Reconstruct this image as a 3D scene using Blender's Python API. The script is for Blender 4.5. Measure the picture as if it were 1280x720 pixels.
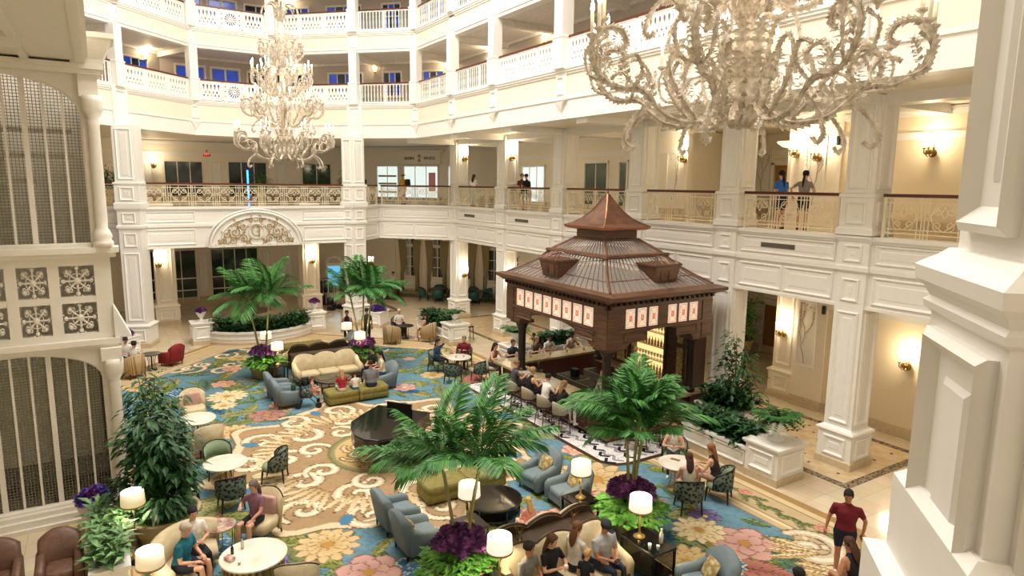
import bpy, bmesh, math, random
import numpy as np
from mathutils import Vector, Matrix
for o in list(bpy.data.objects): bpy.data.objects.remove(o)
SC = bpy.context.scene
COL = SC.collection
R = math.radians
random.seed(7)
# ---------------------------------------------------------------- camera, world, lights, exposure
cd = bpy.data.cameras.new('camera'); cam = bpy.data.objects.new('camera', cd); COL.objects.link(cam)
cd.sensor_width = 36.0; cd.lens = 823.1 / 1280 * 36; cd.clip_start = .05; cd.clip_end = 300
cam.matrix_world = (Matrix.Translation((0, 0, 7.6)) @ Matrix.Rotation(R(58), 4, 'Z') @
                    Matrix.Rotation(R(90 - 8.929), 4, 'X') @ Matrix.Rotation(R(.738), 4, 'Z'))
SC.camera = cam
wd = bpy.data.worlds.new('world'); SC.world = wd; wd.use_nodes = True
wd.node_tree.nodes['Background'].inputs[0].default_value = (.16, .3, .85, 1)
wd.node_tree.nodes['Background'].inputs[1].default_value = 0.06
SC.view_settings.view_transform = 'Standard'; SC.view_settings.look = 'None'
SC.view_settings.exposure = 0.28; SC.view_settings.gamma = 1; SC.view_settings.use_curve_mapping = False
def area_light(name, loc, sx, sy, power, col=(1, .955, .89), rot=(0, 0, 0)):
    l = bpy.data.lights.new(name, 'AREA'); l.shape = 'RECTANGLE'; l.size = sx; l.size_y = sy
    l.energy = power; l.color = col
    o = bpy.data.objects.new(name, l); COL.objects.link(o); o.location = loc; o.rotation_euler = rot
    return o
# ceiling lighting of the atrium roof, five storeys up and above the frame; everything else is lit by the lamps in view
area_light('atrium_roof_light_offscreen', (-17.2, 6.4, 23), 26, 9, 5400, (1, .96, .9))
# ---------------------------------------------------------------- materials
def lin(h):
    h = h.lstrip('#'); c = [int(h[i:i+2], 16) / 255 for i in (0, 2, 4)]
    return tuple(x / 12.92 if x <= .04045 else ((x + .055) / 1.055) ** 2.4 for x in c) + (1,)
MATS = {}
def mat(name, hexc, rough=.5, metal=0, var=.06, scale=6, bump=0, emit=0, hex2=None, coat=0, trans=0, alpha=1, kind='noise', ecol=None):
    if name in MATS: return MATS[name]
    m = bpy.data.materials.new(name); m.use_nodes = True; nt = m.node_tree; b = nt.nodes['Principled BSDF']
    c = lin(hexc); b.inputs['Roughness'].default_value = rough; b.inputs['Metallic'].default_value = metal
    tc = nt.nodes.new('ShaderNodeTexCoord')
    if kind == 'noise':
        t = nt.nodes.new('ShaderNodeTexNoise'); t.inputs['Scale'].default_value = scale; t.inputs['Detail'].default_value = 4
    elif kind == 'grain':
        mp = nt.nodes.new('ShaderNodeMapping'); mp.inputs['Scale'].default_value = (.6, 9, 9); nt.links.new(tc.outputs['Object'], mp.inputs[0])
        t = nt.nodes.new('ShaderNodeTexNoise'); t.inputs['Scale'].default_value = scale; t.inputs['Detail'].default_value = 5
        nt.links.new(mp.outputs[0], t.inputs['Vector'])
    elif kind == 'stripe':
        t = nt.nodes.new('ShaderNodeTexWave'); t.inputs['Scale'].default_value = scale; t.bands_direction = 'Y'
    else:
        t = nt.nodes.new('ShaderNodeTexVoronoi'); t.inputs['Scale'].default_value = scale
    if kind != 'grain': nt.links.new(tc.outputs['Object'], t.inputs['Vector'])
    rp = nt.nodes.new('ShaderNodeValToRGB')
    c2 = lin(hex2) if hex2 else None
    if c2: lo, hi = c, c2
    else: lo = tuple(max(0, x * (1 - var)) for x in c[:3]) + (1,); hi = tuple(min(1, x * (1 + var)) for x in c[:3]) + (1,)
    a, z = (.35, .65) if kind in ('noise', 'grain') else (.3, .6)
    rp.color_ramp.elements[0].position = a; rp.color_ramp.elements[0].color = lo
    rp.color_ramp.elements[1].position = z; rp.color_ramp.elements[1].color = hi
    nt.links.new(t.outputs['Color' if kind in ('stripe',) else (0)], rp.inputs[0]); nt.links.new(rp.outputs[0], b.inputs['Base Color'])
    if bump:
        bp = nt.nodes.new('ShaderNodeBump'); bp.inputs['Strength'].default_value = bump; bp.inputs['Distance'].default_value = .02
        nt.links.new(t.outputs[0], bp.inputs['Height']); nt.links.new(bp.outputs[0], b.inputs['Normal'])
    if emit:
        b.inputs['Emission Color'].default_value = lin(ecol) if ecol else c; b.inputs['Emission Strength'].default_value = emit
    if coat: b.inputs['Coat Weight'].default_value = coat
    if trans: b.inputs['Transmission Weight'].default_value = trans
    b.inputs['Alpha'].default_value = alpha
    MATS[name] = m; return m
WHITE = mat('white_paint', '#f1eee8', .45, var=.015)
UPW = mat('upper_white_paint', '#f1eee8', .45, var=.015)
CREAM = mat('cream_paint', '#f1e7d4', .55, var=.02)
CREAM2 = mat('ivory_wall_paint', '#f2eadb', .55, var=.02)
BEIGE = mat('beige_stone', '#cdbb9c', .35, var=.08, scale=9)
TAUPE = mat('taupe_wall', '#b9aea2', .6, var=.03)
CAGEP = mat('antique_ivory_paint', '#efe9dc', .45, var=.02)
RAILW = mat('rail_mahogany', '#5a2a17', .3, kind='grain', var=.3, scale=3)
IRON = mat('ivory_iron', '#efe3c6', .4, var=.03)
MARBLE = mat('polished_cream_marble', '#e8d9bd', .12, scale=1.4, hex2='#d9c5a2', coat=.3)
TILE = mat('tan_marble_tile', '#dcc6a0', .14, scale=2.5, hex2='#cdb085', coat=.3)
TILEL = mat('pale_marble_tile', '#ead9ba', .14, scale=2, hex2='#dcc6a1', coat=.3)
MOSAIC = mat('dark_mosaic', '#1d1712', .25, scale=14, hex2='#8f7c62', kind='voronoi')
DARKIN = mat('dark_stone_inset', '#2a2018', .2)
BLACK = mat('black_lacquer', '#0d0c0c', .14, coat=.5)
BLACKM = mat('black_metal', '#141414', .4)
GLASS = mat('dark_window_glass', '#1a2428', .08, hex2='#33433f', scale=1.2)
BLUEG = mat('dusk_window_glass', '#1b2f86', .1, hex2='#2b57d0', scale=.8, emit=.35, ecol='#2146b4')
DBLUEG = mat('night_window_glass', '#101c30', .1, hex2='#23405a', scale=.9)
BRASS = mat('antique_brass', '#8a6f3d', .35, .8)
FLAME = mat('candle_bulb', '#fff3dc', .5, emit=14, ecol='#ffe9c4')
CANDLE = mat('candle_sleeve', '#f7eedb', .5)
# ---------------------------------------------------------------- mesh helpers
class MB:
    def __init__(s): s.v = []; s.f = []; s.mi = []; s.M = Matrix.Identity(4)
    def add(s, vs, fs, m=0):
        n = len(s.v); M = s.M
        s.v += [tuple(M @ Vector(p)) for p in vs]
        s.f += [tuple(i + n for i in f) for f in fs]; s.mi += [m] * len(fs); return s
    def box(s, x0, x1, y0, y1, z0, z1, m=0):
        return s.add([(x0,y0,z0),(x1,y0,z0),(x1,y1,z0),(x0,y1,z0),(x0,y0,z1),(x1,y0,z1),(x1,y1,z1),(x0,y1,z1)],
                     [(3,2,1,0),(4,5,6,7),(0,1,5,4),(1,2,6,5),(2,3,7,6),(3,0,4,7)], m)
    def cbox(s, cx, cy, cz, w, d, h, m=0): return s.box(cx-w/2, cx+w/2, cy-d/2, cy+d/2, cz, cz+h, m)
    def prism(s, poly, z0, z1, m=0):
        n = len(poly)
        return s.add([(x,y,z0) for x,y in poly] + [(x,y,z1) for x,y in poly],
                     [tuple(range(n))[::-1], tuple(range(n, 2*n))] + [(i,(i+1)%n,n+(i+1)%n,n+i) for i in range(n)], m)
    def rings(s, rings, m=0, caps=True, closed=False):
        n = len(rings[0]); vs = [p for r in rings for p in r]; fs = []
        k = len(rings)
        for j in range(k if closed else k-1):
            for i in range(n):
                a = j*n+i; b = j*n+(i+1)%n; j2 = (j+1) % k
                fs.append((a, b, j2*n+(i+1)%n, j2*n+i))
        if caps and not closed: fs += [tuple(range(n))[::-1], tuple(range((k-1)*n, k*n))]
        return s.add(vs, fs, m)
    def lathe(s, prof, n=16, c=(0,0,0), m=0, sx=1, sy=1, sq=False):
        rr = []
        for r, z in prof:
            if sq: a = [(-1,-1),(1,-1),(1,1),(-1,1)]; rr.append([(c[0]+r*p*sx, c[1]+r*q*sy, c[2]+z) for p, q in a])
            else: rr.append([(c[0]+r*sx*math.cos(2*math.pi*i/n), c[1]+r*sy*math.sin(2*math.pi*i/n), c[2]+z) for i in range(n)])
        return s.rings(rr, m)
    def tube(s, pts, r, n=6, m=0, closed=False):
        pts = [Vector(p) for p in pts]; k = len(pts); rr = []
        up = None
        for i, p in enumerate(pts):
            if closed: t = pts[(i+1)%k] - pts[i-1]
            else: t = pts[min(i+1,k-1)] - pts[max(i-1,0)]
            t = t.normalized() if t.length > 1e-9 else Vector((0,0,1))
            if up is None: up = Vector((0,0,1)) if abs(t.z) < .9 else Vector((1,0,0))
            a = t.cross(up)
            if a.length < 1e-5: a = t.orthogonal()
            a.normalize(); b = a.cross(t).normalized(); up = b
            q = r[i] if isinstance(r, (list, tuple)) else r
            rr.append([tuple(p + a*q*math.cos(2*math.pi*j/n) + b*q*math.sin(2*math.pi*j/n)) for j in range(n)])
        return s.rings(rr, m, closed=closed)
    def ell(s, c, rx, ry, rz, n=12, k=8, m=0):
        prof = [(max(.02, math.sin(math.pi*i/k)), -math.cos(math.pi*i/k)) for i in range(k+1)]
        rr = [[(c[0]+rx*r*math.cos(2*math.pi*j/n), c[1]+ry*r*math.sin(2*math.pi*j/n), c[2]+rz*z) for j in range(n)] for r, z in prof]
        return s.rings(rr, m)
    def cushion(s, cx, cy, cz, w, d, h, m=0, n=10, k=6, e=.32):
        # super-ellipsoid, soft box
        def sp(a, p): return math.copysign(abs(a)**p, a)
        rr = []
        for i in range(k+1):
            ph = -math.pi/2 + math.pi*i/k; cr = max(.03, sp(math.cos(ph), e)); z = sp(math.sin(ph), e)
            rr.append([(cx+w/2*cr*sp(math.cos(2*math.pi*j/n+.01), e), cy+d/2*cr*sp(math.sin(2*math.pi*j/n+.01), e), cz+h/2+h/2*z) for j in range(n)])
        return s.rings(rr, m)
    def mesh(s, name, mats, smooth=False):
        me = bpy.data.meshes.new(name); me.from_pydata(s.v, [], s.f)
        if not isinstance(mats, (list, tuple)): mats = [mats]
        for m in mats: me.materials.append(m)
        if len(mats) > 1: me.polygons.foreach_set('material_index', s.mi)
        if smooth: me.polygons.foreach_set('use_smooth', [True]*len(me.polygons))
        me.update(); return me
    def obj(s, name, mats, parent=None, smooth=False, loc=(0,0,0), rz=0, bevel=0):
        o = place(name, s.mesh(name, mats, smooth), parent, loc, rz)
        if bevel:
            b = o.modifiers.new('b', 'BEVEL'); b.width = bevel; b.segments = 2; b.limit_method = 'ANGLE'
        return o
def place(name, me, parent=None, loc=(0,0,0), rz=0, rot=None, scale=None):
    o = bpy.data.objects.new(name, me); COL.objects.link(o); o.location = loc
    o.rotation_euler = rot if rot else (0,0,rz)
    if scale: o.scale = scale if isinstance(scale, (tuple, list)) else (scale,)*3
    if parent: o.parent = parent
    return o
def tag(o, label=None, cat=None, group=None, kind=None):
    if label: o['label'] = label
    if cat: o['category'] = cat
    if group: o['group'] = group
    if kind: o['kind'] = kind
    return o
def thing(name, label, cat, loc=(0,0,0), rz=0, group=None):
    o = place(name, None, None, loc, rz); o.empty_display_size = .2
    return tag(o, label, cat, group)
def dup(root, loc=None, rz=None, label=None, group=None, scale=None):
    r = root.copy(); COL.objects.link(r)
    if loc is not None: r.location = loc
    if rz is not None: r.rotation_euler = (0,0,rz)
    if label: r['label'] = label
    if group: r['group'] = group
    if scale: r.scale = (scale,)*3
    for ch in list(root.children):
        c = ch.copy(); COL.objects.link(c); c.parent = r
        for g in list(ch.children):
            d = g.copy(); COL.objects.link(d); d.parent = c
    return r
def struct(o): o['kind'] = 'structure'; return o
def run(p, q):
    d = Vector((q[0]-p[0], q[1]-p[1])); return d.length, math.atan2(d.y, d.x)
_pc = {}
def panel(w, h, parent, loc, rz, m=WHITE, t=.05, f=None, name='panel'):
    """raised moulded panel: local x = width (centred), z up from 0, faces -y"""
    f = f or min(.09, min(w, h)*.22); key = (round(w,2), round(h,2), m.name, t, f)
    if key not in _pc:
        b = MB(); w2 = w/2
        def ring(i, y): return [(-w2+i, y, i), (w2-i, y, i), (w2-i, y, h-i), (-w2+i, y, h-i)]
        b.rings([ring(0, .01), ring(0, -t*.6), ring(f*.35, -t), ring(f*.7, -t*.5), ring(f, -t*.06), ring(f*1.9, -t*.06), ring(f*2.2, -t*.3)])
        _pc[key] = b.mesh(name, m)
    return place(name, _pc[key], parent, loc, rz)
def cut_mesh(name, outer, holes, depth, m):
    cu = bpy.data.curves.new(name, 'CURVE'); cu.dimensions = '2D'; cu.fill_mode = 'BOTH'; cu.extrude = depth/2
    for pl in [outer] + holes:
        sp = cu.splines.new('POLY'); sp.points.add(len(pl)-1); sp.use_cyclic_u = True
        for i, (x, y) in enumerate(pl): sp.points[i].co = (x, y, 0, 1)
    o = bpy.data.objects.new(name, cu); COL.objects.link(o)
    bpy.context.view_layer.update()
    me = bpy.data.meshes.new_from_object(o.evaluated_get(bpy.context.evaluated_depsgraph_get()))
    bpy.data.objects.remove(o); bpy.data.curves.remove(cu)
    me.transform(Matrix.Rotation(R(90), 4, 'X')); me.name = name
    me.materials.clear(); me.materials.append(m); return me
# ================================================================ STRUCTURE
YC = 6.35
# ---- floor slabs
def tile_mat():
    m = bpy.data.materials.new('marble_floor'); m.use_nodes = True; nt = m.node_tree; b = nt.nodes['Principled BSDF']
    tc = nt.nodes.new('ShaderNodeTexCoord'); br = nt.nodes.new('ShaderNodeTexBrick')
    br.offset = 0; br.inputs['Scale'].default_value = 1; br.inputs['Brick Width'].default_value = .6; br.inputs['Row Height'].default_value = .6
    br.inputs['Mortar Size'].default_value = .006
    br.inputs['Color1'].default_value = lin('#ecdcc0'); br.inputs['Color2'].default_value = lin('#e2cfae'); br.inputs['Mortar'].default_value = lin('#c5ae8a')
    nz = nt.nodes.new('ShaderNodeTexNoise'); nz.inputs['Scale'].default_value = 2.2; nz.inputs['Detail'].default_value = 5
    mx = nt.nodes.new('ShaderNodeMixRGB'); mx.blend_type = 'MULTIPLY'; mx.inputs[0].default_value = .25
    nt.links.new(tc.outputs['Object'], br.inputs['Vector']); nt.links.new(tc.outputs['Object'], nz.inputs['Vector'])
    nt.links.new(br.outputs['Color'], mx.inputs[1]); nt.links.new(nz.outputs['Color'], mx.inputs[2]); nt.links.new(mx.outputs[0], b.inputs['Base Color'])
    b.inputs['Roughness'].default_value = .13; return m
FLOORM = tile_mat()
floor = struct(MB().box(-50, 4, -12, 30, -.3, 0).obj('floor', FLOORM))
# bordered rectangles of diagonal tiles with dark insets (right arcade near, and a farther one)
def bordered(x0, x1, y0, y1, tiles=True, s=.62):
    w = .24; b = MB()
    b.box(x0, x1, y0, y0+w, 0, .008).box(x0, x1, y1-w, y1, 0, .008).box(x0, x0+w, y0+w, y1-w, 0, .008).box(x1-w, x1, y0+w, y1-w, 0, .008)
    b.obj('mosaic_border', MOSAIC, floor)
    if not tiles:
        MB().box(x0+w, x1-w, y0+w, y1-w, 0, .005).obj('marble_inlay', TILE, floor); return
    X0, X1, Y0, Y1 = x0+w, x1-w, y0+w, y1-w
    MB().box(X0, X1, Y0, Y1, 0, .002).obj('grout_bed', BEIGE, floor)
    d = s/math.sqrt(2); n = 0
    def clip(poly):
        for ax, lim, sg in ((0, X0, 1), (0, X1, -1), (1, Y0, 1), (1, Y1, -1)):
            out = []
            for i in range(len(poly)):
                a, c = poly[i-1], poly[i]; ia = (a[ax]-lim)*sg >= 0; ic = (c[ax]-lim)*sg >= 0
                if ia != ic:
                    t = (lim-a[ax])/(c[ax]-a[ax]); out.append((a[0]+t*(c[0]-a[0]), a[1]+t*(c[1]-a[1])))
                if ic: out.append(c)
            poly = out
            if len(poly) < 3: return None
        return poly
    full = {}
    for i in range(-2, int((X1-X0)/d)+3):
        for j in range(-2, int((Y1-Y0)/d)+3):
            if (i+j) % 2: continue
            cx, cy = X0+i*d, Y0+j*d; g = d-.008
            pl = clip([(cx-g, cy), (cx, cy-g), (cx+g, cy), (cx, cy+g)])
            if pl and n < 300:
                n += 1; lp = [(px-cx, py-cy) for px, py in pl]
                if len(pl) == 4 and abs(lp[0][0]) + abs(lp[2][0]) > 1.9*g:
                    if 'm' not in full: full['m'] = MB().prism(lp, 0, .006).mesh('marble_tile', TILE)
                    place('marble_tile', full['m'], floor, (cx, cy, 0))
                else: MB().prism(lp, 0, .006).obj('marble_tile', TILE, floor, loc=(cx, cy, 0))
            q = .055
            if X0+q < cx+d < X1-q and Y0+q < cy < Y1-q:
                if 'i' not in full: full['i'] = MB().prism([(-q,0),(0,-q),(q,0),(0,q)], 0, .009).mesh('dark_inset', DARKIN)
                place('dark_inset', full['i'], floor, (cx+d, cy, 0))
bordered(-13.3, -8.87, 15.75, 19.75)
bordered(-18.6, -13.8, 15.75+1.5, 19.75, False)
bordered(-33.0, -24.0, 15.9, 19.9, False)
bordered(-41.0, -36.6, 12.6, 15.0, False)
# ---- columns
COLUMN_N = [0]
def column(x, y, rz, label, w=.74, base=True, upper=True, group=None, faces=(0, 1), z2=9.95, mt=WHITE):
    t = thing('column', label, 'column', (x, y, 0), rz, group)
    def pan(parent, wd, z0, h, off):
        for f in faces:
            a = f*math.pi/2
            panel(wd, h, parent, (math.sin(a)*off, -math.cos(a)*off, z0), a, mt)
    if base:
        MB().lathe([(w/2+.13,0),(w/2+.13,.2),(w/2+.1,.24)], sq=True).obj('plinth', BEIGE, t)
        p = MB().lathe([(w/2+.09,.2),(w/2+.09,.93),(w/2+.12,.95),(w/2+.15,1.0),(w/2+.13,1.04),(w/2+.05,1.07),(w/2,1.12)], sq=True).obj('pedestal', mt, t)
        pan(p, w*.8, .3, .55, w/2+.09)
        s = MB().lathe([(w/2,1.07),(w/2,5.46)], sq=True).obj('shaft', mt, t); pan(s, w*.74, 1.25, 3.1, w/2)
        for f in faces:
            a = f*math.pi/2; panel(w*.6, .62, s, (math.sin(a)*w/2, -math.cos(a)*w/2, 4.62), a, mt)
    bk = MB().lathe([(w/2+.02,5.4),(w/2+.07,5.46),(w/2+.07,5.56),(w/2+.02,5.6),(w/2+.02,6.2),(w/2+.06,6.26),(w/2+.1,6.33),(w/2+.1,6.4)], sq=True).obj('belt_block', mt, t)
    pan(bk, w*.62, 5.68, .46, w/2+.02)
    if upper:
        p = MB().lathe([(w/2+.1,6.38),(w/2+.1,6.56),(w/2+.05,6.6),(w/2+.05,7.36),(w/2+.09,7.4),(w/2+.09,7.47),(w/2,7.5)], sq=True).obj('upper_pedestal', mt, t)
        pan(p, w*.66, 6.68, .6, w/2+.05)
        s = MB().lathe([(w/2,7.45),(w/2,z2)], sq=True).obj('upper_shaft', mt, t); pan(s, w*.72, 7.6, z2-7.75, w/2)
    return t
column(-34.3, 1.25, R(68), 'white panelled column beside the pedestal of purple flowers at the entrance', w=.9, faces=(0, 3))
column(-34.35, 11.5, R(112), 'white panelled column behind the far palm, at the entrance wall end', w=.82, faces=(0, 3))
CX = [-33.4, -28.2, -23.4, -18.5, -14.2, -9.96]
CL = ['white panelled column at the corner of the arched-window room', 'white panelled column behind the urn of fern beyond the bar',
      'white panelled column behind the bar guests, beside the white goblet urn', 'white panelled column rising behind the bar roof spire',
      'white panelled column behind the end post of the bar back cabinet', 'white panelled column standing in the dark-bordered tile floor']
for x, l in zip(CX, CL): column(x, 16.9+.37, 0, l, w=.76 if x < -10 else .8)
# ---- header walls below the second-floor gallery (z 4.45 .. 6.38)
def header(name, p, q, bays, vent=None, z0=4.45, extra=None, lower=True):
    L, a = run(p, q)
    w = MB(); w.box(0, L, 0, .45, z0, 6.3).box(0, L, -.07, .02, 5.44, 5.56).box(0, L, -.04, .02, 5.56, 5.6).box(0, L, -.05, .02, 6.2, 6.27).box(0, L, -.1, .45, 6.27, 6.38).box(0, L, -.03, .02, z0, z0+.08)
    o = struct(w.obj(name, WHITE, None, loc=(p[0], p[1], 0), rz=a))
    for (s0, s1, k) in bays:
        panel(s1-s0, .5, o, ((s0+s1)/2, 0, 5.66), 0, f=.07)
        if lower:
            ww = (s1-s0-.08*(k-1))/k
            for i in range(k): panel(ww, .74, o, (s0+ww/2+i*(ww+.08), 0, 4.6), 0)
    for s0 in (vent or []):
        v = MB().box(0, 1.15, -.03, .01, 5.84, 5.98).obj('air_vent', mat('vent_grey', '#5f584e', .6), o, loc=(s0, 0, 0))
    return o
header('wall_left_chamfer', (-37.6, -2.1), (-34.4, 1.1), [(.2, 1.9, 1), (2.1, 3.9, 1)])
AG = header('wall_entrance', (-34.4, 1.1), (-34.4, 11.6), [(.6, 2.7, 1), (7.7, 9.9, 1)])
header('wall_notch', (-34.4, 11.6), (-36.5, 13.7), [(.9, 2.7, 1)])
header('wall_chamfer', (-36.5, 13.7), (-33.2, 16.95), [(.2, 4.2, 2)])
for i in range(5):
    x0, x1 = CX[i], CX[i+1]
    header('wall_right_%d' % (i+1), (x0, 16.95), (x1, 16.95), [(.55, x1-x0-.55, 2)], vent=[1.3] if i in (0, 1, 4) else None)
header('wall_right_6', (CX[5], 16.95), (-4.6, 16.95), [(.55, 4.9, 1)], vent=[2.2])
# ---- pediment over the entrance
pd = thing('pediment', 'white arched pediment with gilded scrollwork and round monogram over the entrance', 'pediment', (-34.32, 6.5, 4.5), R(90))
hw, hh = 2.05, 1.58
def arc(s, n=24, hw=hw, hh=hh): return [(s*hw*math.cos(math.pi*i/n), 0, s*hh*math.sin(math.pi*i/n)) for i in range(n+1)]
b = MB(); b.add([(x, -.06, z) for x, _, z in arc(1)], [tuple(range(25))]); b.obj('tympanum', WHITE, pd)
fr = MB()
for s, r, y in ((1.02, .07, -.1), (.86, .035, -.08), (1.1, .045, -.06)):
    fr.tube([(x, y, z) for x, _, z in arc(s)], r, 6)
fr.box(-2.2, 2.2, -.12, -.02, -.07, .05); fr.obj('arch_moulding', WHITE, pd)
GILT = mat('gilt_scroll', '#b9a172', .4, .35)
def spiral(c, r0, turns, a0, sgn, y=-.1, n=22, k=.12):
    return [(c[0]+r0*(1-(1-k)*i/n)*math.cos(a0+sgn*2*math.pi*turns*i/n), y, c[1]+r0*(1-(1-k)*i/n)*math.sin(a0+sgn*2*math.pi*turns*i/n)) for i in range(n+1)]
for s in (-1, 1):
    sc = MB()
    for cx, cz, r, t0 in ((.62, .32, .24, 0), (.98, .66, .22, 2), (1.1, .24, .2, 1), (.6, .92, .18, 3), (1.5, .2, .16, 0), (.95, 1.05, .13, 1), (.42, .16, .11, 2), (1.38, .55, .17, 2), (1.72, .1, .09, 1), (.25, 1.22, .13, 0)):
        sc.tube([(s*x, y, z) for x, y, z in spiral((cx, cz), r, 1.5, t0, 1)], .022, 5)
        for k in range(4):
            an = t0+k*1.5; px, pz = cx+r*1.1*math.cos(an), cz+r*1.1*math.sin(an)
            sc.tube([(s*px, -.1, pz), (s*(px+.09*math.cos(an+.7)), -.11, pz+.09*math.sin(an+.7)), (s*(px+.15*math.cos(an+1.3)), -.1, pz+.15*math.sin(an+1.3))], [.012, .03, .006], 4)
    sc.obj('scrollwork', GILT, pd)
MB().tube([(.36*math.cos(i*.2618), -.1, .68+.36*math.sin(i*.2618)) for i in range(24)], .03, 5, closed=True).obj('monogram_ring', WHITE, pd)
mg = MB()
mg.tube([(-.02+.19*math.cos(.6+i*.27), -.11, .7+.24*math.sin(.6+i*.27)) for i in range(20)], .022, 5)
mg.tube([(.0, -.11, .68), (.12, -.11, .68), (.14, -.11, .4), (.06, -.11, .38)], .022, 5)
mg.tube([(.1, -.11, .96), (.14, -.11, .8), (.12, -.11, .45)], .022, 5).tube([(.06, -.11, .94), (.25, -.11, .92)], .02, 5).tube([(.08, -.11, .76), (.22, -.11, .76)], .018, 5)
mg.obj('monogram', GILT, pd)
# ---- second-floor slab, ceilings and back walls
def slab(name, poly, z0, z1, m): return struct(MB().prism(poly, z0, z1).obj(name, m))
EDGE = [(-37.6, -2.1), (-34.4, 1.1), (-34.4, 11.6), (-36.5, 13.7), (-33.2, 16.95), (-4, 16.95)]
slab('floor_upper', [(-50, -2.2)] + [(-37.8, -1.9), (-34.7, 1.2), (-34.7, 11.5), (-36.8, 13.7), (-33.4, 17.2), (-4, 17.2)] + [(-4, 28), (-50, 28)], 5.6, 6.34, MATS['polished_cream_marble'])
def cofferceil(name, poly, z): return slab(name, poly, z, z+.12, CREAM2)
cofferceil('ceiling_ground', [(-50, -2.2), (-37.6, -2.1), (-34.8, 1.1), (-34.8, 11.6), (-36.9, 13.7), (-33.4, 17.4), (-4, 17.4), (-4, 28), (-50, 28)], 5.05)
# soffit of the third floor: ring from 3F edge to back
E3 = [(-31.2, -2.2), (-37.8, 4.4), (-37.8, 8.3), (-32.0, 14.1), (-4, 14.1)]
slab('ceiling_upper', [(-50, -6)] + [(-31.5, -2.2), (-38.1, 4.4), (-38.1, 8.3), (-32.2, 14.35), (-4, 14.35)] + [(-4, 28), (-50, 28)], 9.98, 10.1, CREAM2)
# ceiling beams of the second-floor gallery
bm = MB()
for x in CX: bm.box(x-.3, x+.3, 14.3, 20.6, 9.72, 9.99)
bm.box(-34, -4, 17.0, 17.6, 9.72, 9.99)
bm.obj('trim_1', WHITE); struct(bpy.data.objects['trim_1'])
def wall(name, p, q, z0, z1, m, th=.25):
    L, a = run(p, q)
    return struct(MB().box(0, L, 0, th, z0, z1).obj(name, m, loc=(p[0], p[1], 0), rz=a)), L, a
def crown(o, L, z, m=WHITE, out=.14, h=.22): MB().box(0, L, -out, 0, z-h*.4, z).box(0, L, -out*.6, 0, z-h*.7, z-h*.4).box(0, L, -out*.3, 0, z-h, z-h*.7).obj('crown_moulding', m, o)
def band(o, L, z, m=WHITE, h=.16): MB().box(0, L, -.06, 0, z, z+h).box(0, L, -.09, 0, z+h, z+h+.05).obj('picture_rail', m, o)
def base(o, L, z=0): MB().box(0, L, -.05, 0, z, z+.34).box(0, L, -.07, 0, z, z+.06).obj('baseboard', BEIGE, o)
def dado(o, L, z, n, x0=0, h=.7): 
    for i in range(n):
        w = (L-x0)/n; panel(w-.2, h, o, (x0+w*(i+.5), 0, z), 0)
DOORF = mat('door_frame_ivory', '#efe6d3', .4)
def glazed(o, x0, x1, z0, z1, cols, rows=1, g=GLASS, fm=DOORF, name='window', f=.09, mull=.05):
    """framed glazed door / window, child of a wall: frame + panes as pieces"""
    b = MB(); b.box(x0-f, x0, -.07, .02, z0, z1+f).box(x1, x1+f, -.07, .02, z0, z1+f).box(x0-f, x1+f, -.08, .02, z1, z1+f)
    if z0 > .4: b.box(x0-f, x1+f, -.1, .02, z0-f, z0)
    for i in range(1, cols): xm = x0+(x1-x0)*i/cols; b.box(xm-mull/2, xm+mull/2, -.055, .02, z0, z1)
    for j in range(1, rows): zm = z0+(z1-z0)*j/rows; b.box(x0, x1, -.05, .02, zm-mull/2, zm+mull/2)
    w = b.obj(name, fm, o)
    for i in range(cols):
        for j in range(rows):
            a, c = x0+(x1-x0)*i/cols, x0+(x1-x0)*(i+1)/cols; d, e = z0+(z1-z0)*j/rows, z0+(z1-z0)*(j+1)/rows
            gm = g if not isinstance(g, (list, tuple)) else g[(i+j) % len(g)]
            MB().box(a+mull/2, c-mull/2, -.02, .0, d+mull/2, e-mull/2).obj('pane', gm, w)
    return w
# entrance back wall (1F)
GREENG = mat('garden_window_glass', '#182018', .08, hex2='#2c5a2c', scale=2.2)
o, L, a = wall('wall_entrance_back', (-45.4, -6), (-45.4, 15.2), 0, 5.1, CREAM2)
base(o, L); band(o, L, 4.0); crown(o, L, 5.05)
glazed(o, 8.4, 10.9, .05, 3.3, 3, 1, GLASS, name='glass_door'); glazed(o, 11.8, 14.6, .05, 3.3, 4, 1, [GLASS, GREENG], name='glass_door')
for z in (.75, 1.5):
    MB().box(8.4, 10.9, -.06, .0, z, z+.07).box(11.8, 14.6, -.06, 0, z, z+.07).obj('door_rail', DOORF, o)
MB().box(8.2, 11.1, -.25, 0, 3.42, 3.75).box(11.6, 14.8, -.25, 0, 3.42, 3.75).obj('door_header', DOORF, o)
MB().cbox(9.6, -.3, 3.6, .16, .1, .1).cbox(13.2, -.3, 3.6, .16, .1, .1).obj('door_sensor', BLACKM, o)
for x in (7.6, 11.35, 15.2, 16.6): panel(.55, 2.6, o, (x, 0, .5), 0)
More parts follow.
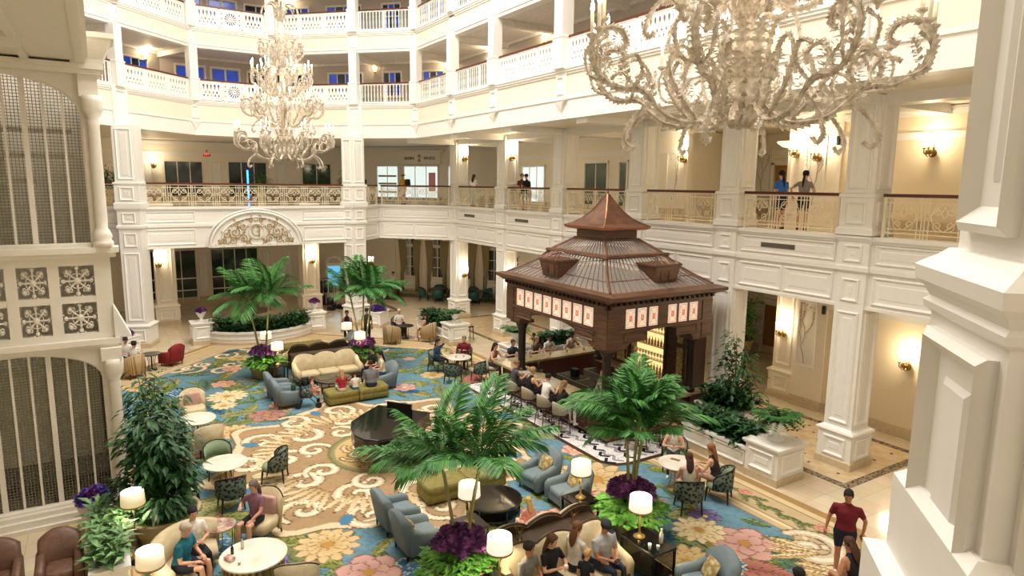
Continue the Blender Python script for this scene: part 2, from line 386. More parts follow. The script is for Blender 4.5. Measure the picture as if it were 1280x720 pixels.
# left chamfer back wall with round mirror
o, L, a = wall('wall_left_back', (-39.3, -4.4), (-45.3, 1.7), 0, 5.1, CREAM2)
o.rotation_euler = (0, 0, a+math.pi); o.location = (-45.3, 1.7, 0)
base(o, L); band(o, L, 3.55); crown(o, L, 5.05)
o, L, a = wall('wall_left_side', (-45.3, -1.2), (-36.0, -1.2), 0, 5.1, CREAM2); base(o, L); band(o, L, 3.5)
rm = thing('round_mirror', 'round white-framed wall niche behind the entrance column', 'mirror', (-39.4, -1.24, 2.25))
MB().tube([(1.05*math.cos(i*.2), 0, 1.05*math.sin(i*.2)) for i in range(32)], .1, 6, closed=True).obj('frame', WHITE, rm)
MB().lathe([(1.0, 0), (1.0, .03)], 24).obj('glass', mat('pale_mirror', '#d9d2c4', .15), rm).rotation_euler = (R(90), 0, 0)
# inner columns of the entrance hall
for y, l in ((2.7, 'cream panelled inner column left of the entrance doors'), (10.3, 'cream panelled inner column right of the entrance doors, by the luggage cart')):
    column(-39.2, y, R(90), l, w=.95, upper=False, mt=CREAM2)
# wall behind luggage carts
o, L, a = wall('wall_bell_desk', (-45.3, 15.2), (-42.9, 17.2), 0, 5.1, CREAM2); base(o, L); band(o, L, 3.6)
# dining room arched window wall
o, L, a = wall('wall_dining', (-43.0, 17.3), (-36.0, 23.1), 0, 5.1, CREAM); base(o, L)
CURT = mat('tan_curtain', '#8f8460', .8, scale=9, hex2='#a89c78', kind='stripe'); 
CURTD = mat('dark_patterned_trim', '#2b2a20', .8, scale=20, hex2='#6d6a50', kind='voronoi')
for k in range(4):
    xc = 1.15+k*2.05; W2 = .82
    b = MB(); pts = [(-W2, .35)] + [(-W2*math.cos(math.pi*i/12), 3.5+.75*math.sin(math.pi*i/12)) for i in range(13)] + [(W2, .35)]
    b.add([(x, -.02, z) for x, z in pts], [tuple(range(len(pts)))[::-1]]); ar = b.obj('window_recess', CREAM, o, loc=(xc, 0, 0))
    MB().tube([(x, -.05, z) for x, z in pts], .07, 6).obj('arch_trim', CREAM, o, loc=(xc, 0, 0))
    wn = glazed(o, xc-.42, xc+.42, 1.25, 3.3, 2, 3, [GLASS, DBLUEG], WHITE, mull=.06)
    glazed(o, xc-.35, xc+.35, 3.45, 3.95, 2, 1, DBLUEG, WHITE, mull=.06, f=.05)
    MB().box(xc-.6, xc+.6, -.12, 0, .3, 1.1).obj('window_seat', CREAM2, o)
    panel(1.0, .55, o, (xc, -.12, .4), 0)
    for s in (-1, 1):
        cb = MB(); prof = [(.72, 3.75, .28), (.66, 3.0, .26), (.62, 2.0, .2), (.66, 1.4, .1), (.68, .9, .12), (.7, .2, .14)]
        if s > 0: prof = [(p[0]*.92, p[1], p[2]*1.1) for p in prof]
        rr = []
        for cx, z, hw_ in prof:
            rr.append([(xc+s*cx-s*.1+hw_*math.cos(t*math.pi/9)*1.0, -.14+.035*math.cos(t*3.0)-.06*math.sin(t*math.pi/9), z) for t in range(18)])
        cb.rings(rr); cb.obj('curtain', CURT, o, smooth=True)
        MB().tube([(xc+s*(cx+.02), -.12, z) for cx, z, h in prof], .045, 5).obj('curtain_trim', CURTD, o)
MB().prism([(-44, 14.6), (-36.6, 21.0), (-32, 21.0), (-32, 24), (-44, 24)], .001, .01).obj('dining_carpet', mat('sage_carpet', '#7d8267', .95, scale=20, var=.1), floor)
# right arcade back walls (1F)
o, L, a = wall('wall_arcade_back', (-36.4, 21.6), (-20.6, 21.6), 0, 5.1, CREAM2); base(o, L); band(o, L, 3.3); dado(o, L, .5, 7, h=2.4)
glazed(o, 1.2, 2.6, .9, 3.2, 2, 3, [GLASS, DBLUEG], WHITE)
o, L, a = wall('wall_arcade_near', (-12.84, 20.6), (-3, 20.6), 0, 5.1, mat('peach_wallpaper', '#ebdcc0', .6, var=.04, scale=40)); base(o, L); band(o, L, 3.6)
o, L, a = wall('wall_lobby_left', (-20.6, 26), (-20.6, 21.6), 0, 9.95, CREAM2); o.location = (-20.6, 26, 0)
o, L, a = wall('wall_lobby_return', (-13.1, 26), (-13.1, 20.82), 0, 9.95, CREAM2); o.location = (-13.1, 26, 0)
# lift lobby back wall with tree-print panels and golden lift doors, both floors
TREE = mat('blossom_wallpaper', '#ece8e0', .6, var=.02); TWIG = mat('print_branch', '#b9a795', .7)
def tree_panel(o, x0, x1, z0, z1, seed):
    rnd = random.Random(seed); MB().box(x0, x1, -.02, 0, z0, z1).obj('wallpaper_panel', TREE, o)
    MB().box(x0-.06, x0, -.05, 0, z0-.06, z1+.06).box(x1, x1+.06, -.05, 0, z0-.06, z1+.06).box(x0, x1, -.05, 0, z1, z1+.06).box(x0, x1, -.05, 0, z0-.06, z0).obj('panel_moulding', WHITE, o)
    tb = MB(); w = x1-x0
    def grow(p, ang, l, d):
        if d == 0 or p[1] > z1-.15: return
        q = (p[0]+l*math.cos(ang), p[1]+l*math.sin(ang)); q = (min(max(q[0], x0+.05), x1-.05), min(q[1], z1-.05))
        tb.tube([(p[0], -.026, p[1]), ((p[0]+q[0])/2+.03, -.026, (p[1]+q[1])/2), (q[0], -.026, q[1])], .012*d/3, 4)
        tb.ell((q[0], -.024, q[1]), .028, .004, .028, 6, 4)
        grow(q, ang+rnd.uniform(.15, .6), l*.85, d-1); grow(q, ang-rnd.uniform(.15, .6), l*.8, d-1)
    grow((x0+w*.5, z0+.05), math.pi/2+rnd.uniform(-.3, .3), (z1-z0)*.26, 5)
    tb.obj('printed_branches', TWIG, o)
GOLD = mat('golden_lift_door', '#a87f3a', .35, .4, kind='grain', var=.15)
for zf, nm in ((0, 'wall_lobby_back'), (6.34, 'wall_lobby_back_upper')):
    o, L, a = wall(nm, (-20.6, 26), (-13.1, 26), zf, zf+(5.1 if zf == 0 else 3.7), CREAM2); base(o, L, zf)
    for x0, x1 in ((.15, .95), (2.9, 3.7), (5.3, 6.2)): tree_panel(o, x0, x1, zf+.9, zf+3.0, x0*7+zf)
    d = MB().box(1.3, 1.95, -.04, 0, zf, zf+2.25).box(1.97, 2.6, -.04, 0, zf, zf+2.25).obj('lift_door', GOLD, o)
    MB().box(1.12, 1.28, -.12, 0, zf, zf+2.4).box(2.62, 2.78, -.12, 0, zf, zf+2.4).box(1.12, 2.78, -.12, 0, zf+2.27, zf+2.45).obj('door_surround', WHITE, o)
    panel(1.5, .5, o, (1.95, 0, zf+2.55), 0)
# inner columns and low lobby railing
column(-14.5, 21.15, 0, 'cream inner column with brass sconce before the lift lobby', w=.85, mt=CREAM2, z2=9.7)
# ---- second floor back walls
o, L, a = wall('wall_upper_entrance', (-45.4, -6), (-45.4, 15.2), 6.34, 9.98, CREAM2); base(o, L, 6.34); crown(o, L, 9.95); band(o, L, 9.1)
SHOPG = mat('lit_shop_window', '#dff0ee', .3, emit=.7, hex2='#bfe0e8', scale=1.5, ecol='#e8f6f2')
glazed(o, 9.5, 11.6, 6.4, 8.75, 3, 1, GLASS, name='glass_door'); glazed(o, 13.1, 15.4, 6.4, 8.8, 3, 1, [GLASS, DBLUEG, GLASS], name='glass_door')
MB().box(14.18, 14.28, -.05, 0, 6.5, 8.3).obj('blue_neon', mat('blue_neon', '#3f8dff', .4, emit=4), o)
glazed(o, 17.7, 19.6, 7.3, 8.8, 2, 1, GREENG)
for x in (8.6, 12.35, 16.3): panel(.6, 1.9, o, (x, 0, 6.9), 0)
o, L, a = wall('wall_upper_left', (-45.3, -1.6), (-34.6, -1.6), 6.34, 9.98, CREAM2); base(o, L, 6.34)
o, L, a = wall('wall_shop', (-46.0, 14.0), (-33.0, 23.4), 6.34, 9.98, CREAM2); base(o, L, 6.34); crown(o, L, 9.95)
for x0, x1, n in ((3.6, 5.2, 2), (5.7, 8.2, 3), (9.0, 10.2, 2)): glazed(o, x0, x1, 6.5, 8.7, n, 1, SHOPG, WHITE, name='shop_window')
MB().box(5.4, 8.5, -.2, 0, 8.85, 9.6).box(5.2, 8.7, -.26, 0, 9.6, 9.72).obj('shop_fascia', CREAM2, o)
SHELF = mat('shop_goods', '#8aa04a', .6, hex2='#d98aa0', scale=5)
for zz in (6.95, 7.5, 8.0): MB().box(3.7, 5.1, -.05, -.03, zz, zz+.12).box(9.1, 10.1, -.05, -.03, zz, zz+.1).obj('shop_shelf', SHELF, o)
MB().box(7.55, 8.05, -.06, -.03, 7.1, 8.3).obj('pink_poster', mat('pink_poster', '#f2a9b8', .6), o)
def text(body, size, loc, rot, m, parent, ext=.01, name='lettering', align='CENTER'):
    c = bpy.data.curves.new(name, 'FONT'); c.body = body; c.size = size; c.extrude = ext; c.align_x = align; c.align_y = 'CENTER'
    t_ = bpy.data.objects.new(name, c); COL.objects.link(t_); bpy.context.view_layer.update()
    me = bpy.data.meshes.new_from_object(t_.evaluated_get(bpy.context.evaluated_depsgraph_get())); bpy.data.objects.remove(t_)
    me.materials.clear(); me.materials.append(m); return place(name, me, parent, loc, rot=rot)
INK = mat('dark_lettering', '#4a4136', .5)
text('BASIN', .27, (6.2, -.22, 9.2), (R(90), 0, 0), INK, o); text('WHITE', .27, (7.7, -.22, 9.2), (R(90), 0, 0), INK, o)
MB().tube([(6.95, -.22, 8.95), (6.95, -.22, 9.4)], .02, 5).tube([(6.83, -.22, 9.3), (6.95, -.22, 9.45), (7.07, -.22, 9.3)], .018, 5).tube([(6.85, -.22, 9.0), (6.95, -.22, 9.15), (7.05, -.22, 9.0)], .018, 5).obj('fountain_emblem', INK, o)
o, L, a = wall('wall_upper_arcade', (-33.2, 20.9), (-19.8, 20.9), 6.34, 9.98, CREAM2); base(o, L, 6.34); crown(o, L, 9.95); band(o, L, 9.0)
glazed(o, .8, 3.0, 6.6, 8.6, 3, 1, SHOPG, WHITE, name='shop_window')
FROST = mat('grey_green_glass', '#59665f', .12, hex2='#6f7d76', scale=1.5)
glazed(o, 6.6, 8.3, 6.4, 8.7, 2, 1, FROST, WHITE, name='glass_door'); glazed(o, 9.2, 9.7, 6.4, 8.7, 1, 1, FROST, WHITE, name='glass_door'); glazed(o, 10.2, 11.0, 6.4, 8.7, 1, 1, [GREENG], WHITE, name='glass_door')
MB().box(9.9, 11.3, -.06, 0, 8.95, 9.6).obj('oval_sign_board', BEIGE, o)
MB().lathe([(.28, 0), (.28, .03), (.2, .05)], 16).obj('round_plaque', CREAM, o, loc=(10.85, -.06, 9.27)).rotation_euler = (R(90), 0, 0)
MB().box(10.45, 10.65, -.05, -.03, 7.1, 7.45).obj('notice', WHITE, o)
tree_panel(o, 12.3, 12.9, 7.0, 9.2, 31)
o, L, a = wall('wall_upper_near', (-12.84, 20.6), (-3, 20.6), 6.34, 9.98, mat('peach_wallpaper', '#ecd6ae')); base(o, L, 6.34); band(o, L, 9.05); crown(o, L, 9.95)
# artwork wall strip between lobby and peach wall
o, L, a = wall('wall_upper_art', (-14.35, 20.55), (-12.84, 20.55), 6.34, 9.98, CREAM2); tree_panel(o, .25, .95, 7.0, 9.3, 12)
o, L, a = wall('wall_lower_art', (-14.0, 20.55), (-12.84, 20.55), 0, 5.1, CREAM2); tree_panel(o, .15, .75, 1.5, 3.9, 15); base(o, L)
# ---- upper floors (third and fourth): fascia, columns, balustrades, corridors
U = [(-30.9, -2.4), (-34.35, 1.05), (-37.75, 4.45), (-37.75, 8.35), (-34.4, 11.7), (-32.0, 14.1), (-27.9, 14.1), (-24.1, 14.1), (-19.4, 14.1), (-13.7, 14.1), (-8.6, 14.1), (-4, 14.1)]
KIND = ['bal', 'goth', 'rose', 'goth', 'bal', 'bal', 'bal', 'goth', 'rose', 'goth', 'bal']
BALM = MB().lathe([(.03,0),(.03,.1),(.018,.13),(.034,.3),(.03,.42),(.018,.5),(.03,.62),(.02,.7),(.03,.76),(.03,.84)], 6).mesh('baluster', UPW, True)
def diamond(cx, cy, w, h): return [(cx-w, cy), (cx, cy-h), (cx+w, cy), (cx, cy+h)]
def drop(cx, cy, w, h): return [(cx, cy-h)] + [(cx+w*math.sin(t), cy+h*.35-h*.65*math.cos(t)) for t in (.7, 1.2, 1.7, 2.3, 2.9)] + [(cx-w*math.sin(t), cy+h*.35-h*.65*math.cos(t)) for t in (2.9, 2.3, 1.7, 1.2, .7)]
_gm = {}
def gothic(w):
    k = round(w, 1)
    if k not in _gm:
        n = max(2, int(w/.2)); hs = []; p = (w-.16)/n
        for i in range(n):
            cx = -w/2+.08+p*(i+.5)
            hs += [drop(cx, .6, .05, .15), diamond(cx, .19, .04, .07)]
            if i < n-1: hs.append(diamond(cx+p/2, .35, .045, .075))
        _gm[k] = cut_mesh('lattice_panel', [(-w/2, 0), (w/2, 0), (w/2, .86), (-w/2, .86)], hs, .04, UPW)
    return _gm[k]
def rosette(w):
    k = ('r', round(w, 1))
    if k not in _gm:
        hs = []
        for i in range(14):
            a = 2*math.pi*i/14; hs.append([(r*math.cos(a+d), .44+r*math.sin(a+d)) for r, d in ((.09, -.1), (.22, -.1), (.26, -.14), (.31, -.02), (.31, .02), (.26, .14), (.22, .1), (.09, .1))])
        hs.append([(.03*math.cos(t), .44+.03*math.sin(t)) for t in (0, 1.57, 3.14, 4.71)])
        for s in (-1, 1):
            for z in (.2, .44, .68): hs.append(diamond(s*min(.5, w/2-.1), z, .05, .05))
        _gm[k] = cut_mesh('rosette_panel', [(-w/2, 0), (w/2, 0), (w/2, .86), (-w/2, .86)], hs, .04, UPW)
    return _gm[k]
POSTM = MB().box(-.035, .035, -.035, .035, 0, 1.02).mesh('post', UPW)
FLN = {11.6: 'third', 15.2: 'fourth'}
BSUF = ['beside the lift tower', 'left of the distant chandelier', 'behind the distant chandelier', 'right of the distant chandelier', 'before the corner bay of windows', 'short, at the turn of the long side', 'next past the turn of the long side', 'below the EXIT sign bay', 'left end behind the huge chandelier', 'directly behind the huge chandelier', 'nearest the large close column']
def balustrade(p, q, z, kind, idx=0):
    L, a = run(p, q); s0, s1 = .3, L-.3; W = s1-s0
    lab = {'bal': 'white balustrade of turned balusters under a mahogany handrail on the %s floor gallery',
           'goth': 'white pierced balustrade with rows of teardrop and diamond holes on the %s floor gallery',
           'rose': 'white pierced balustrade with a round rosette between lattice on the %s floor gallery'}[kind] % FLN[z]
    lab = {'bal': 'white turned-baluster balustrade', 'goth': 'white pierced lattice balustrade', 'rose': 'white rosette balustrade'}[kind]+' on the %s floor, ' % FLN[z]+BSUF[idx]
    t = thing('balustrade', lab, 'balustrade', (p[0], p[1], z), a, '%s floor %s balustrades' % (FLN[z], {'bal': 'baluster', 'goth': 'lattice', 'rose': 'rosette'}[kind]))
    MB().box(s0, s1, .0, .11, 1.02, 1.09).obj('handrail', RAILW, t)
    MB().box(s0, s1, .02, .09, .97, 1.02).box(s0, s1, .02, .09, .07, .14).obj('rail', UPW, t)
    n = 3 if W > 3 else 2
    for i in range(n+1): x = s0+W*i/n; place('post', POSTM, t, (x, .055, 0))
    if kind == 'bal':
        k = int(W/.17)
        for i in range(k):
            place('baluster', BALM, t, (s0+W*(i+.5)/k, .055, .13))
    else:
        for i in range(n):
            ww = W/n; f = rosette if kind == 'rose' and i == n//2 else gothic
            place('lattice_panel' if f is gothic else 'rosette_panel', f(ww-.06), t, (s0+ww*(i+.5), .055, .12))
# wall structure per storey
CAPW = .36
def offs(poly, d):
    out = []
    for i in range(len(poly)):
        def nrm(a, b_): v = Vector((b_[0]-a[0], b_[1]-a[1])).normalized(); return Vector((-v.y, v.x))
        n1 = nrm(poly[i-1], poly[i]) if i else None; n2 = nrm(poly[i], poly[i+1]) if i < len(poly)-1 else None
        if n1 is None: n1 = n2
        if n2 is None: n2 = n1
        m = (n1+n2).normalized(); k = d/max(.3, m.dot(n1)); out.append((poly[i][0]+m.x*k, poly[i][1]+m.y*k))
    return out
BACK = offs(U, 2.9); IN1 = offs(U, .15)
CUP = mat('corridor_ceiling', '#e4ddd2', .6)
n = 0
for z, zf in ((11.6, 9.9), (15.2, 14.2)):
    for i in range(len(U)-1):
        p, q = U[i], U[i+1]; L, a = run(p, q); n += 1
        w = MB(); zc = zf+.72 if z < 13 else zf+.2
        w.box(-.02, L+.02, .02, .4, zf, z).box(0, L, 0, .02, zf, zc).box(0, L, -.04, .02, zc-.06, zc+.03).box(0, L, -.05, .03, z-.2, z-.12).box(0, L, -.09, .03, z-.12, z-.04).box(0, L, -.12, .3, z-.04, z+.03)
        o = struct(w.obj('wall_upper_%d' % n, UPW, None, loc=(p[0], p[1], 0), rz=a))
        MB().box(.22, L-.22, -.012, .02, zc+.03, z-.2).obj('cream_panel', CREAM, o)
        balustrade(p, q, z, KIND[i], i)
        # corridor slab, ceiling beam, back wall
        bp, bq = BACK[i], BACK[i+1]
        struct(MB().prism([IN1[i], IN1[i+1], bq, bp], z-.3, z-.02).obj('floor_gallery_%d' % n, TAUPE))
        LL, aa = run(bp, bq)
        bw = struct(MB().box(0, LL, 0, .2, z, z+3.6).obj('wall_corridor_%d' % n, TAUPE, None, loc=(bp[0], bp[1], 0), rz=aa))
        crown(bw, LL, z+3.0, mat('corridor_trim', '#e2dbd0', .5), .3, .5)
        if i < 5:
            CT = MATS['corridor_trim']; g = [BLUEG, DBLUEG] if i in (1, 4) else ([BLUEG, BLUEG] if i in (0, 5) else [DBLUEG, BLUEG])
            if i == 2:
                glazed(bw, LL*.12, LL*.34, z+.05, z+2.1, 2, 2, BLUEG, CT, 'glazed_door', mull=.1); glazed(bw, LL*.4, LL*.62, z+.05, z+2.1, 2, 2, BLUEG, CT, 'glazed_door', mull=.1); glazed(bw, LL*.7, LL*.97, z+.9, z+2.05, 3, 1, DBLUEG, CT)
            else:
                glazed(bw, LL*.08, LL*.3, z+.8, z+2.05, 3, 2, g, CT); glazed(bw, LL*.5, LL*.84, z+.8, z+2.05, 4, 2, g, CT)
# third-floor ceiling is the fourth-floor slab; add corridor ceiling boards and beams
for z in (14.22, 17.9):
    for i in range(len(U)-1):
        p, q, bp, bq = IN1[i], IN1[i+1], BACK[i], BACK[i+1]
        struct(MB().prism([p, q, bq, bp], z, z+.08).obj('ceiling_corridor_%d' % (i+1+(20 if z > 15 else 0)), CUP))
bmx = MB()
for i in range(1, len(U)-1):
    p, bp = U[i], BACK[i]; v = Vector((bp[0]-p[0], bp[1]-p[1])); L = v.length; a = math.atan2(v.y, v.x)
    bmx.M = Matrix.Translation((p[0], p[1], 0)) @ Matrix.Rotation(a, 4, 'Z')
    bmx.box(0, L, -.15, .15, 13.98, 14.24).box(0, L, -.15, .15, 17.7, 17.92)
struct(bmx.obj('trim_2', CUP))
for z in (11.6, 15.2):
    for i in range(1, len(U)-1):
        x, y = U[i]; a1 = run(U[i-1], U[i])[1]; a2 = run(U[i], U[i+1])[1]; a = (a1+a2)/2
        fl = FLN[z]; w = .21 if i != 8 else .24
        big = i in (1, 4)
        t = thing('gallery_column', 'slim square white column of the %s floor gallery%s' % (fl, ' above a full-height pilaster' if big else ''), 'column', (x, y, z), a, '%s floor gallery columns%s' % (fl, ' over pilasters' if big else ''))
        zz = 2.65 if z < 13 else 2.8
        MB().lathe([(w+.03,.0),(w+.03,1.0),(w+.05,1.03),(w+.05,1.08),(w,1.11),(w,zz)], sq=True).obj('shaft', UPW, t)
        if z < 13:
            if big:
                pl = MB().box(-.42, .42, -.1, .2, -1.75, -.03).obj('pilaster', UPW, t); panel(.6, 1.5, pl, (0, -.1, -1.66), 0, UPW)
            else:
                pl = MB().box(-.3, .3, -.07, .1, -1.0, -.14).obj('pilaster_block', UPW, t); panel(.42, .62, pl, (0, -.07, -.88), 0, UPW)
                bk = MB()
                bk.rings([[(-r, -d, zz_), (r, -d, zz_), (r, 0, zz_), (-r, 0, zz_)] for r, d, zz_ in ((.32, .14, -1.0), (.32, .14, -1.06), (.26, .12, -1.1), (.14, .1, -1.2), (.06, .07, -1.34), (.02, .03, -1.46))]).obj('bracket', UPW, t)
        else:
            MB().box(-.24, .24, -.05, .1, -.75, -.14).obj('pilaster_block', UPW, t)
# ---- second-floor iron railings
def iron_mesh():
    b = MB(); r = .013; W = 1.0
    for x in (-.46, -.36, .36, .46): b.box(x-.011, x+.011, -.011, .011, 0, .98)
    for z in (.1, .2, .86): b.box(-.5, .5, -.012, .012, z-.012, z+.012)
    for s in (-1, 1):
        b.tube([(s*x, y, z) for x, y, z in spiral((.16, .68), .13, 1.4, 1.57, -1, 0, 14)], r, 4)
        b.tube([(s*x, y, z) for x, y, z in spiral((.15, .33), .12, 1.4, -1.57, 1, 0, 14)], r, 4)
        b.tube([(s*(.02+.3*math.sin(i*.35)), 0, .2+.66*i/9) for i in range(10)], r, 4)
        b.tube([(0, 0, .5), (s*.07, 0, .62), (s*.02, 0, .75), (0, 0, .8)], r, 4)
    b.tube([(.055*math.cos(i*.785)+.41, 0, .55+.055*math.sin(i*.785)) for i in range(8)], r, 4, closed=True)
    b.tube([(.055*math.cos(i*.785)-.41, 0, .55+.055*math.sin(i*.785)) for i in range(8)], r, 4, closed=True)
    return b.mesh('scroll_panel', IRON)
IRONM = iron_mesh()
EPM = MB().box(-.03, .03, -.03, .03, 0, 1.03).mesh('end_post', IRON)
def iron_rail(p, q, e0, e1, label, grp):
    L, a = run(p, q); s0, s1 = e0, L-e1; W = s1-s0
    t = thing('iron_railing', label, 'railing', (p[0], p[1], 6.38), a, grp)
    MB().box(s0-.05, s1+.05, .0, .1, 1.03, 1.11).obj('handrail', RAILW, t)
    MB().box(s0, s1, .03, .07, .99, 1.03).obj('top_bar', IRON, t)
    n = max(1, round(W/1.0))
    for i in range(n): place('scroll_panel', IRONM, t, (s0+W*(i+.5)/n, .05, .03), scale=(W/n, 1, 1))
    for x in (s0, s1): place('end_post', EPM, t, (x, .05, 0))
RG = 'ivory scroll railings along the second floor arcade'; RLb = 'ivory iron scroll railing with mahogany handrail between second floor arcade columns'
iron_rail((-37.6, -2.1), (-34.4, 1.1), .1, .5, 'ivory iron railing beside the lift tower on the second floor', None)
iron_rail((-34.4, 1.1), (-34.4, 11.6), .55, .55, 'long ivory iron scroll railing over the entrance pediment', None)
iron_rail((-34.4, 11.6), (-36.5, 13.7), .6, .2, 'short ivory iron railing in the second floor notch', None)
iron_rail((-36.5, 13.7), (-33.2, 16.95), .15, .4, 'ivory iron scroll railing before the bright shop front', None)
RLL = ['ivory iron scroll railing before the person in the white dress', 'ivory iron scroll railing before the people in dark red and black', 'ivory iron scroll railing before the grey-green glass doors', 'ivory iron scroll railing right of the bar pavilion spire', 'ivory iron scroll railing before the people in blue and grey tops']
for i in range(5): iron_rail((CX[i], 16.95), (CX[i+1], 16.95), .6, .6, RLL[i], RG)
iron_rail((CX[5], 16.95), (-4.6, 16.95), .65, 0, 'ivory iron scroll railing before the plain peach wall', None)
lr = thing('iron_railing', 'low ivory iron railing with mahogany cap beside the lift lobby column', 'railing', (-13.95, 20.9, 0), 0)
MB().box(-.1, .85, -.05, .05, .98, 1.05).obj('handrail', RAILW, lr); place('scroll_panel', IRONM, lr, (.38, 0, .03), scale=(.85, 1, 1))

# ---- the parts of the hall above and behind the viewer: top storey walls, roof, near and left walls
for i in range(len(U)-1):
    L, a = run(U[i], U[i+1]); struct(MB().box(0, L, .05, .4, 18.0, 23.4).obj('wall_top_storey_%d' % (i+1), UPW, None, loc=(U[i][0], U[i][1], 0), rz=a))
struct(MB().box(-42, 4.2, -7.2, 18, 23.4, 23.6).obj('ceiling_atrium', CREAM2))
struct(MB().box(4, 4.2, -7.2, 21, 0, 23.4).obj('wall_near', CREAM2))
struct(MB().box(-31, 4, -7.2, -7.0, 10.4, 23.4).obj('wall_left_upper', CREAM2))
# ================================================================ LIFT TOWER (left), NEAR PILLAR, BAR PAVILION
lt = thing('lift_tower', 'tall ivory lift tower with arched wire-mesh screens and rosette band', 'lift tower', (-17.0, -3.5, 0), R(90))
LW = 3.6
def arch_wall(z0, z1, sill, spring, apex, x0, x1, name):
    xc, hw = (x0+x1)/2, (x1-x0)/2
    hole = [(x0, sill), (x1, sill)] + [(xc+hw*math.cos(math.pi*i/16), spring+(apex-spring)*math.sin(math.pi*i/16)) for i in range(17)]
    me = cut_mesh(name, [(0, z0), (LW, z0), (LW, z1), (0, z1)], [hole], .22, CAGEP)
    o = place(name, me, lt, (0, .11, 0))
    MB().tube([(x, -.02, z) for x, z in hole], .045, 6, closed=True).obj('arch_moulding', CAGEP, o)
    return o
def zarch(x, x0, x1, spring, apex):
    xc, hw = (x0+x1)/2, (x1-x0)/2; u = max(-1, min(1, (x-xc)/hw)); return spring+(apex-spring)*math.sqrt(1-u*u)
MESHM = mat('grey_wire_mesh', '#8c8676', .5, .3)
for z0, z1, sill, spring, apex, nm in ((.0, 4.0, .38, 3.2, 3.86, 'lower_screen'), (6.1, 10.05, 6.2, 8.95, 9.72, 'upper_screen')):
    x0, x1 = .3, 3.32
    o = arch_wall(z0, z1, sill, spring, apex, x0, x1, nm)
    k = 9
    for i in range(k+1):
        x = x0+(x1-x0)*i/k
        if 0 < i < k:
            w = .05 if i in (3, 6) else .022
            MB().box(x-w, x+w, .02, .1, sill, zarch(x, x0, x1, spring, apex)).obj('screen_bar', CAGEP, o)
    wm = MB(); n = 48
    for i in range(n):
        x = x0+(x1-x0)*(i+.5)/n; wm.box(x-.006, x+.006, .12, .13, sill, zarch(x, x0, x1, spring, apex))
    zz = sill
    while zz < apex:
        if zz < spring: a, b_ = x0, x1
        else:
            u = math.sqrt(max(0, 1-((zz-spring)/(apex-spring))**2)); a, b_ = (x0+x1)/2-u*(x1-x0)/2, (x0+x1)/2+u*(x1-x0)/2
        wm.box(a, b_, .13, .14, zz-.006, zz+.006); zz += .065
    tag(wm.obj('wire_mesh', MESHM, o), kind='stuff')
# base, band and cornices
MB().box(-.1, LW+.1, -.3, .22, -.0, .1).box(-.05, LW+.05, -.22, .22, .1, .24).box(0, LW+.02, -.12, .22, .24, .34).obj('base_moulding', CAGEP, lt)
MB().box(-.05, LW+.1, -.14, .22, 3.98, 4.1).box(-.05, LW+.06, -.08, .22, 3.9, 3.98).box(-.05, LW+.2, -.22, .22, 6.02, 6.14).box(-.05, LW+.14, -.14, .22, 5.92, 6.02).obj('band_cornice', CAGEP, lt)
bd = MB().box(0, LW+.02, .0, .22, 4.1, 4.24).box(0, LW+.02, 0, .22, 5.74, 5.92)
cols = [(.22, .9), (1.1, 1.72), (1.92, 2.46), (2.66, 3.3)]
xs = [0] + [v for c in cols for v in c] + [LW+.02]
for i in range(0, len(xs), 2): bd.box(xs[i], xs[i+1], 0, .22, 4.24, 5.74)
for c0, c1 in cols: bd.box(c0, c1, .01, .22, 4.92, 5.06)
bdo = bd.obj('rosette_band', CAGEP, lt)
rs = MB(); rr_ = .3
for i in range(8):
    a = math.pi/4*i; rs.tube([(.04*math.cos(a), 0, .04*math.sin(a)), (.27*math.cos(a), 0, .27*math.sin(a))], .022, 5)
    rs.ell((.27*math.cos(a), 0, .27*math.sin(a)), .05, .03, .05, 6, 4)
    if i % 2: 
        for s in (-1, 1): rs.tube([(x, 0, z) for x, _, z in spiral((.24*math.cos(a)+s*.05*math.sin(a), .24*math.sin(a)-s*.05*math.cos(a)), .06, 1.2, a, s, 0, 8)], .016, 4)
    else: rs.tube([(x, 0, z) for x, _, z in [(.3*math.cos(a)+.08*math.cos(t), 0, .3*math.sin(a)+.08*math.sin(t)) for t in (a+1.6, a+.8, a, a-.8, a-1.6)]], .016, 4)
rs.ell((0, 0, 0), .08, .05, .08, 8, 5); rs.tube([(.16*math.cos(i*.524), 0, .16*math.sin(i*.524)) for i in range(12)], .012, 4, closed=True)
RSM = rs.mesh('rosette', CAGEP, True)
for c0, c1 in cols:
    for zc in (4.58, 5.4): place('rosette', RSM, bdo, ((c0+c1)/2, .08, zc), scale=((c1-c0)/.66, 1, 1.05))
for z, h in ((6.14, 3.2), (.34, 3.3)):
    MB().lathe([(.2,0),(.2,.12),(.16,.16),(.19,.24),(.15,.34),(.11,.42),(.12,.6),(.11,h*.8),(.13,h*.83),(.1,h*.85),(.19,h*.9),(.2,h*.96),(.2,h)], 14).obj('colonnette', CAGEP, lt, True, (LW-.08, -.1, z))
MB().box(LW-.3, LW+.1, -.25, .22, 3.62, 3.9).obj('capital', CAGEP, lt); MB().box(LW-.3, LW+.05, -.2, .22, 9.3, 9.75).box(-.1, LW+.12, -.3, .3, 9.75, 9.85).box(-.1, LW+.18, -.36, .3, 9.85, 9.95).obj('capital', CAGEP, lt)
MB().rings([[(LW-.4, -.3-d, z), (LW+.12+d, -.3-d, z), (LW+.12+d, .4, z), (LW-.4, .4, z)] for d, z in ((0, 9.9), (.05, 9.95), (.06, 10.05), (.22, 10.42), (.28, 10.46), (.28, 10.56))]).obj('cornice_block', CAGEP, lt)
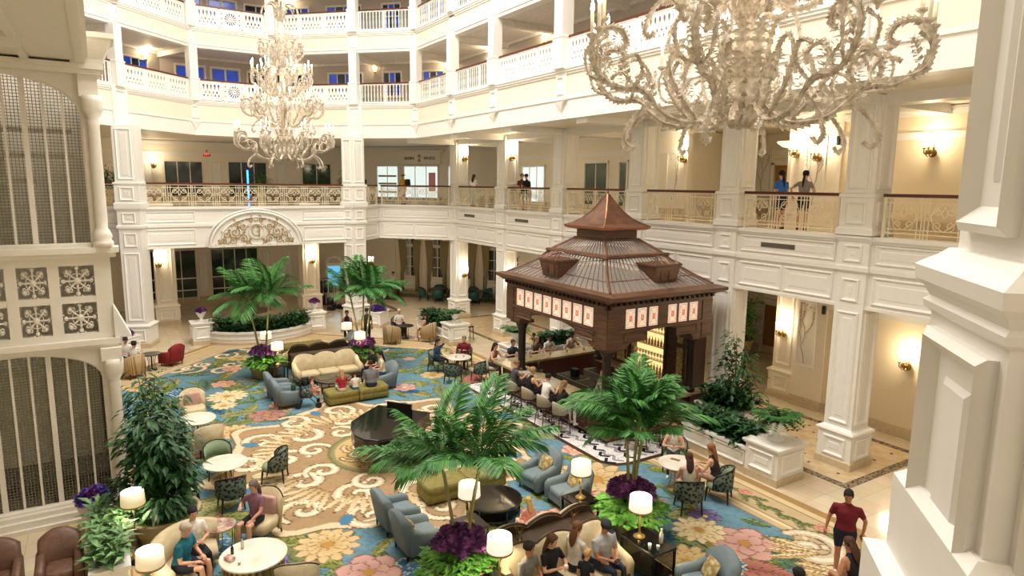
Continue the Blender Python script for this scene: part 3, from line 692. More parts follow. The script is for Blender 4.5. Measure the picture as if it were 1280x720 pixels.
MB().box(0, .1, .22, 2.6, 0, 10).box(LW-.12, LW, .22, 2.6, 0, 10).box(0, LW, 2.6, 2.7, 0, 10).obj('shaft_wall', CAGEP, lt)
MB().box(.3, 3.2, 1.2, 2.5, 1.0, 3.3).box(.5, 1.2, 1.0, 1.2, 0, 3.6).box(2.2, 2.3, 1.0, 1.1, 0, 9).box(1.6, 1.8, 1.3, 1.5, 4, 9.6).obj('lift_car', mat('lift_interior', '#e3e0c8', .5, hex2='#cfcdb4'), lt)
for k in range(5): MB().box(.4, 3.1, 1.12, 1.18, 6.4+k*.55, 6.5+k*.55).obj('stair_rail', CAGEP, lt)
MB().add([(LW, -.1, 4.1), (LW+.32, -.1, 4.1), (LW, -.1, 4.85), (LW, .4, 4.1), (LW+.32, .4, 4.1), (LW, .4, 4.85)], [(0, 1, 2), (5, 4, 3), (1, 4, 5, 2), (0, 3, 4, 1), (0, 2, 5, 3)]).obj('side_ledge', WHITE, lt)
# coffered soffit over the tower
sf = struct(MB().box(-18.6, -1, -7, -.15, 10.0, 10.4).box(-18.6, -1, -.2, -.05, 9.96, 10.08).box(-18.6, -1, -.15, .02, 10.08, 10.3).obj('ceiling_left', CAGEP))
for x in (-16.1, -13.2, -10.4):
    cf = MB(); cf.box(x-1.1, x+1.1, -2.3, -1.0, 9.93, 10.0); cf.M = Matrix.Identity(4)
    MB().box(x-1.05, x+1.05, -.98-.12, -.98, 9.9, 10.01).box(x-1.05, x+1.05, -2.5, -2.38, 9.9, 10.01).box(x-1.05, x-.93, -2.38, -1.1, 9.9, 10.01).box(x+.93, x+1.05, -2.38, -1.1, 9.9, 10.01).obj('coffer_moulding', CAGEP, sf)
wl = struct(MB().box(-18.4, -1, -7, -6.8, 0, 10).obj('wall_left', CREAM2))
# near pillar
PA = math.atan2(-.61, .57)
NP = thing('column', 'large white panelled column close beside the viewer, with a wide moulded dado cap', 'column', (-1.51, 3.05, 0), PA)
NW = mat('near_column_paint', '#f1eee8', .45, var=.015)
def sqr(l, x0, x1, y0, y1): return [[(x0-e, y0-e, z), (x1+e, y0-e, z), (x1+e, y1+e, z), (x0-e, y1+e, z)] for e, z in l]
o = MB().rings(sqr([(.0, 0), (0, 7.1)], .06, .8, .06, .8)).obj('pedestal', NW, NP); panel(.6, 1.75, o, (.44, .06, 5.28), 0, NW, .06, .09); panel(.6, 1.75, o, (.8, .44, 5.28), math.pi/2, NW, .06, .09)
MB().rings(sqr([(0, 7.08), (.025, 7.1), (.03, 7.13), (.01, 7.15), (.03, 7.19), (.06, 7.22), (.065, 7.28), (.04, 7.3), (0, 7.33), (-.03, 7.36)], .06, .8, .06, .8)).obj('dado_cap', NW, NP)
o = MB().rings(sqr([(0, 7.3), (0, 10.2)], .1, .72, .12, .76)).obj('shaft', NW, NP); panel(.44, 2.4, o, (.4, .12, 7.44), 0, NW, .06, .1); panel(.44, 2.4, o, (.72, .44, 7.44), math.pi/2, NW, .06, .1)
MB().rings(sqr([(.14, 5.4), (.14, 5.92), (.08, 5.95)], .06, .8, .06, .8)).rings(sqr([(.06, 5.92), (.06, 6.3), (.02, 6.34)], .06, .8, .06, .8)).obj('ledge', NW, NP)
# ---- bar pavilion
GW = mat('walnut_brown', '#5f4231', .38, kind='grain', var=.35, scale=2.5)
GWD = mat('dark_walnut', '#20130f', .35, kind='grain', var=.3, scale=3)
COPPER = mat('aged_copper', '#5b4033', .42, .35, hex2='#7a5540', scale=3)
COPPERL = mat('bright_copper_edge', '#a56a4c', .35, .5)
GX, GY = -16.75, 14.1; BX, BY = -16.95, 14.35
gz = thing('bar_pavilion', 'dark walnut bar pavilion with copper pagoda spire and ribbed glass roof', 'pavilion', (GX, GY, 0))
HX, HY = 2.6, 2.0
for sx in (-1, 1):
    for sy in (-1, 1):
        px, py = sx*(HX-.3), sy*(HY-.25)
        p = MB().lathe([(.2,1.06),(.2,1.14),(.15,1.18),(.13,1.24),(.13,2.5),(.15,2.54),(.13,2.58),(.2,2.72),(.22,2.78),(.22,2.86)], 12).obj('post', GWD, gz, True, (px, py, 0))
        MB().box(-.3, .3, -.3, .3, 2.84, 2.95).obj('post_capital', GW, p)
# frieze with arches: sides in plan
def frieze(p, q, npan, split):
    L, a = run(p, q)
    arch = [(.62, 2.93)] + [(.62+(L-1.24)*i/20, 2.93+.5*math.sin(math.pi*i/20)**.6) for i in range(1, 20)] + [(L-.62, 2.93)]
    out = [(0, 2.93)] + arch + [(L, 2.93), (L, 4.25), (0, 4.25)]
    f = place('frieze', cut_mesh('frieze', out, [], .24, GW), gz, (p[0], p[1], 0), a)
    MB().box(-.05, L+.05, -.19, -.1, 4.12, 4.25).box(-.03, L+.03, -.16, -.1, 3.42, 3.5).box(-.13, .3, -.145, .1, 2.95, 4.12).box(L-.3, L+.11, -.15, .1, 2.94, 4.11).obj('frieze_moulding', GW, f)
    xs = []
    x0, x1 = .48, L-.48
    if split: h = (x1-x0)/2; w = (h-.16)/(npan//2); xs = [x0+w*(i+.5) for i in range(npan//2)] + [x1-w*(i+.5) for i in range(npan//2)]
    else: w = (x1-x0)/npan; xs = [x0+w*(i+.5) for i in range(npan)]
    for x in xs:
        g = place('glass_panel', SGM, f, (x, -.13, 3.53), scale=((w-.13)/.5, 1, 1)); 
        place('glass_motif', SGT, g, (0, 0, 0))
    for s in (0, 1):
        panel(.9, .28, f, (.95 if s == 0 else L-.95, -.12, 3.1), 0, GW, .03, .05)
SGL = mat('stained_glass_lit', '#f6e3cf', .4, emit=.42, ecol='#ffe6cf'); SGR = mat('rose_glass', '#c9744f', .4, emit=.4)
SGM = MB().box(-.25, .25, -.02, .02, 0, .56).mesh('glass_panel', SGL)
b = MB()
for i in range(6):
    a = math.pi/3*i; b.ell((.07*math.cos(a), -.022, .28+.07*math.sin(a)), .035, .005, .035, 6, 4)
b.ell((0, -.024, .28), .03, .006, .03, 6, 4)
for s in (-1, 1):
    for t_ in (.1, .46): b.tube([(s*.05, -.022, .28), (s*.14, -.022, t_+.02), (s*.2, -.022, t_)], .008, 4)
    b.tube([(s*.215, -.022, .04), (s*.215, -.022, .52)], .008, 4)
b.box(-.22, .22, -.024, -.02, .03, .045).box(-.22, .22, -.024, -.02, .515, .53)
SGT = b.mesh('glass_motif', SGR)
frieze((-HX, -HY), (HX, -HY), 8, False); frieze((HX, -HY), (HX, HY), 6, True); frieze((HX, HY), (-HX, HY), 8, False); frieze((-HX, HY), (-HX, -HY), 6, True)
def rect(hx, hy, z): return [(-hx, -hy, z), (hx, -hy, z), (hx, hy, z), (-hx, hy, z)]
MB().rings([rect(HX+.1, HY+.1, 4.25), rect(HX+.22, HY+.22, 4.32), rect(HX+.5, HY+.3, 4.42), rect(HX+.55, HY+.34, 4.44), rect(HX+.55, HY+.34, 4.54), rect(HX+.25, HY+.15, 4.6)]).obj('eave', GW, gz)
for k in range(26):
    x = -HX+2*HX*k/25; MB().cbox(x, -HY-.2, 4.24, .1, .16, .08).obj('dentil', GWD, gz)
for k in range(20):
    y = -HY+2*HY*k/19; MB().cbox(HX+.2, y, 4.24, .16, .1, .08).obj('dentil', GWD, gz)
# ribbed glass roof
T1 = [(2.75, 2.1, 4.6), (2.25, 1.78, 4.84), (1.8, 1.45, 5.12), (1.5, 1.22, 5.42)]
T2 = [(1.42, 1.15, 5.5), (1.1, .92, 5.7), (.75, .7, 5.9)]
PANE = mat('roof_glass', '#e6e2da', .08, alpha=.2)
def side_pts(prof, side, u):
    out = []
    for hx, hy, z in prof:
        c = rect(hx, hy, z); a, b_ = Vector(c[side]), Vector(c[(side+1) % 4]); out.append(a.lerp(b_, u))
    return out
for prof, n in ((T1, 20), (T2, 16)):
    gl = MB(); gl.rings([rect(*p) for p in prof], caps=False); gl.obj('glazing', PANE, gz)
    for side in range(4):
        for i in range(n):
            r = .015 if i else .045
            MB().tube(side_pts(prof, side, i/n), r, 4).obj('roof_rib' if i else 'hip_rib', COPPER, gz)
        if prof is T1: MB().tube(side_pts([T1[1]], side, 0)+side_pts([T1[1]], side, 1), .018, 4).obj('purlin', COPPER, gz)
MB().rings([rect(1.55, 1.27, 5.4), rect(1.6, 1.32, 5.43), rect(1.58, 1.3, 5.5), rect(1.42, 1.15, 5.52)]).obj('ring_beam', COPPER, gz)
MB().rings([rect(.8, .75, 5.86), rect(.8, .75, 5.92), rect(.72, .67, 5.94), rect(.72, .67, 6.22)]).obj('neck', GW, gz)
SP = [(.9, .84, 6.2), (1.02, .95, 6.24), (1.04, .97, 6.31)]
MB().rings([rect(*p) for p in SP]).obj('spire_eave', COPPERL, gz)
prof = [(1.04, .97, 6.31), (.8, .75, 6.41), (.57, .53, 6.57), (.37, .34, 6.79), (.2, .18, 7.05), (.06, .055, 7.28), (.03, .03, 7.33)]
MB().rings([rect(*p) for p in prof]).obj('spire', COPPER, gz)
for side in range(4):
    MB().tube(side_pts(prof, side, 0), .028, 5).obj('spire_hip', COPPERL if side == 1 else COPPER, gz)
MB().lathe([(.05,7.27),(.06,7.31),(.025,7.35),(.045,7.39),(.012,7.44),(.008,7.56)], 8).obj('finial', COPPER, gz)
for (dx, dy, a) in ((-.25, -1.75, 0), (2.2, .3, math.pi/2)):
    d = MB().rings([[(x*k, y*k, z) for x, y in ((-.5, -.38), (.5, -.38), (.5, .45), (-.5, .45))] for k, z in ((.74, 4.72), (.8, 4.72), (1.0, 5.22), (1.08, 5.24), (1.08, 5.29))]).obj('dormer', GW, gz, loc=(dx, dy, 0), rz=a)
    for x in (-.17, .17): MB().box(x-.12, x+.12, -.37, -.3, 4.83, 5.15).obj('dormer_louvre', COPPER, d)
    for i in range(5):
        x = -.5+i*.25
        MB().tube([(x, -.4, 5.29), (x*.3, .0, 5.5)], .014, 4).obj('dormer_rib', COPPER, d)
        MB().tube([(-.5 if i < 3 else .5, -.4+.2*i, 5.29), (0, .1, 5.5)], .014, 4).obj('dormer_rib', COPPER, d)
# bar counter (U-shape)
STONE = mat('honed_bar_stone', '#a3916c', .15, hex2='#c2b18c', scale=4, coat=.3)
MAHO = mat('bar_mahogany', '#5c2d20', .35, kind='grain', var=.3, scale=2.5)
bc = thing('bar_counter', 'U-shaped bar counter of mottled stone on reddish mahogany panels', 'bar counter', (BX, BY, 0))
U_out = [(-3.6, 2.3), (-3.6, -2.3), (2.9, -2.3), (2.9, 1.2)]; U_in = [(2.2, 1.2), (2.2, -1.6), (-2.85, -1.6), (-2.85, 2.3)]
MB().prism(U_out+U_in, 1.04, 1.12).obj('counter_top', STONE, bc)
MB().prism([(-3.3, 2.3), (-3.3, -2.0), (2.65, -2.0), (2.65, 1.2), (2.35, 1.2), (2.35, -1.7), (-3.0, -1.7), (-3.0, 2.3)], 0, 1.04).obj('bar_front', MAHO, bc)
for k in range(6):
    x = -2.75+k*.98; panel(.86, .62, bc, (x, -2.0, .28), 0, MAHO, .05, .07, 'front_panel')
for k in range(3): panel(.9, .62, bc, (2.65, -1.4+k*1.0, .28), math.pi/2, MAHO, .05, .07, 'front_panel')
MB().tube([(-3.3, -2.15, .2), (2.8, -2.15, .2), (2.8, 1.2, .2)], .03, 6).obj('foot_rail', BRASS, bc)
MB().box(-3.3, 2.66, -2.06, -2.0, 0, .14).box(-3.3, 2.66, -2.07, -2.0, .96, 1.04).obj('bar_plinth', GWD, bc)
STEEL = mat('brushed_steel', '#8d8a80', .35, .6)
ws = thing('back_station', 'steel under-counter bar station with sinks and ice wells', 'bar station', (BX-.6, BY+.2, 0))
MB().box(-1.2, 1.6, -.9, -.2, 0, .85).box(-1.2, 1.6, .35, .9, 0, .85).obj('cabinet', STEEL, ws, bevel=.02)
for q in ((-1.1, -.2, -.85, -.25, .84, .87), (0, .8, -.85, -.25, .84, .87), (-1, 0, .4, .85, .84, .87)): MB().box(*q).obj('sink_well', BLACKM, ws)
for x, y in ((-.6, -.5), (.5, .6), (1.2, -.5)):
    MB().box(x-.14, x+.14, y-.1, y+.1, .85, 1.12).obj('till', BLACKM, ws)
tag(MB().box(-.2, .2, -.12, .12, 0, .05).box(-.17, .17, -.06, .09, .05, .13).obj('till_screen', BLACKM, loc=(-15.6, 12.5, 1.12), rz=.5, bevel=.015), 'black payment terminal lying on the near bar counter', 'terminal')
tag(MB().box(-.16, .16, -.12, .12, 0, .04).box(-.15, .15, .02, .06, .04, .3).obj('till_screen', BLACKM, loc=(-18.5, 12.75, 1.12), rz=2.4, bevel=.01), 'upright black till screen at the bar corner under the pavilion', 'till')
# back bar against the column wall
bb = thing('back_bar', 'walnut back-bar cabinet with lit glass shelves and gold lattice doors', 'cabinet', (-16.75, 16.5, 0))
MB().box(-2.4, 2.3, -.55, .3, 0, .95).obj('base_cabinet', MAHO, bb)
for x in (1.42, 1.86): 
    d = panel(.4, .78, bb, (x+.1, -.55, .08), 0, MAHO, .04, .05, 'cabinet_door'); MB().tube([(.12 if x < 1.6 else -.12, -.07, .45), (.12 if x < 1.6 else -.12, -.07, .62)], .012, 5).obj('handle', mat('chrome', '#d8d8d8', .2, .9), d)
MB().box(-2.45, 2.45, -.7, .3, .95, 1.02).obj('stone_top', STONE, bb)
MB().box(-1.1, .55, .2, .28, 1.02, 3.3).obj('mirror_back', mat('lit_bar_back', '#f1dca6', .3, emit=.9, ecol='#ffdf9a', hex2='#cfae62', scale=14), bb)
for z in (1.45, 1.95, 2.45): MB().box(-1.1, .55, -.05, .22, z, z+.03).obj('glass_shelf', mat('shelf_glass', '#e7e0c8', .1, alpha=.7), bb)
MB().box(-1.2, -1.1, -.1, .28, 1.02, 3.4).box(.55, .65, -.1, .28, 1.02, 3.4).box(-2.3, 2.1, -.1, .28, 3.3, 3.42).obj('shelf_frame', GW, bb)
for x0, x1 in ((.65, 1.25), (1.25, 2.1), (-2.3, -1.2)):
    c = MB().box(x0, x1, -.05 if x0 == .65 else -.25, .28, 1.02, 3.3).obj('tall_cabinet', GW, bb)
    if x0 != .65:
        for i in range(2):
            for z0, z1 in ((1.15, 2.25), (2.4, 3.15)):
                w = (x1-x0)/2; MB().box(x0+w*i+.08, x0+w*(i+1)-.08, -.27, -.25, z0, z1).obj('lattice_door', mat('gold_lattice', '#8c6f3a', .4, scale=22, hex2='#d7bd7c', kind='voronoi'), c)
    else:
        for z in (1.5, 2.0, 2.5): MB().box(x0+.06, x1-.06, -.07, .0, z, z+.34).obj('niche', GW, c)
fan = MB()
for i in range(7):
    a = math.pi*(.1+.8*i/6); fan.tube([(-.28, .1, 2.75), (-.28+.6*math.cos(a), .1, 2.75+.55*math.sin(a))], .03, 4)
fan.obj('fan_tracery', GW, bb)
BOT = MB().lathe([(.045,0),(.045,.17),(.015,.23),(.015,.3)], 8).mesh('bottle', mat('amber_bottle', '#c79a4a', .15, hex2='#efe0b8', scale=3), True)
WGL = MB().lathe([(.04,0),(.008,.02),(.008,.1),(.045,.14),(.05,.24)], 8).mesh('wine_glass', mat('clear_glassware', '#efe8d2', .1, alpha=.75), True)
for r, z in enumerate((1.02, 1.48, 1.98, 2.48)):
    for k in range(11):
        g = r in (0, 2)
        o = place('bottle' if g else 'wine_glass', BOT if g else WGL, None, (-17.78+k*.15, 16.52, z))
        tag(o, ('slim amber bottle on the lit back-bar shelves' if g else 'clear stemmed glass on the lit back-bar shelves'), 'bottle' if g else 'glass', 'bottles on the back bar' if g else 'glasses on the back bar')
# herringbone floor round the bar
HB = struct(MB().prism([(-21.6, 11.6), (-21.3, 11.25), (-13.4, 11.25), (-12.95, 11.5), (-12.8, 12.0), (-12.8, 16.6), (-21.6, 16.6)], 0, .018).obj('floor_bar', mat('bar_border_stone', '#4a3527', .3)))
MB().prism([(-21.45, 11.6), (-21.2, 11.4), (-13.45, 11.4), (-13.08, 11.6), (-12.95, 12.0), (-12.95, 16.6), (-21.45, 16.6)], .018, .021).obj('grout_bed', mat('pale_grout', '#e9e6e2', .5), HB)
hm = [MB(), MB(), MB()]
l_, w_ = .3, .1
nx, ny = 46, 32
for i in range(-nx, nx):
    for j in range(-4, 96):
        cx = -17.2+i*.3*.7071*1.0; cy = 11.4+j*.1*.7071*1.0
        k = (i+j) % 2
        a = math.pi/4 if i % 2 else -math.pi/4
        y = cy*1.0
        if j % 2: continue
        if not (-21.35 < cx < -13.1 and 11.5 < y < 16.5): continue
        if -20.1 < cx < -14.2 and y > 12.4: continue
        b = hm[(2 if (j//2+i//2) % 5 == 0 else (1 if (j//2) % 3 == 0 else 0))]
        b.M = Matrix.Translation((cx, y, 0)) @ Matrix.Rotation(a, 4, 'Z')
        b.box(-.145, .145, -.046, .046, .02, .026)
for b, nm, m in zip(hm, ('white_mosaic', 'grey_mosaic', 'black_mosaic'), (mat('white_mosaic', '#efecea', .25), mat('grey_mosaic', '#a09ca6', .25), mat('black_mosaic', '#2c2a33', .25))):
    b.M = Matrix.Identity(4); tag(b.obj(nm, m, HB), kind='stuff')
# ================================================================ CHANDELIERS
def leaf(b, p, d, l, w, droop=.3, up=(0, 0, 1), seg=2):
    p = Vector(p); d = Vector(d).normalized(); s = d.cross(Vector(up))
    if s.length < .05: s = Vector((1, 0, 0))
    s.normalize(); n = s.cross(d)
    a = p+d*l*.45+n*l*.06-Vector((0, 0, droop*l*.15)); c = p+d*l-Vector((0, 0, droop*l*.6))
    b.add([tuple(p), tuple(a-s*w/2), tuple(a-n*w*.18), tuple(a+s*w/2), tuple(c)], [(0, 1, 2), (0, 2, 3), (1, 4, 2), (2, 4, 3)])
CHM = mat('antique_white_metal', '#e6ddcf', .5, scale=14, hex2='#b3a796')
def ribbon_leaves(b, pts, w, step=1, jag=True, seed=0):
    """serrated acanthus fringe along a path"""
    rnd = random.Random(seed); P = [Vector(p) for p in pts]
    for i in range(1, len(P)-1, step):
        t = (P[i+1]-P[i-1]).normalized(); s = t.cross(Vector((0, 1, 0)))
        if s.length < .1: s = t.cross(Vector((1, 0, 0)))
        s.normalize(); l = (P[i+1]-P[i-1]).length*.55
        for sg, ax in ((1, s), (-1, s), (1, Vector((0, 1, 0))), (-1, Vector((0, 1, 0)))):
            k = w*rnd.uniform(.7, 1.2); a = P[i]-t*l; c = P[i]+t*l; tip = P[i]+ax*sg*k+t*l*.9
            b.add([tuple(a), tuple(c), tuple(tip)], [(0, 1, 2)])
def smooth(pts, n=4):
    P = [Vector(p) for p in pts]; out = []
    for i in range(len(P)-1):
        p0, p1, p2, p3 = P[max(i-1, 0)], P[i], P[i+1], P[min(i+2, len(P)-1)]
        for k in range(n):
            t = k/n; out.append(.5*((2*p1)+(-p0+p2)*t+(2*p0-5*p1+4*p2-p3)*t*t+(-p0+3*p1-3*p2+p3)*t**3))
    out.append(P[-1]); return out
def arm_mesh(R_, s):
    b = MB()
    def c(l): return smooth([(R_*r, y, z*s) for r, y, z in l], 5)
    for l, r, w in (([(.1,0,.3),(.28,0,.02),(.5,0,.06),(.68,0,.34),(.84,0,.36),(.96,0,.52),(1,0,.78),(.93,0,.98),(.82,0,.98),(.78,0,.84),(.83,0,.76)], .018, .058),
                    ([(.3,0,.04),(.42,0,.3),(.5,0,.62),(.44,0,.86),(.36,0,.78),(.37,0,.64)], .013, .05),
                    ([(.6,.02,.22),(.72,.02,.02),(.78,.02,-.2),(.74,.02,-.3),(.7,.02,-.24)], .01, .045),
                    ([(.66,-.02,.32),(.6,-.1,.52),(.66,-.16,.7),(.74,-.12,.66)], .014, .035),
                    ([(.74,.02,.36),(.7,.12,.5),(.76,.2,.68),(.85,.18,.62)], .014, .035),
                    ([(.9,0,.44),(.98,.14,.5),(1.0,.2,.75),(.93,.16,.9)], .012, .03), ([(.9,0,.44),(.98,-.14,.5),(1.0,-.2,.75),(.93,-.16,.9)], .012, .03)):
        P = c(l); b.tube(P, r*(.6+.4*s), 5); ribbon_leaves(b, P, w*(.6+.4*s), 1, seed=len(P))
    for (x, y, z, dx, dy) in ((.36, 0, .04, .5, .5), (.36, 0, .04, .5, -.5), (.58, 0, .2, .3, .6), (.58, 0, .2, .3, -.6), (.76, 0, .36, .2, .4), (.76, 0, .36, .2, -.4), (.95, 0, .5, -.3, .5), (.95, 0, .5, -.3, -.5)):
        q0 = Vector((R_*x, y, z*s)); sp = [q0+Vector((dx*.3*u*R_/1.9, dy*.22*u, .42*s*u-.12*u*u)) for u in (0, .2, .4, .6, .8, 1)]
        for i in range(1, 6):
            dd = sp[i]-sp[i-1]
            for sg in (-1, 1): leaf(b, sp[i], dd.normalized()*.5+dd.cross(Vector((dy, -dx, .3))).normalized()*sg, .13*math.sin(.4+.45*i), .055, .2)
    for k, (x, y, z) in enumerate(((.93, 0, 1.0), (.99, .17, .86), (.97, -.17, .86))):
        b.lathe([(.012,0),(.02,.05),(.06,.08),(.065,.1),(.02,.1)], 8, (R_*x, y, z*s))
    return b.mesh('arm', CHM)
CNM = MB().lathe([(.022,0),(.022,.24)], 8, m=0).lathe([(.012,.24),(.026,.28),(.02,.33),(.004,.38)], 8, m=1).mesh('candle', [CANDLE, FLAME], True)
def chandelier(loc, label):
    t = thing('chandelier', label, 'chandelier', loc)
    body = MB().lathe([(.02,-.02),(.07,.02),(.1,.12),(.13,.3),(.15,.6),(.1,.95),(.08,1.1),(.13,1.3),(.08,1.7),(.1,2.4),(.2,2.6),(.1,2.9),(.09,3.6),(.17,3.8),(.09,4.1),(.22,4.4),(.27,4.6),(.24,4.85),(.1,5.1),(.06,5.5),(.1,5.6),(.04,5.8)], 14).obj('stem', CHM, t, True)
    MB().tube([(0, 0, 5.7), (0, 0, 14)], .03, 6).obj('chain', CHM, t)
    for z0, R_, s, n, ph in ((.05, 1.9, 1.0, 8, .2), (1.35, 1.5, .95, 8, .6), (2.5, 1.12, .85, 7, .1), (3.6, .8, .8, 6, .5)):
        me = arm_mesh(R_, s)
        for i in range(n):
            a = place('arm', me, t, (0, 0, z0), ph+2*math.pi*i/n)
            for x, y, z in ((.93, 0, 1.0), (.99, .17, .86), (.97, -.17, .86)):
                if R_ < 1 and y: continue
                place('candle', CNM, a, (R_*x, y, z*s+.09))
    lf = MB()
    pts = smooth([(.1, 0, 0), (.26, 0, .25), (.3, 0, .55), (.36, 0, .72), (.46, 0, .74)], 5)
    for i, p in enumerate(pts[:-1]):
        q = pts[i+1]; w = .06*math.sin(math.pi*(i+1)/len(pts))+.012; jw = w*(1.6 if i % 2 else .6); w2 = .06*math.sin(math.pi*(i+2)/len(pts))+.01
        lf.add([(p.x, -jw, p.z), (p.x-.03, 0, p.z), (p.x, jw, p.z), (q.x, -w2, q.z), (q.x-.03, 0, q.z), (q.x, w2, q.z)], [(0,1,4,3), (1,2,5,4)])
    LFM = lf.mesh('acanthus_leaf', CHM)
    for z0, s, n in ((.0, 1.1, 12), (.45, 1.0, 10), (1.2, .9, 10), (2.4, .8, 8), (3.5, .7, 8), (4.2, .75, 8), (5.2, .7, 8)):
        for i in range(n): place('acanthus_leaf', LFM, t, (0, 0, z0), 2*math.pi*(i+.5*(n % 4 == 0))/n, scale=s)
    dr = MB(); P = smooth([(.05, 0, 5.6), (.3, 0, 5.85), (.6, 0, 5.75), (.7, 0, 5.5)], 5); dr.tube(P, .012, 4); ribbon_leaves(dr, P, .05); DRM = dr.mesh('plume', CHM)
    for i in range(6): place('plume', DRM, t, (0, 0, 0), math.pi*i/3)
    return t
ch = chandelier((-27.1, 6.35, 8.4), 'distant tiered white acanthus chandelier hanging before the entrance wall')
dup(ch, (-5.45, 6.6, 8.3), .25, 'huge foreground white acanthus chandelier hanging over the lounge')
for p, e in (((-27.1, 6.35, 9.9), 200), ((-27.1, 6.35, 12.0), 120), ((-5.45, 6.6, 9.7), 200)):
    l = bpy.data.lights.new('chandelier_glow', 'POINT'); l.energy = e; l.shadow_soft_size = 1.2; l.color = (1, .88, .7)
    o = bpy.data.objects.new('chandelier_glow', l); COL.objects.link(o); o.location = p
# ================================================================ PLANTS
def leafmat(n, a, b_): return mat(n, a, .5, hex2=b_, scale=5)
GREEN = leafmat('palm_green', '#27602a', '#4f8f3a'); DKG = leafmat('dark_leaf', '#173f1d', '#2c5e28'); MDG = leafmat('mid_leaf', '#235724', '#3f7c34'); LTG = leafmat('bright_leaf', '#4f9a35', '#8cc860')
STEM = mat('plant_stem', '#6b5a3a', .7, var=.2); PTRUNK = mat('palm_stem', '#7f8a4a', .6, hex2='#a08e63', scale=4)
PURP = mat('purple_flower', '#54265f', .6, hex2='#8a4a92', scale=16); MAG = mat('magenta_flower', '#7d3f86', .6, hex2='#b06aa8', scale=16); BLUP = mat('violet_flower', '#4a2f86', .6, hex2='#6d55b8', scale=16)
def frond_mesh(L_, seed, drp):
    rnd = random.Random(seed); b = MB(); P = []
    n = 34
    for i in range(n+1):
        u = i/n; P.append(Vector((L_*u*(1-.12*u), .06*math.sin(u*3), L_*(.5*u-drp*u*u))))
    b.tube(P[::3]+[P[-1]], [.016*(1-.8*i/12) for i in range(len(P[::3])+1)], 4)
    for i in range(5, n+1):
        u = i/n; t = (P[i]-P[i-1]).normalized(); ll = L_*.36*math.sin(math.pi*(.12+.8*u))**.7
        for sg in (-1, 1):
            d = Vector((t.x*.75, sg*(1.0-.45*u), t.z*.75+.25-.25*u+rnd.uniform(-.08, .08)))
            leaf(b, P[i], d, ll*rnd.uniform(.85, 1.1), .055, droop=.55+.3*rnd.random())
    return b.mesh('frond', GREEN)
FROND = [frond_mesh(1.7, 1, .45), frond_mesh(1.7, 2, .62), frond_mesh(1.7, 3, .26)]
def palm(loc, hs, s, label, seed, nf=11):
    rnd = random.Random(seed); t = thing('palm_tree', label, 'palm', loc)
    for k, (dx, dy, h) in enumerate(hs):
        bx, by = dx*.25, dy*.25
        P = [(bx+(dx-bx)*u**1.3, by+(dy-by)*u**1.3, h*u) for u in (0, .2, .4, .6, .8, 1)]
        MB().tube(P, [.05*s, .04*s, .036*s, .034*s, .036*s, .03*s], 7).obj('trunk', PTRUNK, t, True)
        for i in range(nf):
            u = i/nf; el = rnd.uniform(-.05, .5) if i % 3 else rnd.uniform(.5, .95)
            f = place('frond', FROND[i % 3 if i % 3 else 2], t, (dx, dy, h-.05), rot=(rnd.uniform(-.15, .15), -el, 2.4*i+seed), scale=s*rnd.uniform(.8, 1.05))
    return t
def bush(b, c, r, h, n, ll, lw, seed, up=.5):
    rnd = random.Random(seed)
    for i in range(n):
        a = rnd.uniform(0, 2*math.pi); q = math.sqrt(rnd.random()); z = rnd.random()
        p = (c[0]+r*q*math.cos(a)*(1-.4*z), c[1]+r*q*math.sin(a)*(1-.4*z), c[2]+h*z*(1-.5*q))
        leaf(b, p, (math.cos(a)+rnd.uniform(-.5, .5), math.sin(a)+rnd.uniform(-.5, .5), up*rnd.uniform(.2, 1.6)), ll*rnd.uniform(.7, 1.2), lw*rnd.uniform(.8, 1.2), .6)
def hedge_mesh(x0, x1, y0, y1, z, h, n, ll, lw, seed, m, path=None):
    b = MB(); rnd = random.Random(seed)
    for i in range(n):
        u = rnd.random(); v = rnd.random()
        if path: (px, py, an) = path(u); x = px-math.sin(an)*(v-.5)*y1; y = py+math.cos(an)*(v-.5)*y1
        else: x = x0+(x1-x0)*u; y = y0+(y1-y0)*v
        a = rnd.uniform(0, 6.28)
        leaf(b, (x, y, z+h*rnd.random()**1.2*.8), (math.cos(a), math.sin(a), rnd.uniform(.2, 1.5)), ll*rnd.uniform(.6, 1.15), lw*rnd.uniform(.8, 1.2), .7)
    return b
def head_mesh(m, name='flower_head'):
    b = MB(); rnd = random.Random(3)
    for i in range(46):
        u = rnd.uniform(-.25, 1); a = rnd.uniform(0, 6.28); s = math.sqrt(max(0, 1-u*u)); p = Vector((s*math.cos(a), s*math.sin(a), u))*.085
        leaf(b, p*.55, p+Vector((rnd.uniform(-.03, .03), rnd.uniform(-.03, .03), 0)), .07, .06, .2)
    b.ell((0, 0, .0), .065, .065, .06, 8, 5)
    return b.mesh(name, m)
HEADS = {'purple': head_mesh(PURP), 'magenta': head_mesh(MAG), 'violet': head_mesh(BLUP)}
def flowers(t, c, r, n, kind, seed, dome=.18, s=1.3):
    rnd = random.Random(seed)
    for i in range(n):
        a = 2.4*i; q = math.sqrt((i+.5)/n)
        place('flower_head', HEADS[kind if rnd.random() < .75 else ('purple' if kind != 'purple' else 'magenta')], t, (c[0]+r*q*math.cos(a), c[1]+r*q*math.sin(a), c[2]+dome*(1-q*q)+rnd.uniform(-.02, .03)), rnd.uniform(0, 6), scale=s*rnd.uniform(.85, 1.15))
BRONZE = mat('bronze_planter', '#8d7a4c', .45, .25, hex2='#a8946a', scale=5); SOIL = mat('soil', '#2a2018', .9)
POTC = mat('cream_terracotta', '#d8c39a', .6, hex2='#c9b084', scale=4); POTY = mat('yellow_glazed_pot', '#ecd59a', .35)
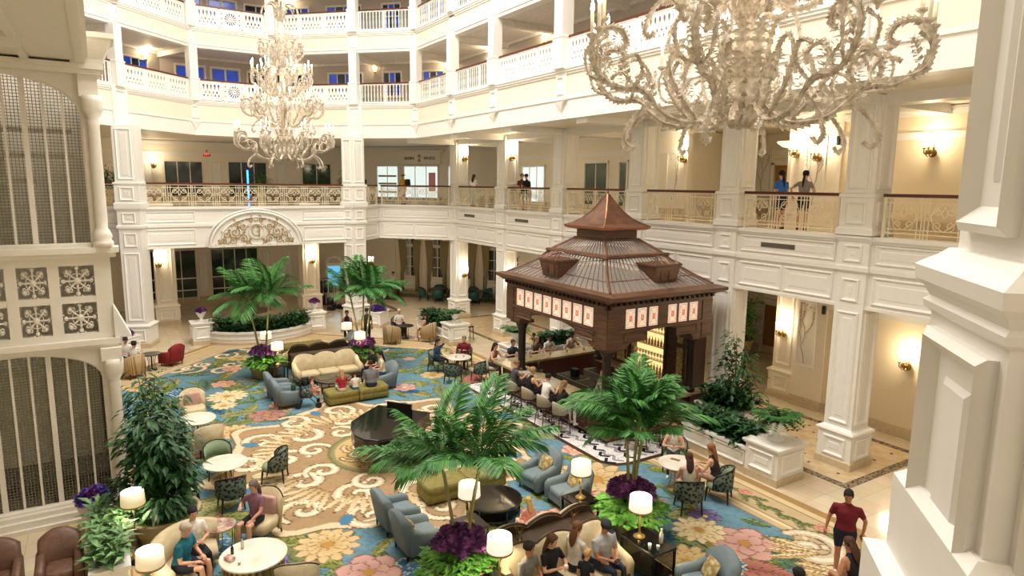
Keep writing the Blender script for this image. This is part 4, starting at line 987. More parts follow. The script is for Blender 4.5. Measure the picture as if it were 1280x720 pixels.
def flower_planter(loc, label, kind, seed, r=.62):
    t = thing('flower_planter', label, 'planter', loc)
    MB().lathe([(r*.62,0),(r*.68,.04),(r*.72,.1),(r*.88,.4),(r*.98,.58),(r*1.04,.6),(r*1.04,.66),(r*.95,.66),(r*.9,.6)], 20).obj('pot', BRONZE, t, True)
    MB().lathe([(r*.93,.55),(r*.9,.62)], 16).obj('soil', SOIL, t)
    b = MB(); bush(b, (0, 0, .55), r*1.28, .42, 620, .25, .13, seed, .5); b.obj('green_foliage', LTG, t)
    flowers(t, (0, 0, .98), r*.78, 30, kind, seed, .22)
    return t
FP = [((-10.15, 5.3, 0), 'bronze planter of purple blooms at the foot of the palm by the cream sofa front', 'purple', 1), ((-10.1, 9.45, 0), 'bronze planter of purple blooms and bright leaves at the end of the brown double sofa', 'purple', 2),
      ((-26.3, 5.05, 0), 'bronze planter of magenta blooms under the palm before the curved planter', 'magenta', 3), ((-25.9, 8.9, 0), 'bronze planter of purple blooms and white-edged leaves under the palm near the standing guests', 'purple', 4)]
for l, n_, k, s_ in FP: flower_planter(l, n_, k, s_)
palm((-10.15, 5.3, .7), ((-.5, -.15, 1.65), (.2, .3, 1.95)), .98, 'lush green palm with two slim stems arching over the olive bench', 11, 15)
palm((-10.1, 9.45, .7), ((-.12, -.1, 1.75), (.05, .08, 1.95), (.18, .1, 1.6)), .98, 'lush green palm standing in front of the bar counter', 5, 13)
palm((-26.3, 5.05, .7), ((-.35, -.45, 2.25), (.2, .25, 2.5)), 1.08, 'green palm before the round entrance table', 8, 13)
palm((-25.9, 8.9, .7), ((-.4, -.35, 2.25), (.1, .05, 2.5), (.3, .35, 2.35)), .98, 'green palm with three slim stems near the luggage cart', 3, 11)
# ---- white planter boxes, pedestals and urns
def pedestal(loc, label, w=.95, d=.95, h=1.02, rz=0):
    t = thing('pedestal', label, 'pedestal', loc, rz)
    MB().box(-w/2-.02, w/2+.02, -d/2-.02, d/2+.02, 0, .2).obj('plinth', BEIGE, t)
    o = MB().box(-w/2, w/2, -d/2, d/2, .2, h-.08).obj('block', WHITE, t)
    for a, ww, off in ((0, w, d/2), (math.pi/2, d, w/2), (-math.pi/2, d, w/2)):
        panel(ww*.78, h-.48, o, (math.sin(a)*off, -math.cos(a)*off, .3), a, WHITE)
    MB().box(-w/2-.04, w/2+.04, -d/2-.04, d/2+.04, h-.1, h-.05).box(-w/2-.07, w/2+.07, -d/2-.07, d/2+.07, h-.05, h).obj('cap', WHITE, t)
    return t
def urn(loc, label, kind='fern', s=1, seed=0):
    t = thing('urn', label, 'urn', loc); t.scale = (s,)*3
    MB().lathe([(.18,0),(.18,.05),(.08,.1),(.07,.16),(.13,.24),(.2,.36),(.24,.46),(.27,.5),(.24,.5),(.2,.44)], 14).obj('vase', WHITE, t, True)
    if kind == 'fern':
        b = MB(); rnd = random.Random(seed)
        for i in range(44):
            a = 2.4*i; el = rnd.uniform(.5, 1.5); p = Vector((.05*math.cos(a), .05*math.sin(a), .45))
            L_ = rnd.uniform(.3, .52)
            for k in range(1, 9):
                u = k/8; q = p+Vector((math.cos(a)*L_*u, math.sin(a)*L_*u, math.sin(el)*L_*u*1.3-.8*L_*u*u))
                for sg in (-1, 1): leaf(b, q, (math.cos(a)*.4-sg*math.sin(a), math.sin(a)*.4+sg*math.cos(a), .1), .13, .07, .5)
        b.obj('fern_fronds', MDG, t)
    else: flowers(t, (0, 0, .5), .24, 14, kind, seed, .12, 1.2)
    return t
def planter_box(loc, L_, d, h, label, rz=0, n=3, seed=0, dens=230, ll=.34, fl=None, fh=.5):
    t = thing('planter_box', label, 'planter', loc, rz)
    MB().box(-.02, L_+.02, -.03, d+.02, 0, .16).obj('plinth', BEIGE, t)
    o = MB().box(0, L_, 0, d, .16, h-.06).box(0, L_, 0, .08, h-.06, h).box(0, L_, d-.08, d, h-.06, h).obj('box', WHITE, t)
    for i in range(n): panel(L_/n-.1, h-.32, o, (L_*(i+.5)/n, 0, .22), 0, WHITE, .05, .06)
    MB().box(-.04, L_+.04, -.06, .09, h-.05, h+.02).box(-.04, L_+.04, d-.09, d+.06, h-.05, h+.02).obj('rim', WHITE, t)
    hedge_mesh(.08, L_-.08, .08, d-.08, h-.08, fh, int(dens*L_), ll, ll*.33, seed, DKG).obj('green_foliage', DKG, t)
    if fl:
        for (cx, cy, n_) in fl: flowers(t, (cx, cy, h+.12), .28, n_, 'purple', seed, .14, 1.3)
    return t
pedestal((-10.35, 14.75, 0), 'white panelled pedestal with fern urn at the end of the leafy planter', 1.0, 1.1)
urn((-10.35, 14.75, 1.02), 'white urn of trailing fern on the pedestal by the marble aisle', seed=1, s=1.15)
planter_box((-13.1, 14.25, 0), 2.25, .95, .72, 'long white planter with purple blooms before the marble aisle', n=2, seed=2, fl=[(.35, .3, 14)], ll=.46, dens=300, fh=.65)
planter_box((-13.7, 15.4, 0), 1.5, 1.1, 1.0, 'tall white planter beside the bar cabinet', n=1, seed=3, ll=.46, dens=420, fh=.75)
pedestal((-27.7, 14.1, 0), 'white pedestal carrying a fern beside the striped armchairs')
urn((-27.7, 14.1, 1.02), 'small white urn of bushy fern by the arched-window room', seed=2, s=.95)
planter_box((-31.2, 13.7, 0), 2.95, .95, .62, 'white hedge planter behind the striped armchairs', n=3, seed=4, ll=.4, dens=420, fh=.75)
pedestal((-22.6, 14.35, 0), 'white pedestal with fern urn beyond the bar stools', 1.0, 1.0)
urn((-22.6, 14.35, 1.02), 'white urn of fern on the pedestal near the bar corner', seed=3, s=1.1)
planter_box((-21.75, 14.95, 0), 1.85, .75, .95, 'hedge planter with purple blooms behind the far bar guests', R(90), n=2, seed=6, fl=[(.4, .35, 9)], ll=.38, dens=420, fh=.7)
# curved planter before the entrance
cp = thing('curved_planter', 'wide curved white planter with dark hedge before the entrance doors', 'planter', (-34.6, 6.35, 0))
def arc_pts(r0, r1, n=18, a0=-1.02, a1=1.02):
    o = [(r0*math.cos(a0+(a1-a0)*i/n)-.2, r0*math.sin(a0+(a1-a0)*i/n)) for i in range(n+1)]
    return o+[(r1*math.cos(a1-(a1-a0)*i/n)-.2, r1*math.sin(a1-(a1-a0)*i/n)) for i in range(n+1)]
MB().prism(arc_pts(2.95, 2.0), 0, .12).obj('plinth', BEIGE, cp); MB().prism(arc_pts(2.9, 2.05), .12, .52).obj('box', WHITE, cp)
MB().prism(arc_pts(2.98, 2.84), .52, .62).prism(arc_pts(2.1, 1.97), .52, .62).obj('rim', WHITE, cp); MB().prism(arc_pts(2.94, 2.88), .26, .32).obj('moulding', WHITE, cp)
hedge_mesh(0, 0, 0, .75, .5, .85, 2400, .38, .12, 9, DKG, lambda u: (2.45*math.cos(-1.0+2*u)-.2, 2.45*math.sin(-1.0+2*u), -1.0+2*u+math.pi/2)).obj('green_foliage', DKG, cp)
pedestal((-33.5, 3.7, 0), 'white pedestal with flower urn left of the curved planter', .85, .85, 1.05); urn((-33.5, 3.7, 1.05), 'white urn of dark red blooms left of the curved planter', 'purple', .95, 4)
pedestal((-33.5, 9.0, 0), 'white pedestal with flower urn right of the curved planter', .85, .85, 1.05); urn((-33.5, 9.0, 1.05), 'white urn of dark blooms right of the curved planter', 'purple', .95, 5)
# flower boxes at the entrance columns
for (x, y, l, s_) in ((-33.0, .45, 'small white flower box of purple blooms at the entrance column foot', 1), (-33.3, 12.3, 'small white flower box of violet blooms behind the far palm', 2)):
    t = thing('flower_box', l, 'planter', (x, y, 0), R(45) if s_ == 1 else R(-45)); o = MB().box(-.55, .55, -.4, .4, .12, .78).obj('box', WHITE, t); panel(.85, .5, o, (0, -.4, .2), 0); panel(.6, .5, o, (.55, 0, .2), math.pi/2)
    MB().box(-.58, .58, -.43, .43, 0, .14).obj('plinth', BEIGE, t); MB().box(-.6, .6, -.45, .45, .76, .83).obj('rim', WHITE, t); flowers(t, (0, 0, .86), .42, 22, 'purple' if s_ == 1 else 'violet', s_)
# small trees and potted plants
def shrub(loc, label, pot, h, r, n, ll, lw, m, seed, potr=.45, poth=.6, tiers=5, name='potted_plant'):
    rnd = random.Random(seed); t = thing(name, label, 'plant', loc)
    z0 = 0
    if pot:
        MB().lathe([(potr*.62,0),(potr*.66,.04),(potr*.85,poth*.6),(potr,poth*.9),(potr*1.06,poth*.92),(potr*1.06,poth),(potr*.95,poth),(potr*.9,poth*.9)], 20).obj('pot', pot, t, True)
        b = MB(); bush(b, (0, 0, poth-.05), potr*1.05, .22, 240, .17, .1, seed+50); b.obj('ground_foliage', MDG, t); z0 = poth*.7
    b = MB(); fb = MB()
    for k in range(tiers*2+1):
        a = 2.4*k; zz = z0+(h-z0)*(.3+.7*k/(tiers*2)); rr = r*(1-.55*k/(tiers*2))*rnd.uniform(.6, 1)
        p = (rr*math.cos(a), rr*math.sin(a), zz)
        b.tube([(0, 0, z0), (p[0]*.3, p[1]*.3, z0+(zz-z0)*.6), p], [.025, .014, .006], 5)
        for q in range(n//(tiers*2+1)):
            aa = rnd.uniform(0, 6.28); u = rnd.uniform(.45, 1.05); d = rnd.uniform(0, .28*r/.6)
            c = (p[0]*u+d*math.cos(aa), p[1]*u+d*math.sin(aa), z0+(zz-z0)*(.6+.4*(u-.45)/.6)+rnd.uniform(-.14, .14))
            leaf(fb, c, (math.cos(aa), math.sin(aa), rnd.uniform(-.5, .5)), ll*rnd.uniform(.7, 1.2), lw, .8)
    b.obj('stem', STEM, t); fb.obj('foliage', m, t); return t
shrub((-12.7, 15.95, .95), 'slender dark-leaved tree rising from the tall white planter', None, 2.4, .75, 360, .22, .12, DKG, 2, name='ornamental_tree')
shrub((-19.3, 24.3, 0), 'leafy ficus in a big yellow pot in the lift lobby', POTY, 3.1, .85, 900, .2, .11, LTG, 3, .62, .85)
shrub((-15.1, .7, 0), 'tall bushy plant in a wide cream bowl behind the curved sofa', POTC, 2.9, .85, 1500, .26, .12, DKG, 5, .7, .62)
shrub((-17.5, .75, 0), 'tall bushy plant in a smaller cream pot beside the lift tower', POTC, 3.1, .75, 900, .23, .11, DKG, 6, .48, .6)
shrub((-39.6, 12.9, 6.34), 'feathery palm-like plant in a pot on the second floor gallery', POTC, 2.0, .6, 260, .4, .05, MDG, 7, .3, .8)
shrub((-38.6, .4, 6.34), 'green potted plant behind the second floor railing near the lift tower', POTC, 2.0, .7, 260, .45, .06, MDG, 8, .3, .8)
shrub((-41.5, 8.2, 6.34), 'arching potted palm before the second floor panelled wall', POTC, 1.9, .6, 200, .45, .05, MDG, 9, .3, .9)
# broad-leaf planter and violet bowl by the brown chairs
t = thing('leafy_planter', 'narrow white planter crowded with pointed striped leaves by the brown armchairs', 'planter', (-14.0, -.3, 0))
MB().box(-1.4, 1.0, -.28, .28, 0, .62).box(-1.45, 1.05, -.33, .33, .62, .7).obj('box', WHITE, t)
b = MB(); rnd = random.Random(4)
for i in range(420):
    a = rnd.uniform(0, 6.28); leaf(b, (rnd.uniform(-1.3, .95), rnd.uniform(-.26, .26), .64+rnd.random()*.4), (math.cos(a)*.9, math.sin(a)*.9, rnd.uniform(.2, 1.3)), rnd.uniform(.3, .5), .11, .7)
b.obj('pointed_leaves', mat('striped_leaf', '#2c5a2c', .5, hex2='#86b070', scale=3.5), t)
t = thing('violet_bowl', 'bowl of deep violet blooms at the lift tower base', 'flowers', (-16.05, -.55, 0)); MB().lathe([(.2,.0),(.24,.4),(.34,.72),(.36,.75),(.3,.74)], 14).obj('bowl', WHITE, t, True); flowers(t, (0, 0, .78), .3, 20, 'violet', 6, .15)
# ================================================================ CARPET (woven pattern drawn into a colour attribute)
RES = .022; CX0, CX1, CY0, CY1 = -33.0, -2.2, -1.4, 14.1
NXC, NYC = int((CX1-CX0)/RES), int((CY1-CY0)/RES)
IMG = np.zeros((NYC, NXC, 3), np.float32)
def rgb(h): return np.array(lin(h)[:3], np.float32)
XX, YY = np.meshgrid(CX0+(np.arange(NXC)+.5)*RES, CY0+(np.arange(NYC)+.5)*RES)
rs_ = np.random.RandomState(5)
def lownoise(k, amp):
    a = rs_.rand(int(NYC/k)+3, int(NXC/k)+3); yi = np.arange(NYC)/k; xi = np.arange(NXC)/k
    y0 = yi.astype(int); x0 = xi.astype(int); fy = (yi-y0)[:, None]; fx = (xi-x0)[None, :]
    g = lambda dy, dx: a[np.ix_(y0+dy, x0+dx)]
    return amp*((g(0,0)*(1-fx)+g(0,1)*fx)*(1-fy)+(g(1,0)*(1-fx)+g(1,1)*fx)*fy-.5)
nz = lownoise(3, .35)+lownoise(14, .25)+lownoise(60, .2)
IMG[:] = rgb('#668a9a')*(1+nz[..., None])
def win(x0, x1, y0, y1):
    i0, i1 = max(0, int((x0-CX0)/RES)), min(NXC, int((x1-CX0)/RES)+1); j0, j1 = max(0, int((y0-CY0)/RES)), min(NYC, int((y1-CY0)/RES)+1)
    return (slice(j0, j1), slice(i0, i1)) if i1 > i0 and j1 > j0 else None
def ellipse(cx, cy, a, b_, ang, col, edge=None, ring=.82, shade=None):
    m = max(a, b_)*1.05; w = win(cx-m, cx+m, cy-m, cy+m)
    if not w: return
    dx, dy = XX[w]-cx, YY[w]-cy; c, s = math.cos(ang), math.sin(ang); u, v = (dx*c+dy*s)/a, (-dx*s+dy*c)/b_
    r = u*u+v*v; I = IMG[w]
    I[r < 1] = rgb(edge or col)
    k = r < ring
    cc = rgb(col)
    if shade is not None:
        f = np.clip((u+1)/2, 0, 1)[..., None]; full = rgb(shade)*(1-f)+cc*f; I[k] = full[k]
    else: I[k] = cc
def leafp(cx, cy, L_, wd, ang, c1, c2, edge):
    w = win(cx-L_, cx+L_, cy-L_, cy+L_)
    if not w: return
    dx, dy = XX[w]-cx, YY[w]-cy; c, s = math.cos(ang), math.sin(ang); u, v = (dx*c+dy*s)/L_*2, (-dx*s+dy*c)
    prof = wd*np.clip(1-u*u, 0, 1)**.8; k = (np.abs(u) < 1) & (np.abs(v) < prof); I = IMG[w]
    I[k] = rgb(edge); k2 = k & (np.abs(v) < prof*.85); I[k2] = rgb(c1); I[k2 & (v > 0)] = rgb(c2)
    vein = k2 & ((np.abs(v) < .012) | (np.abs(((u*5+np.abs(v)*9) % 1)-.5) < .08)); I[vein] = rgb(edge)
def stroke(P, W, col):
    for (x, y), r in zip(P, W):
        w = win(x-r, x+r, y-r, y+r)
        if w:
            k = (XX[w]-x)**2+(YY[w]-y)**2 < r*r; IMG[w][k] = rgb(col)
def flower(cx, cy, r, n, c1, c2, edge, heart='#d9b368', rows=1):
    for q in range(rows):
        rr = r*(1-.35*q)
        for i in range(n):
            a = 2*math.pi*(i+.5*q)/n+cx; ellipse(cx+rr*.58*math.cos(a), cy+rr*.58*math.sin(a), rr*.46, rr*.8*math.pi/n, a, c1, edge, .78, c2)
    ellipse(cx, cy, r*.2, r*.2, 0, heart, edge)
def scroll(cx, cy, r, a0, sg, w, col='#d3c0a0', edge='#6b5340', hi='#ebdfc8', turns=1.25, n=46):
    P = []; W_ = []
    for i in range(n):
        u = i/(n-1); q = r*(1-.86*u); a = a0+sg*2*math.pi*turns*u
        P.append((cx+q*math.cos(a), cy+q*math.sin(a))); W_.append(w*(.35+.9*math.sin(math.pi*min(1, .15+.8*u))))
    stroke(P, [v+.03 for v in W_], edge); stroke(P, W_, col); stroke(P, [v*.4 for v in W_], hi)
GRN = [('#7f8748', '#9a9d5c', '#4d5a30'), ('#5e7350', '#7d8f62', '#3a4f3a'), ('#a3a068', '#8c8a4f', '#66663a')]
FLW = [('#d8c094', '#bd9c66', '#8c7046'), ('#d4a89c', '#bd8f86', '#8f665e'), ('#eadcb8', '#cdb27e', '#a08552'), ('#4f7fa6', '#2f5f8c', '#24466a'), ('#b5857a', '#9a6f64', '#6f524a'), ('#e3b7a0', '#d08f7a', '#9a5f50'), ('#8f7fae', '#6d6398', '#4c4474')]
rnd = random.Random(12)
MX, MY = -17.2, 6.35
def inmed(x, y, k=1): return ((x-MX)/5.4)**2+((y-MY)/4.9)**2 < k
for i in range(620):
    x, y = rnd.uniform(CX0, CX1), rnd.uniform(.2, 12.6)
    if inmed(x, y, .8): continue
    c = GRN[rnd.randrange(3)]; leafp(x, y, rnd.uniform(.7, 1.7), rnd.uniform(.12, .28), rnd.uniform(0, 3.14), *c)
for i in range(60):
    x, y = rnd.uniform(CX0, CX1), rnd.uniform(.2, 12.6)
    if inmed(x, y, .9): continue
    a0 = rnd.uniform(0, 6.28); P = [(x+.9*u*math.cos(a0+u), y+.9*u*math.sin(a0+u)) for u in np.linspace(0, 1.3, 40)]
    stroke(P, [.03]*40, '#4d6a55')
def plume(cx, cy, L_, ang, bend, c1, c2, edge_, wd=.3, n=13):
    for k in range(n):
        u = k/(n-1); a = ang+bend*u; x_ = cx+L_*u*math.cos(ang+bend*u*.5); y_ = cy+L_*u*math.sin(ang+bend*u*.5)
        l = L_*wd*math.sin(math.pi*(.18+.74*u))
        for sg in (-1, 1):
            q = a+sg*(1.0-.55*u); ellipse(x_+l*.5*math.cos(q), y_+l*.5*math.sin(q), l*.55, l*.17, q, c1, edge_, .72, c2)
PLC = [('#8f9466', '#667048', '#4a5438'), ('#6f8a74', '#43614f', '#30493c'), ('#c9b487', '#9c8458', '#6f5c3c'), ('#bd8272', '#965d52', '#6a423a'), ('#a9a878', '#7d7d4c', '#565734'), ('#3f6f8f', '#2b5069', '#1f3c50')]
for i in range(260):
    x, y = rnd.uniform(CX0, CX1), rnd.uniform(.3, 12.5)
    if inmed(x, y, .95): continue
    c = PLC[rnd.choice((0, 0, 1, 1, 2, 3, 4, 4, 5))]; plume(x, y, rnd.uniform(.7, 1.7), rnd.uniform(0, 6.28), rnd.uniform(-1.4, 1.4), *c, wd=rnd.uniform(.22, .4))
for i in range(46):
    scroll(rnd.uniform(-31.5, -27.8), rnd.uniform(1.5, 11.5), rnd.uniform(.35, .7), rnd.uniform(0, 6.28), rnd.choice((-1, 1)), .08)
pts = []
for i in range(1200):
    x, y = rnd.uniform(CX0+.5, CX1-.5), rnd.uniform(.4, 12.4)
    if inmed(x, y, 1.05) or any((x-a)**2+(y-b_)**2 < 1.7**2 for a, b_ in pts): continue
    pts.append((x, y)); k = rnd.randrange(7); c = FLW[k]; r = rnd.uniform(.3, .62)
    if k in (0, 2): flower(x, y, r, rnd.choice((8, 10, 12)), c[0], c[1], c[2], '#b98a48', 1)
    elif k == 3: flower(x, y, r*1.15, 11, c[0], c[1], '#d8dcd0', '#24466a', 3)
    else: flower(x, y, r*.85, rnd.choice((5, 6)), c[0], c[1], c[2], '#ead9a8', 2)
# big feathered blooms of the picture
for (x, y, r, k) in ((-9.3, 4.3, 1.2, 3), (-11.6, 4.0, .65, 1), (-13.0, 3.6, .7, 0), (-8.5, 11.3, .7, 1), (-8.2, 10.3, .45, 3), (-9.4, 10.9, .6, 2), (-8.6, 9.7, .7, 0), (-12.6, 10.5, 1.1, 0), (-21.8, 4.2, .6, 4), (-24.5, 3.4, .7, 2), (-20.8, 3.0, .6, 0), (-19.6, 3.6, .5, 0), (-11.6, 9.6, .7, 5)):
    c = FLW[k]; flower(x, y, r, 13 if k in (0, 2, 3) else 6, c[0], c[1], '#dfe0d2' if k == 3 else c[2], '#b98a48', 3 if k == 3 else 2)
# centre medallion of tan acanthus scrolls under the piano
TH = np.arctan2(YY-MY, XX-MX); RR = np.hypot((XX-MX)*.92, YY-MY)
edge = 4.25+.38*np.cos(8*TH)+.16*np.cos(16*TH+1)
k = RR < edge; IMG[k] = rgb('#7d6242'); k = RR < edge-.06; IMG[k] = rgb('#d6c4a4')
IMG[RR < edge-.3] = (rgb('#a68a68')*(1+.6*nz[..., None]))[RR < edge-.3]
for ring_, n, r, w in ((3.6, 14, .6, .1), (2.55, 10, .62, .11), (1.85, 8, .5, .09)):
    for i in range(n):
        a = 2*math.pi*i/n+ring_; cx, cy = MX+ring_*math.cos(a)*1.08, MY+ring_*math.sin(a)
        scroll(cx, cy, r, a+math.pi*(i % 2), 1 if i % 2 else -1, w)
for i in range(16):
    a = 2*math.pi*(i+.5)/16
    for j in range(-2, 3): ellipse(MX+3.05*math.cos(a+j*.075)*1.08, MY+3.05*math.sin(a+j*.075), .5, .085, a+j*.22, '#e2d3ae', '#6b5034', .8, '#b99c6c')
for i in range(8):
    a = 2*math.pi*(i+.25)/8; ellipse(MX+3.75*math.cos(a)*1.08, MY+3.75*math.sin(a), .26, .16, a, '#4c7f9e', '#8a6a42')
k = (RR < 1.45); IMG[k] = rgb('#7a7650'); IMG[RR < 1.36] = rgb('#8f8a60'); IMG[RR < 1.25] = rgb('#c9ad78')
for i in range(8): scroll(MX+.7*math.cos(i*.785), MY+.7*math.sin(i*.785), .42, i*.785, 1, .08, '#b9945c')
# border: tan bands with leaf garland along the long and chamfered sides
CH = 5.3
def edge_dist():
    d = np.minimum(CY1-YY, YY-CY0); d = np.minimum(d, np.minimum(XX-CX0, CX1-XX))
    for sx, x0 in ((1, CX1), (-1, CX0)):
        for sy, y0 in ((1, CY1), (-1, CY0)):
            d = np.minimum(d, (CH-((x0-XX)*sx*-1*-1 if sx > 0 else (XX-x0)) if False else 0)*0+1e9) if False else d
            ex = (x0-XX)*sx; ey = (y0-YY)*sy; d = np.minimum(d, (ex+ey-CH)/math.sqrt(2))
    return d
ED = edge_dist()
fl = (np.abs(((XX*1.6) % 1)-.5) < .25)
for d1, c in ((1.62, '#8f7148'), (1.58, '#c8b08a'), (1.42, '#8f7148'), (1.40, '#e0cfa8'), (1.30, '#7f6a4a'), (1.27, '#c5ae88'), (.52, '#8a6d45'), (.48, '#d5c096'), (.3, '#a58658')):
    IMG[ED < d1] = rgb(c)*(1+.25*nz[ED < d1][:, None]) if d1 not in (1.42,) else rgb(c)
t_ = CX0+2
x = CX0+3.5
while x < CX1-3.5:
    for yb, sg in ((CY1-.9, 1), (CY0+.9, -1)):
        leafp(x, yb+.1*math.sin(x*3), .62, .1, .4*sg, '#8c9060', '#727a4c', '#565a38'); leafp(x+.3, yb-.12*sg, .55, .09, -.5*sg, '#9aa06c', '#7d8354', '#565a38')
        if int(x*2) % 4 == 0: flower(x+.15, yb+.14, .17, 6, '#d9a08c', '#c07a6c', '#8e5a48')
    x += .52
# curling acanthus where the border turns
for (x, y, a0) in ((-6.9, 12.3, 2.6), (-6.2, 11.6, 2.3), (-5.4, 10.6, 2.2), (-7.6, 12.4, 3.0)):
    scroll(x, y, .7, a0, -1, .14)
    for j in range(4): leafp(x-.35+.1*j, y-.25-.12*j, 1.1, .11, a0+.5+j*.25, '#e2d0a8', '#c9ad78', '#8a6a42')
def carpet():
    xs = []; x = CX1
    while x > CX0: xs.append(x); x -= .026+(.034)*min(1, max(0, (-x-6)/26))
    xs = np.array(xs[::-1]); ys = np.arange(CY0, CY1+.001, .034)
    nx, ny = len(xs), len(ys); gx, gy = np.meshgrid(xs, ys)
    ii = np.clip(((gx-CX0)/RES).astype(int), 0, NXC-1); jj = np.clip(((gy-CY0)/RES).astype(int), 0, NYC-1)
    col = np.ones((nx*ny, 4), np.float32); col[:, :3] = np.clip(IMG[jj, ii].reshape(-1, 3), 0, 1)
    dd = ED[jj, ii].reshape(-1)
    co = np.stack([gx.ravel(), gy.ravel(), np.full(nx*ny, .014)], 1).astype(np.float32)
    i = np.arange(nx-1); j = np.arange(ny-1); a = (j[:, None]*nx+i[None, :]).ravel(); q = np.stack([a, a+1, a+1+nx, a+nx], 1)
    q = q[(dd[q].min(1) > 0)]
    us, inv = np.unique(q, return_inverse=True); q = inv.reshape(q.shape); co = co[us]; col = col[us]
    me = bpy.data.meshes.new('carpet'); me.vertices.add(len(co)); me.vertices.foreach_set('co', co.ravel())
    me.loops.add(q.size); me.loops.foreach_set('vertex_index', q.ravel().astype(np.int32)); me.polygons.add(len(q))
    me.polygons.foreach_set('loop_start', np.arange(0, q.size, 4, dtype=np.int32)); me.polygons.foreach_set('loop_total', np.full(len(q), 4, np.int32))
    me.update(); at = me.color_attributes.new('pattern', 'FLOAT_COLOR', 'POINT'); at.data.foreach_set('color', col.ravel())
    m = bpy.data.materials.new('floral_wool_carpet'); m.use_nodes = True; nt = m.node_tree; b = nt.nodes['Principled BSDF']
    an = nt.nodes.new('ShaderNodeVertexColor'); an.layer_name = 'pattern'; nt.links.new(an.outputs[0], b.inputs['Base Color'])
    b.inputs['Roughness'].default_value = .95; b.inputs['Specular IOR Level'].default_value = .1
    me.materials.append(m); o = place('carpet', me)
    return tag(o, 'blue floral carpet with tan scroll medallion and garland border covering the lounge', 'carpet')
carpet()
# ================================================================ FURNITURE (fronts face local -y)
LEG = mat('ebony_leg', '#1d1512', .35); GREYB = mat('slate_blue_fabric', '#76858b', .85, scale=40, var=.08); OLIVE = mat('olive_velvet', '#776d33', .7, scale=8, hex2='#8a8040')
CREAMF = mat('cream_upholstery', '#d3c3a0', .8, scale=5, hex2='#c4b18a'); PINKF = mat('blush_velvet', '#c79f96', .8, scale=7, var=.1); SAGE = mat('sage_fabric', '#8c9c7a', .8, scale=7, var=.08)
FLORAL = mat('navy_floral_fabric', '#0f1726', .8, kind='voronoi', scale=13, hex2='#6f7f70'); STRIPE = mat('tan_stripe_fabric', '#9c7b54', .8, kind='stripe', scale=7, hex2='#cdb28a'); RED = mat('crimson_velvet', '#8e1f26', .7, var=.15)
BRL = mat('brown_leather', '#5d4031', .5, scale=9, hex2='#70503e'); WOODB = mat('walnut_sofa_trim', '#4a382a', .4, kind='grain', var=.25, scale=3); WTOP = mat('white_marble_top', '#efe9dc', .2, scale=2.5, hex2='#dcd2bf', coat=.3)
PILL = mat('gold_leaf_pillow', '#c9b88a', .8, kind='voronoi', scale=10, hex2='#9c8450'); GOLDL = mat('gold_table_frame', '#a58b52', .35, .6); GREYF = mat('dove_fabric', '#b0a794', .8, scale=30, var=.06)
def legs(t, pts, h, r=.028, m=LEG, sp=.03):
    for x, y in pts: MB().tube([(x+sp*(1 if x > 0 else -1), y+sp*(1 if y > 0 else -1), 0), (x, y, h)], [r*.6, r], 6).obj('leg', m, t)
def shell(t, name, r0, r1, z0, top, m, a0=-10, a1=190, n=14, ysc=1.0, cy=0):
    """curved back: outer radius r1, inner r0, top(u) gives height along arc"""
    out = []
    for i in range(n+1):
        u = i/n; a = R(a0+(a1-a0)*u); c, s = math.cos(a), math.sin(a)*ysc; zt = top(u)
        out.append([(r0*c, cy+r0*s, z0), (r1*c, cy+r1*s, z0), (r1*1.05*c, cy+r1*1.05*s, zt-.03), (r1*1.0*c, cy+r1*1.0*s, zt), (r0*c, cy+r0*s, zt)])
    return MB().rings(out).obj(name, m, t, True)
def tub_chair(label, seat_m, back_m, in_m=None, frame=LEG, s=1, h=.86, group=None, name='tub_chair'):
    t = thing(name, label, 'chair', group=group)
    MB().lathe([(.28,.3),(.31,.32),(.31,.4),(.28,.46),(.1,.48)], 16).obj('seat', seat_m, t, True)
    top = lambda u: .62+(h-.62)*math.sin(math.pi*u)**.6
    shell(t, 'backrest', .3, .33, .34, top, back_m, -12, 192, 14)
    if in_m: shell(t, 'inner_back', .275, .3, .4, lambda u: top(u)-.03, in_m, 0, 180, 12)
    P = [(.335*math.cos(R(-12+204*i/14)), .335*math.sin(R(-12+204*i/14)), top(i/14)+.012) for i in range(15)]
    MB().tube([(P[0][0]-.01, P[0][1]-.02, .34)]+P+[(P[-1][0]+.01, P[-1][1]-.02, .34)], .018, 6).obj('frame_rail', frame, t)
    legs(t, [(-.24,-.24),(.24,-.24),(-.22,.24),(.22,.24)], .36); return t
def barrel_chair(label, m, leg=LEG):
    t = thing('barrel_armchair', label, 'armchair'); MB().cushion(0, -.03, .28, .62, .62, .2).obj('seat', m, t, True)
    shell(t, 'backrest', .32, .42, .18, lambda u: .66+.3*math.sin(math.pi*u)**.7, m, -20, 200, 16)
    legs(t, [(-.3,-.28),(.3,-.28),(-.28,.3),(.28,.3)], .22); return t
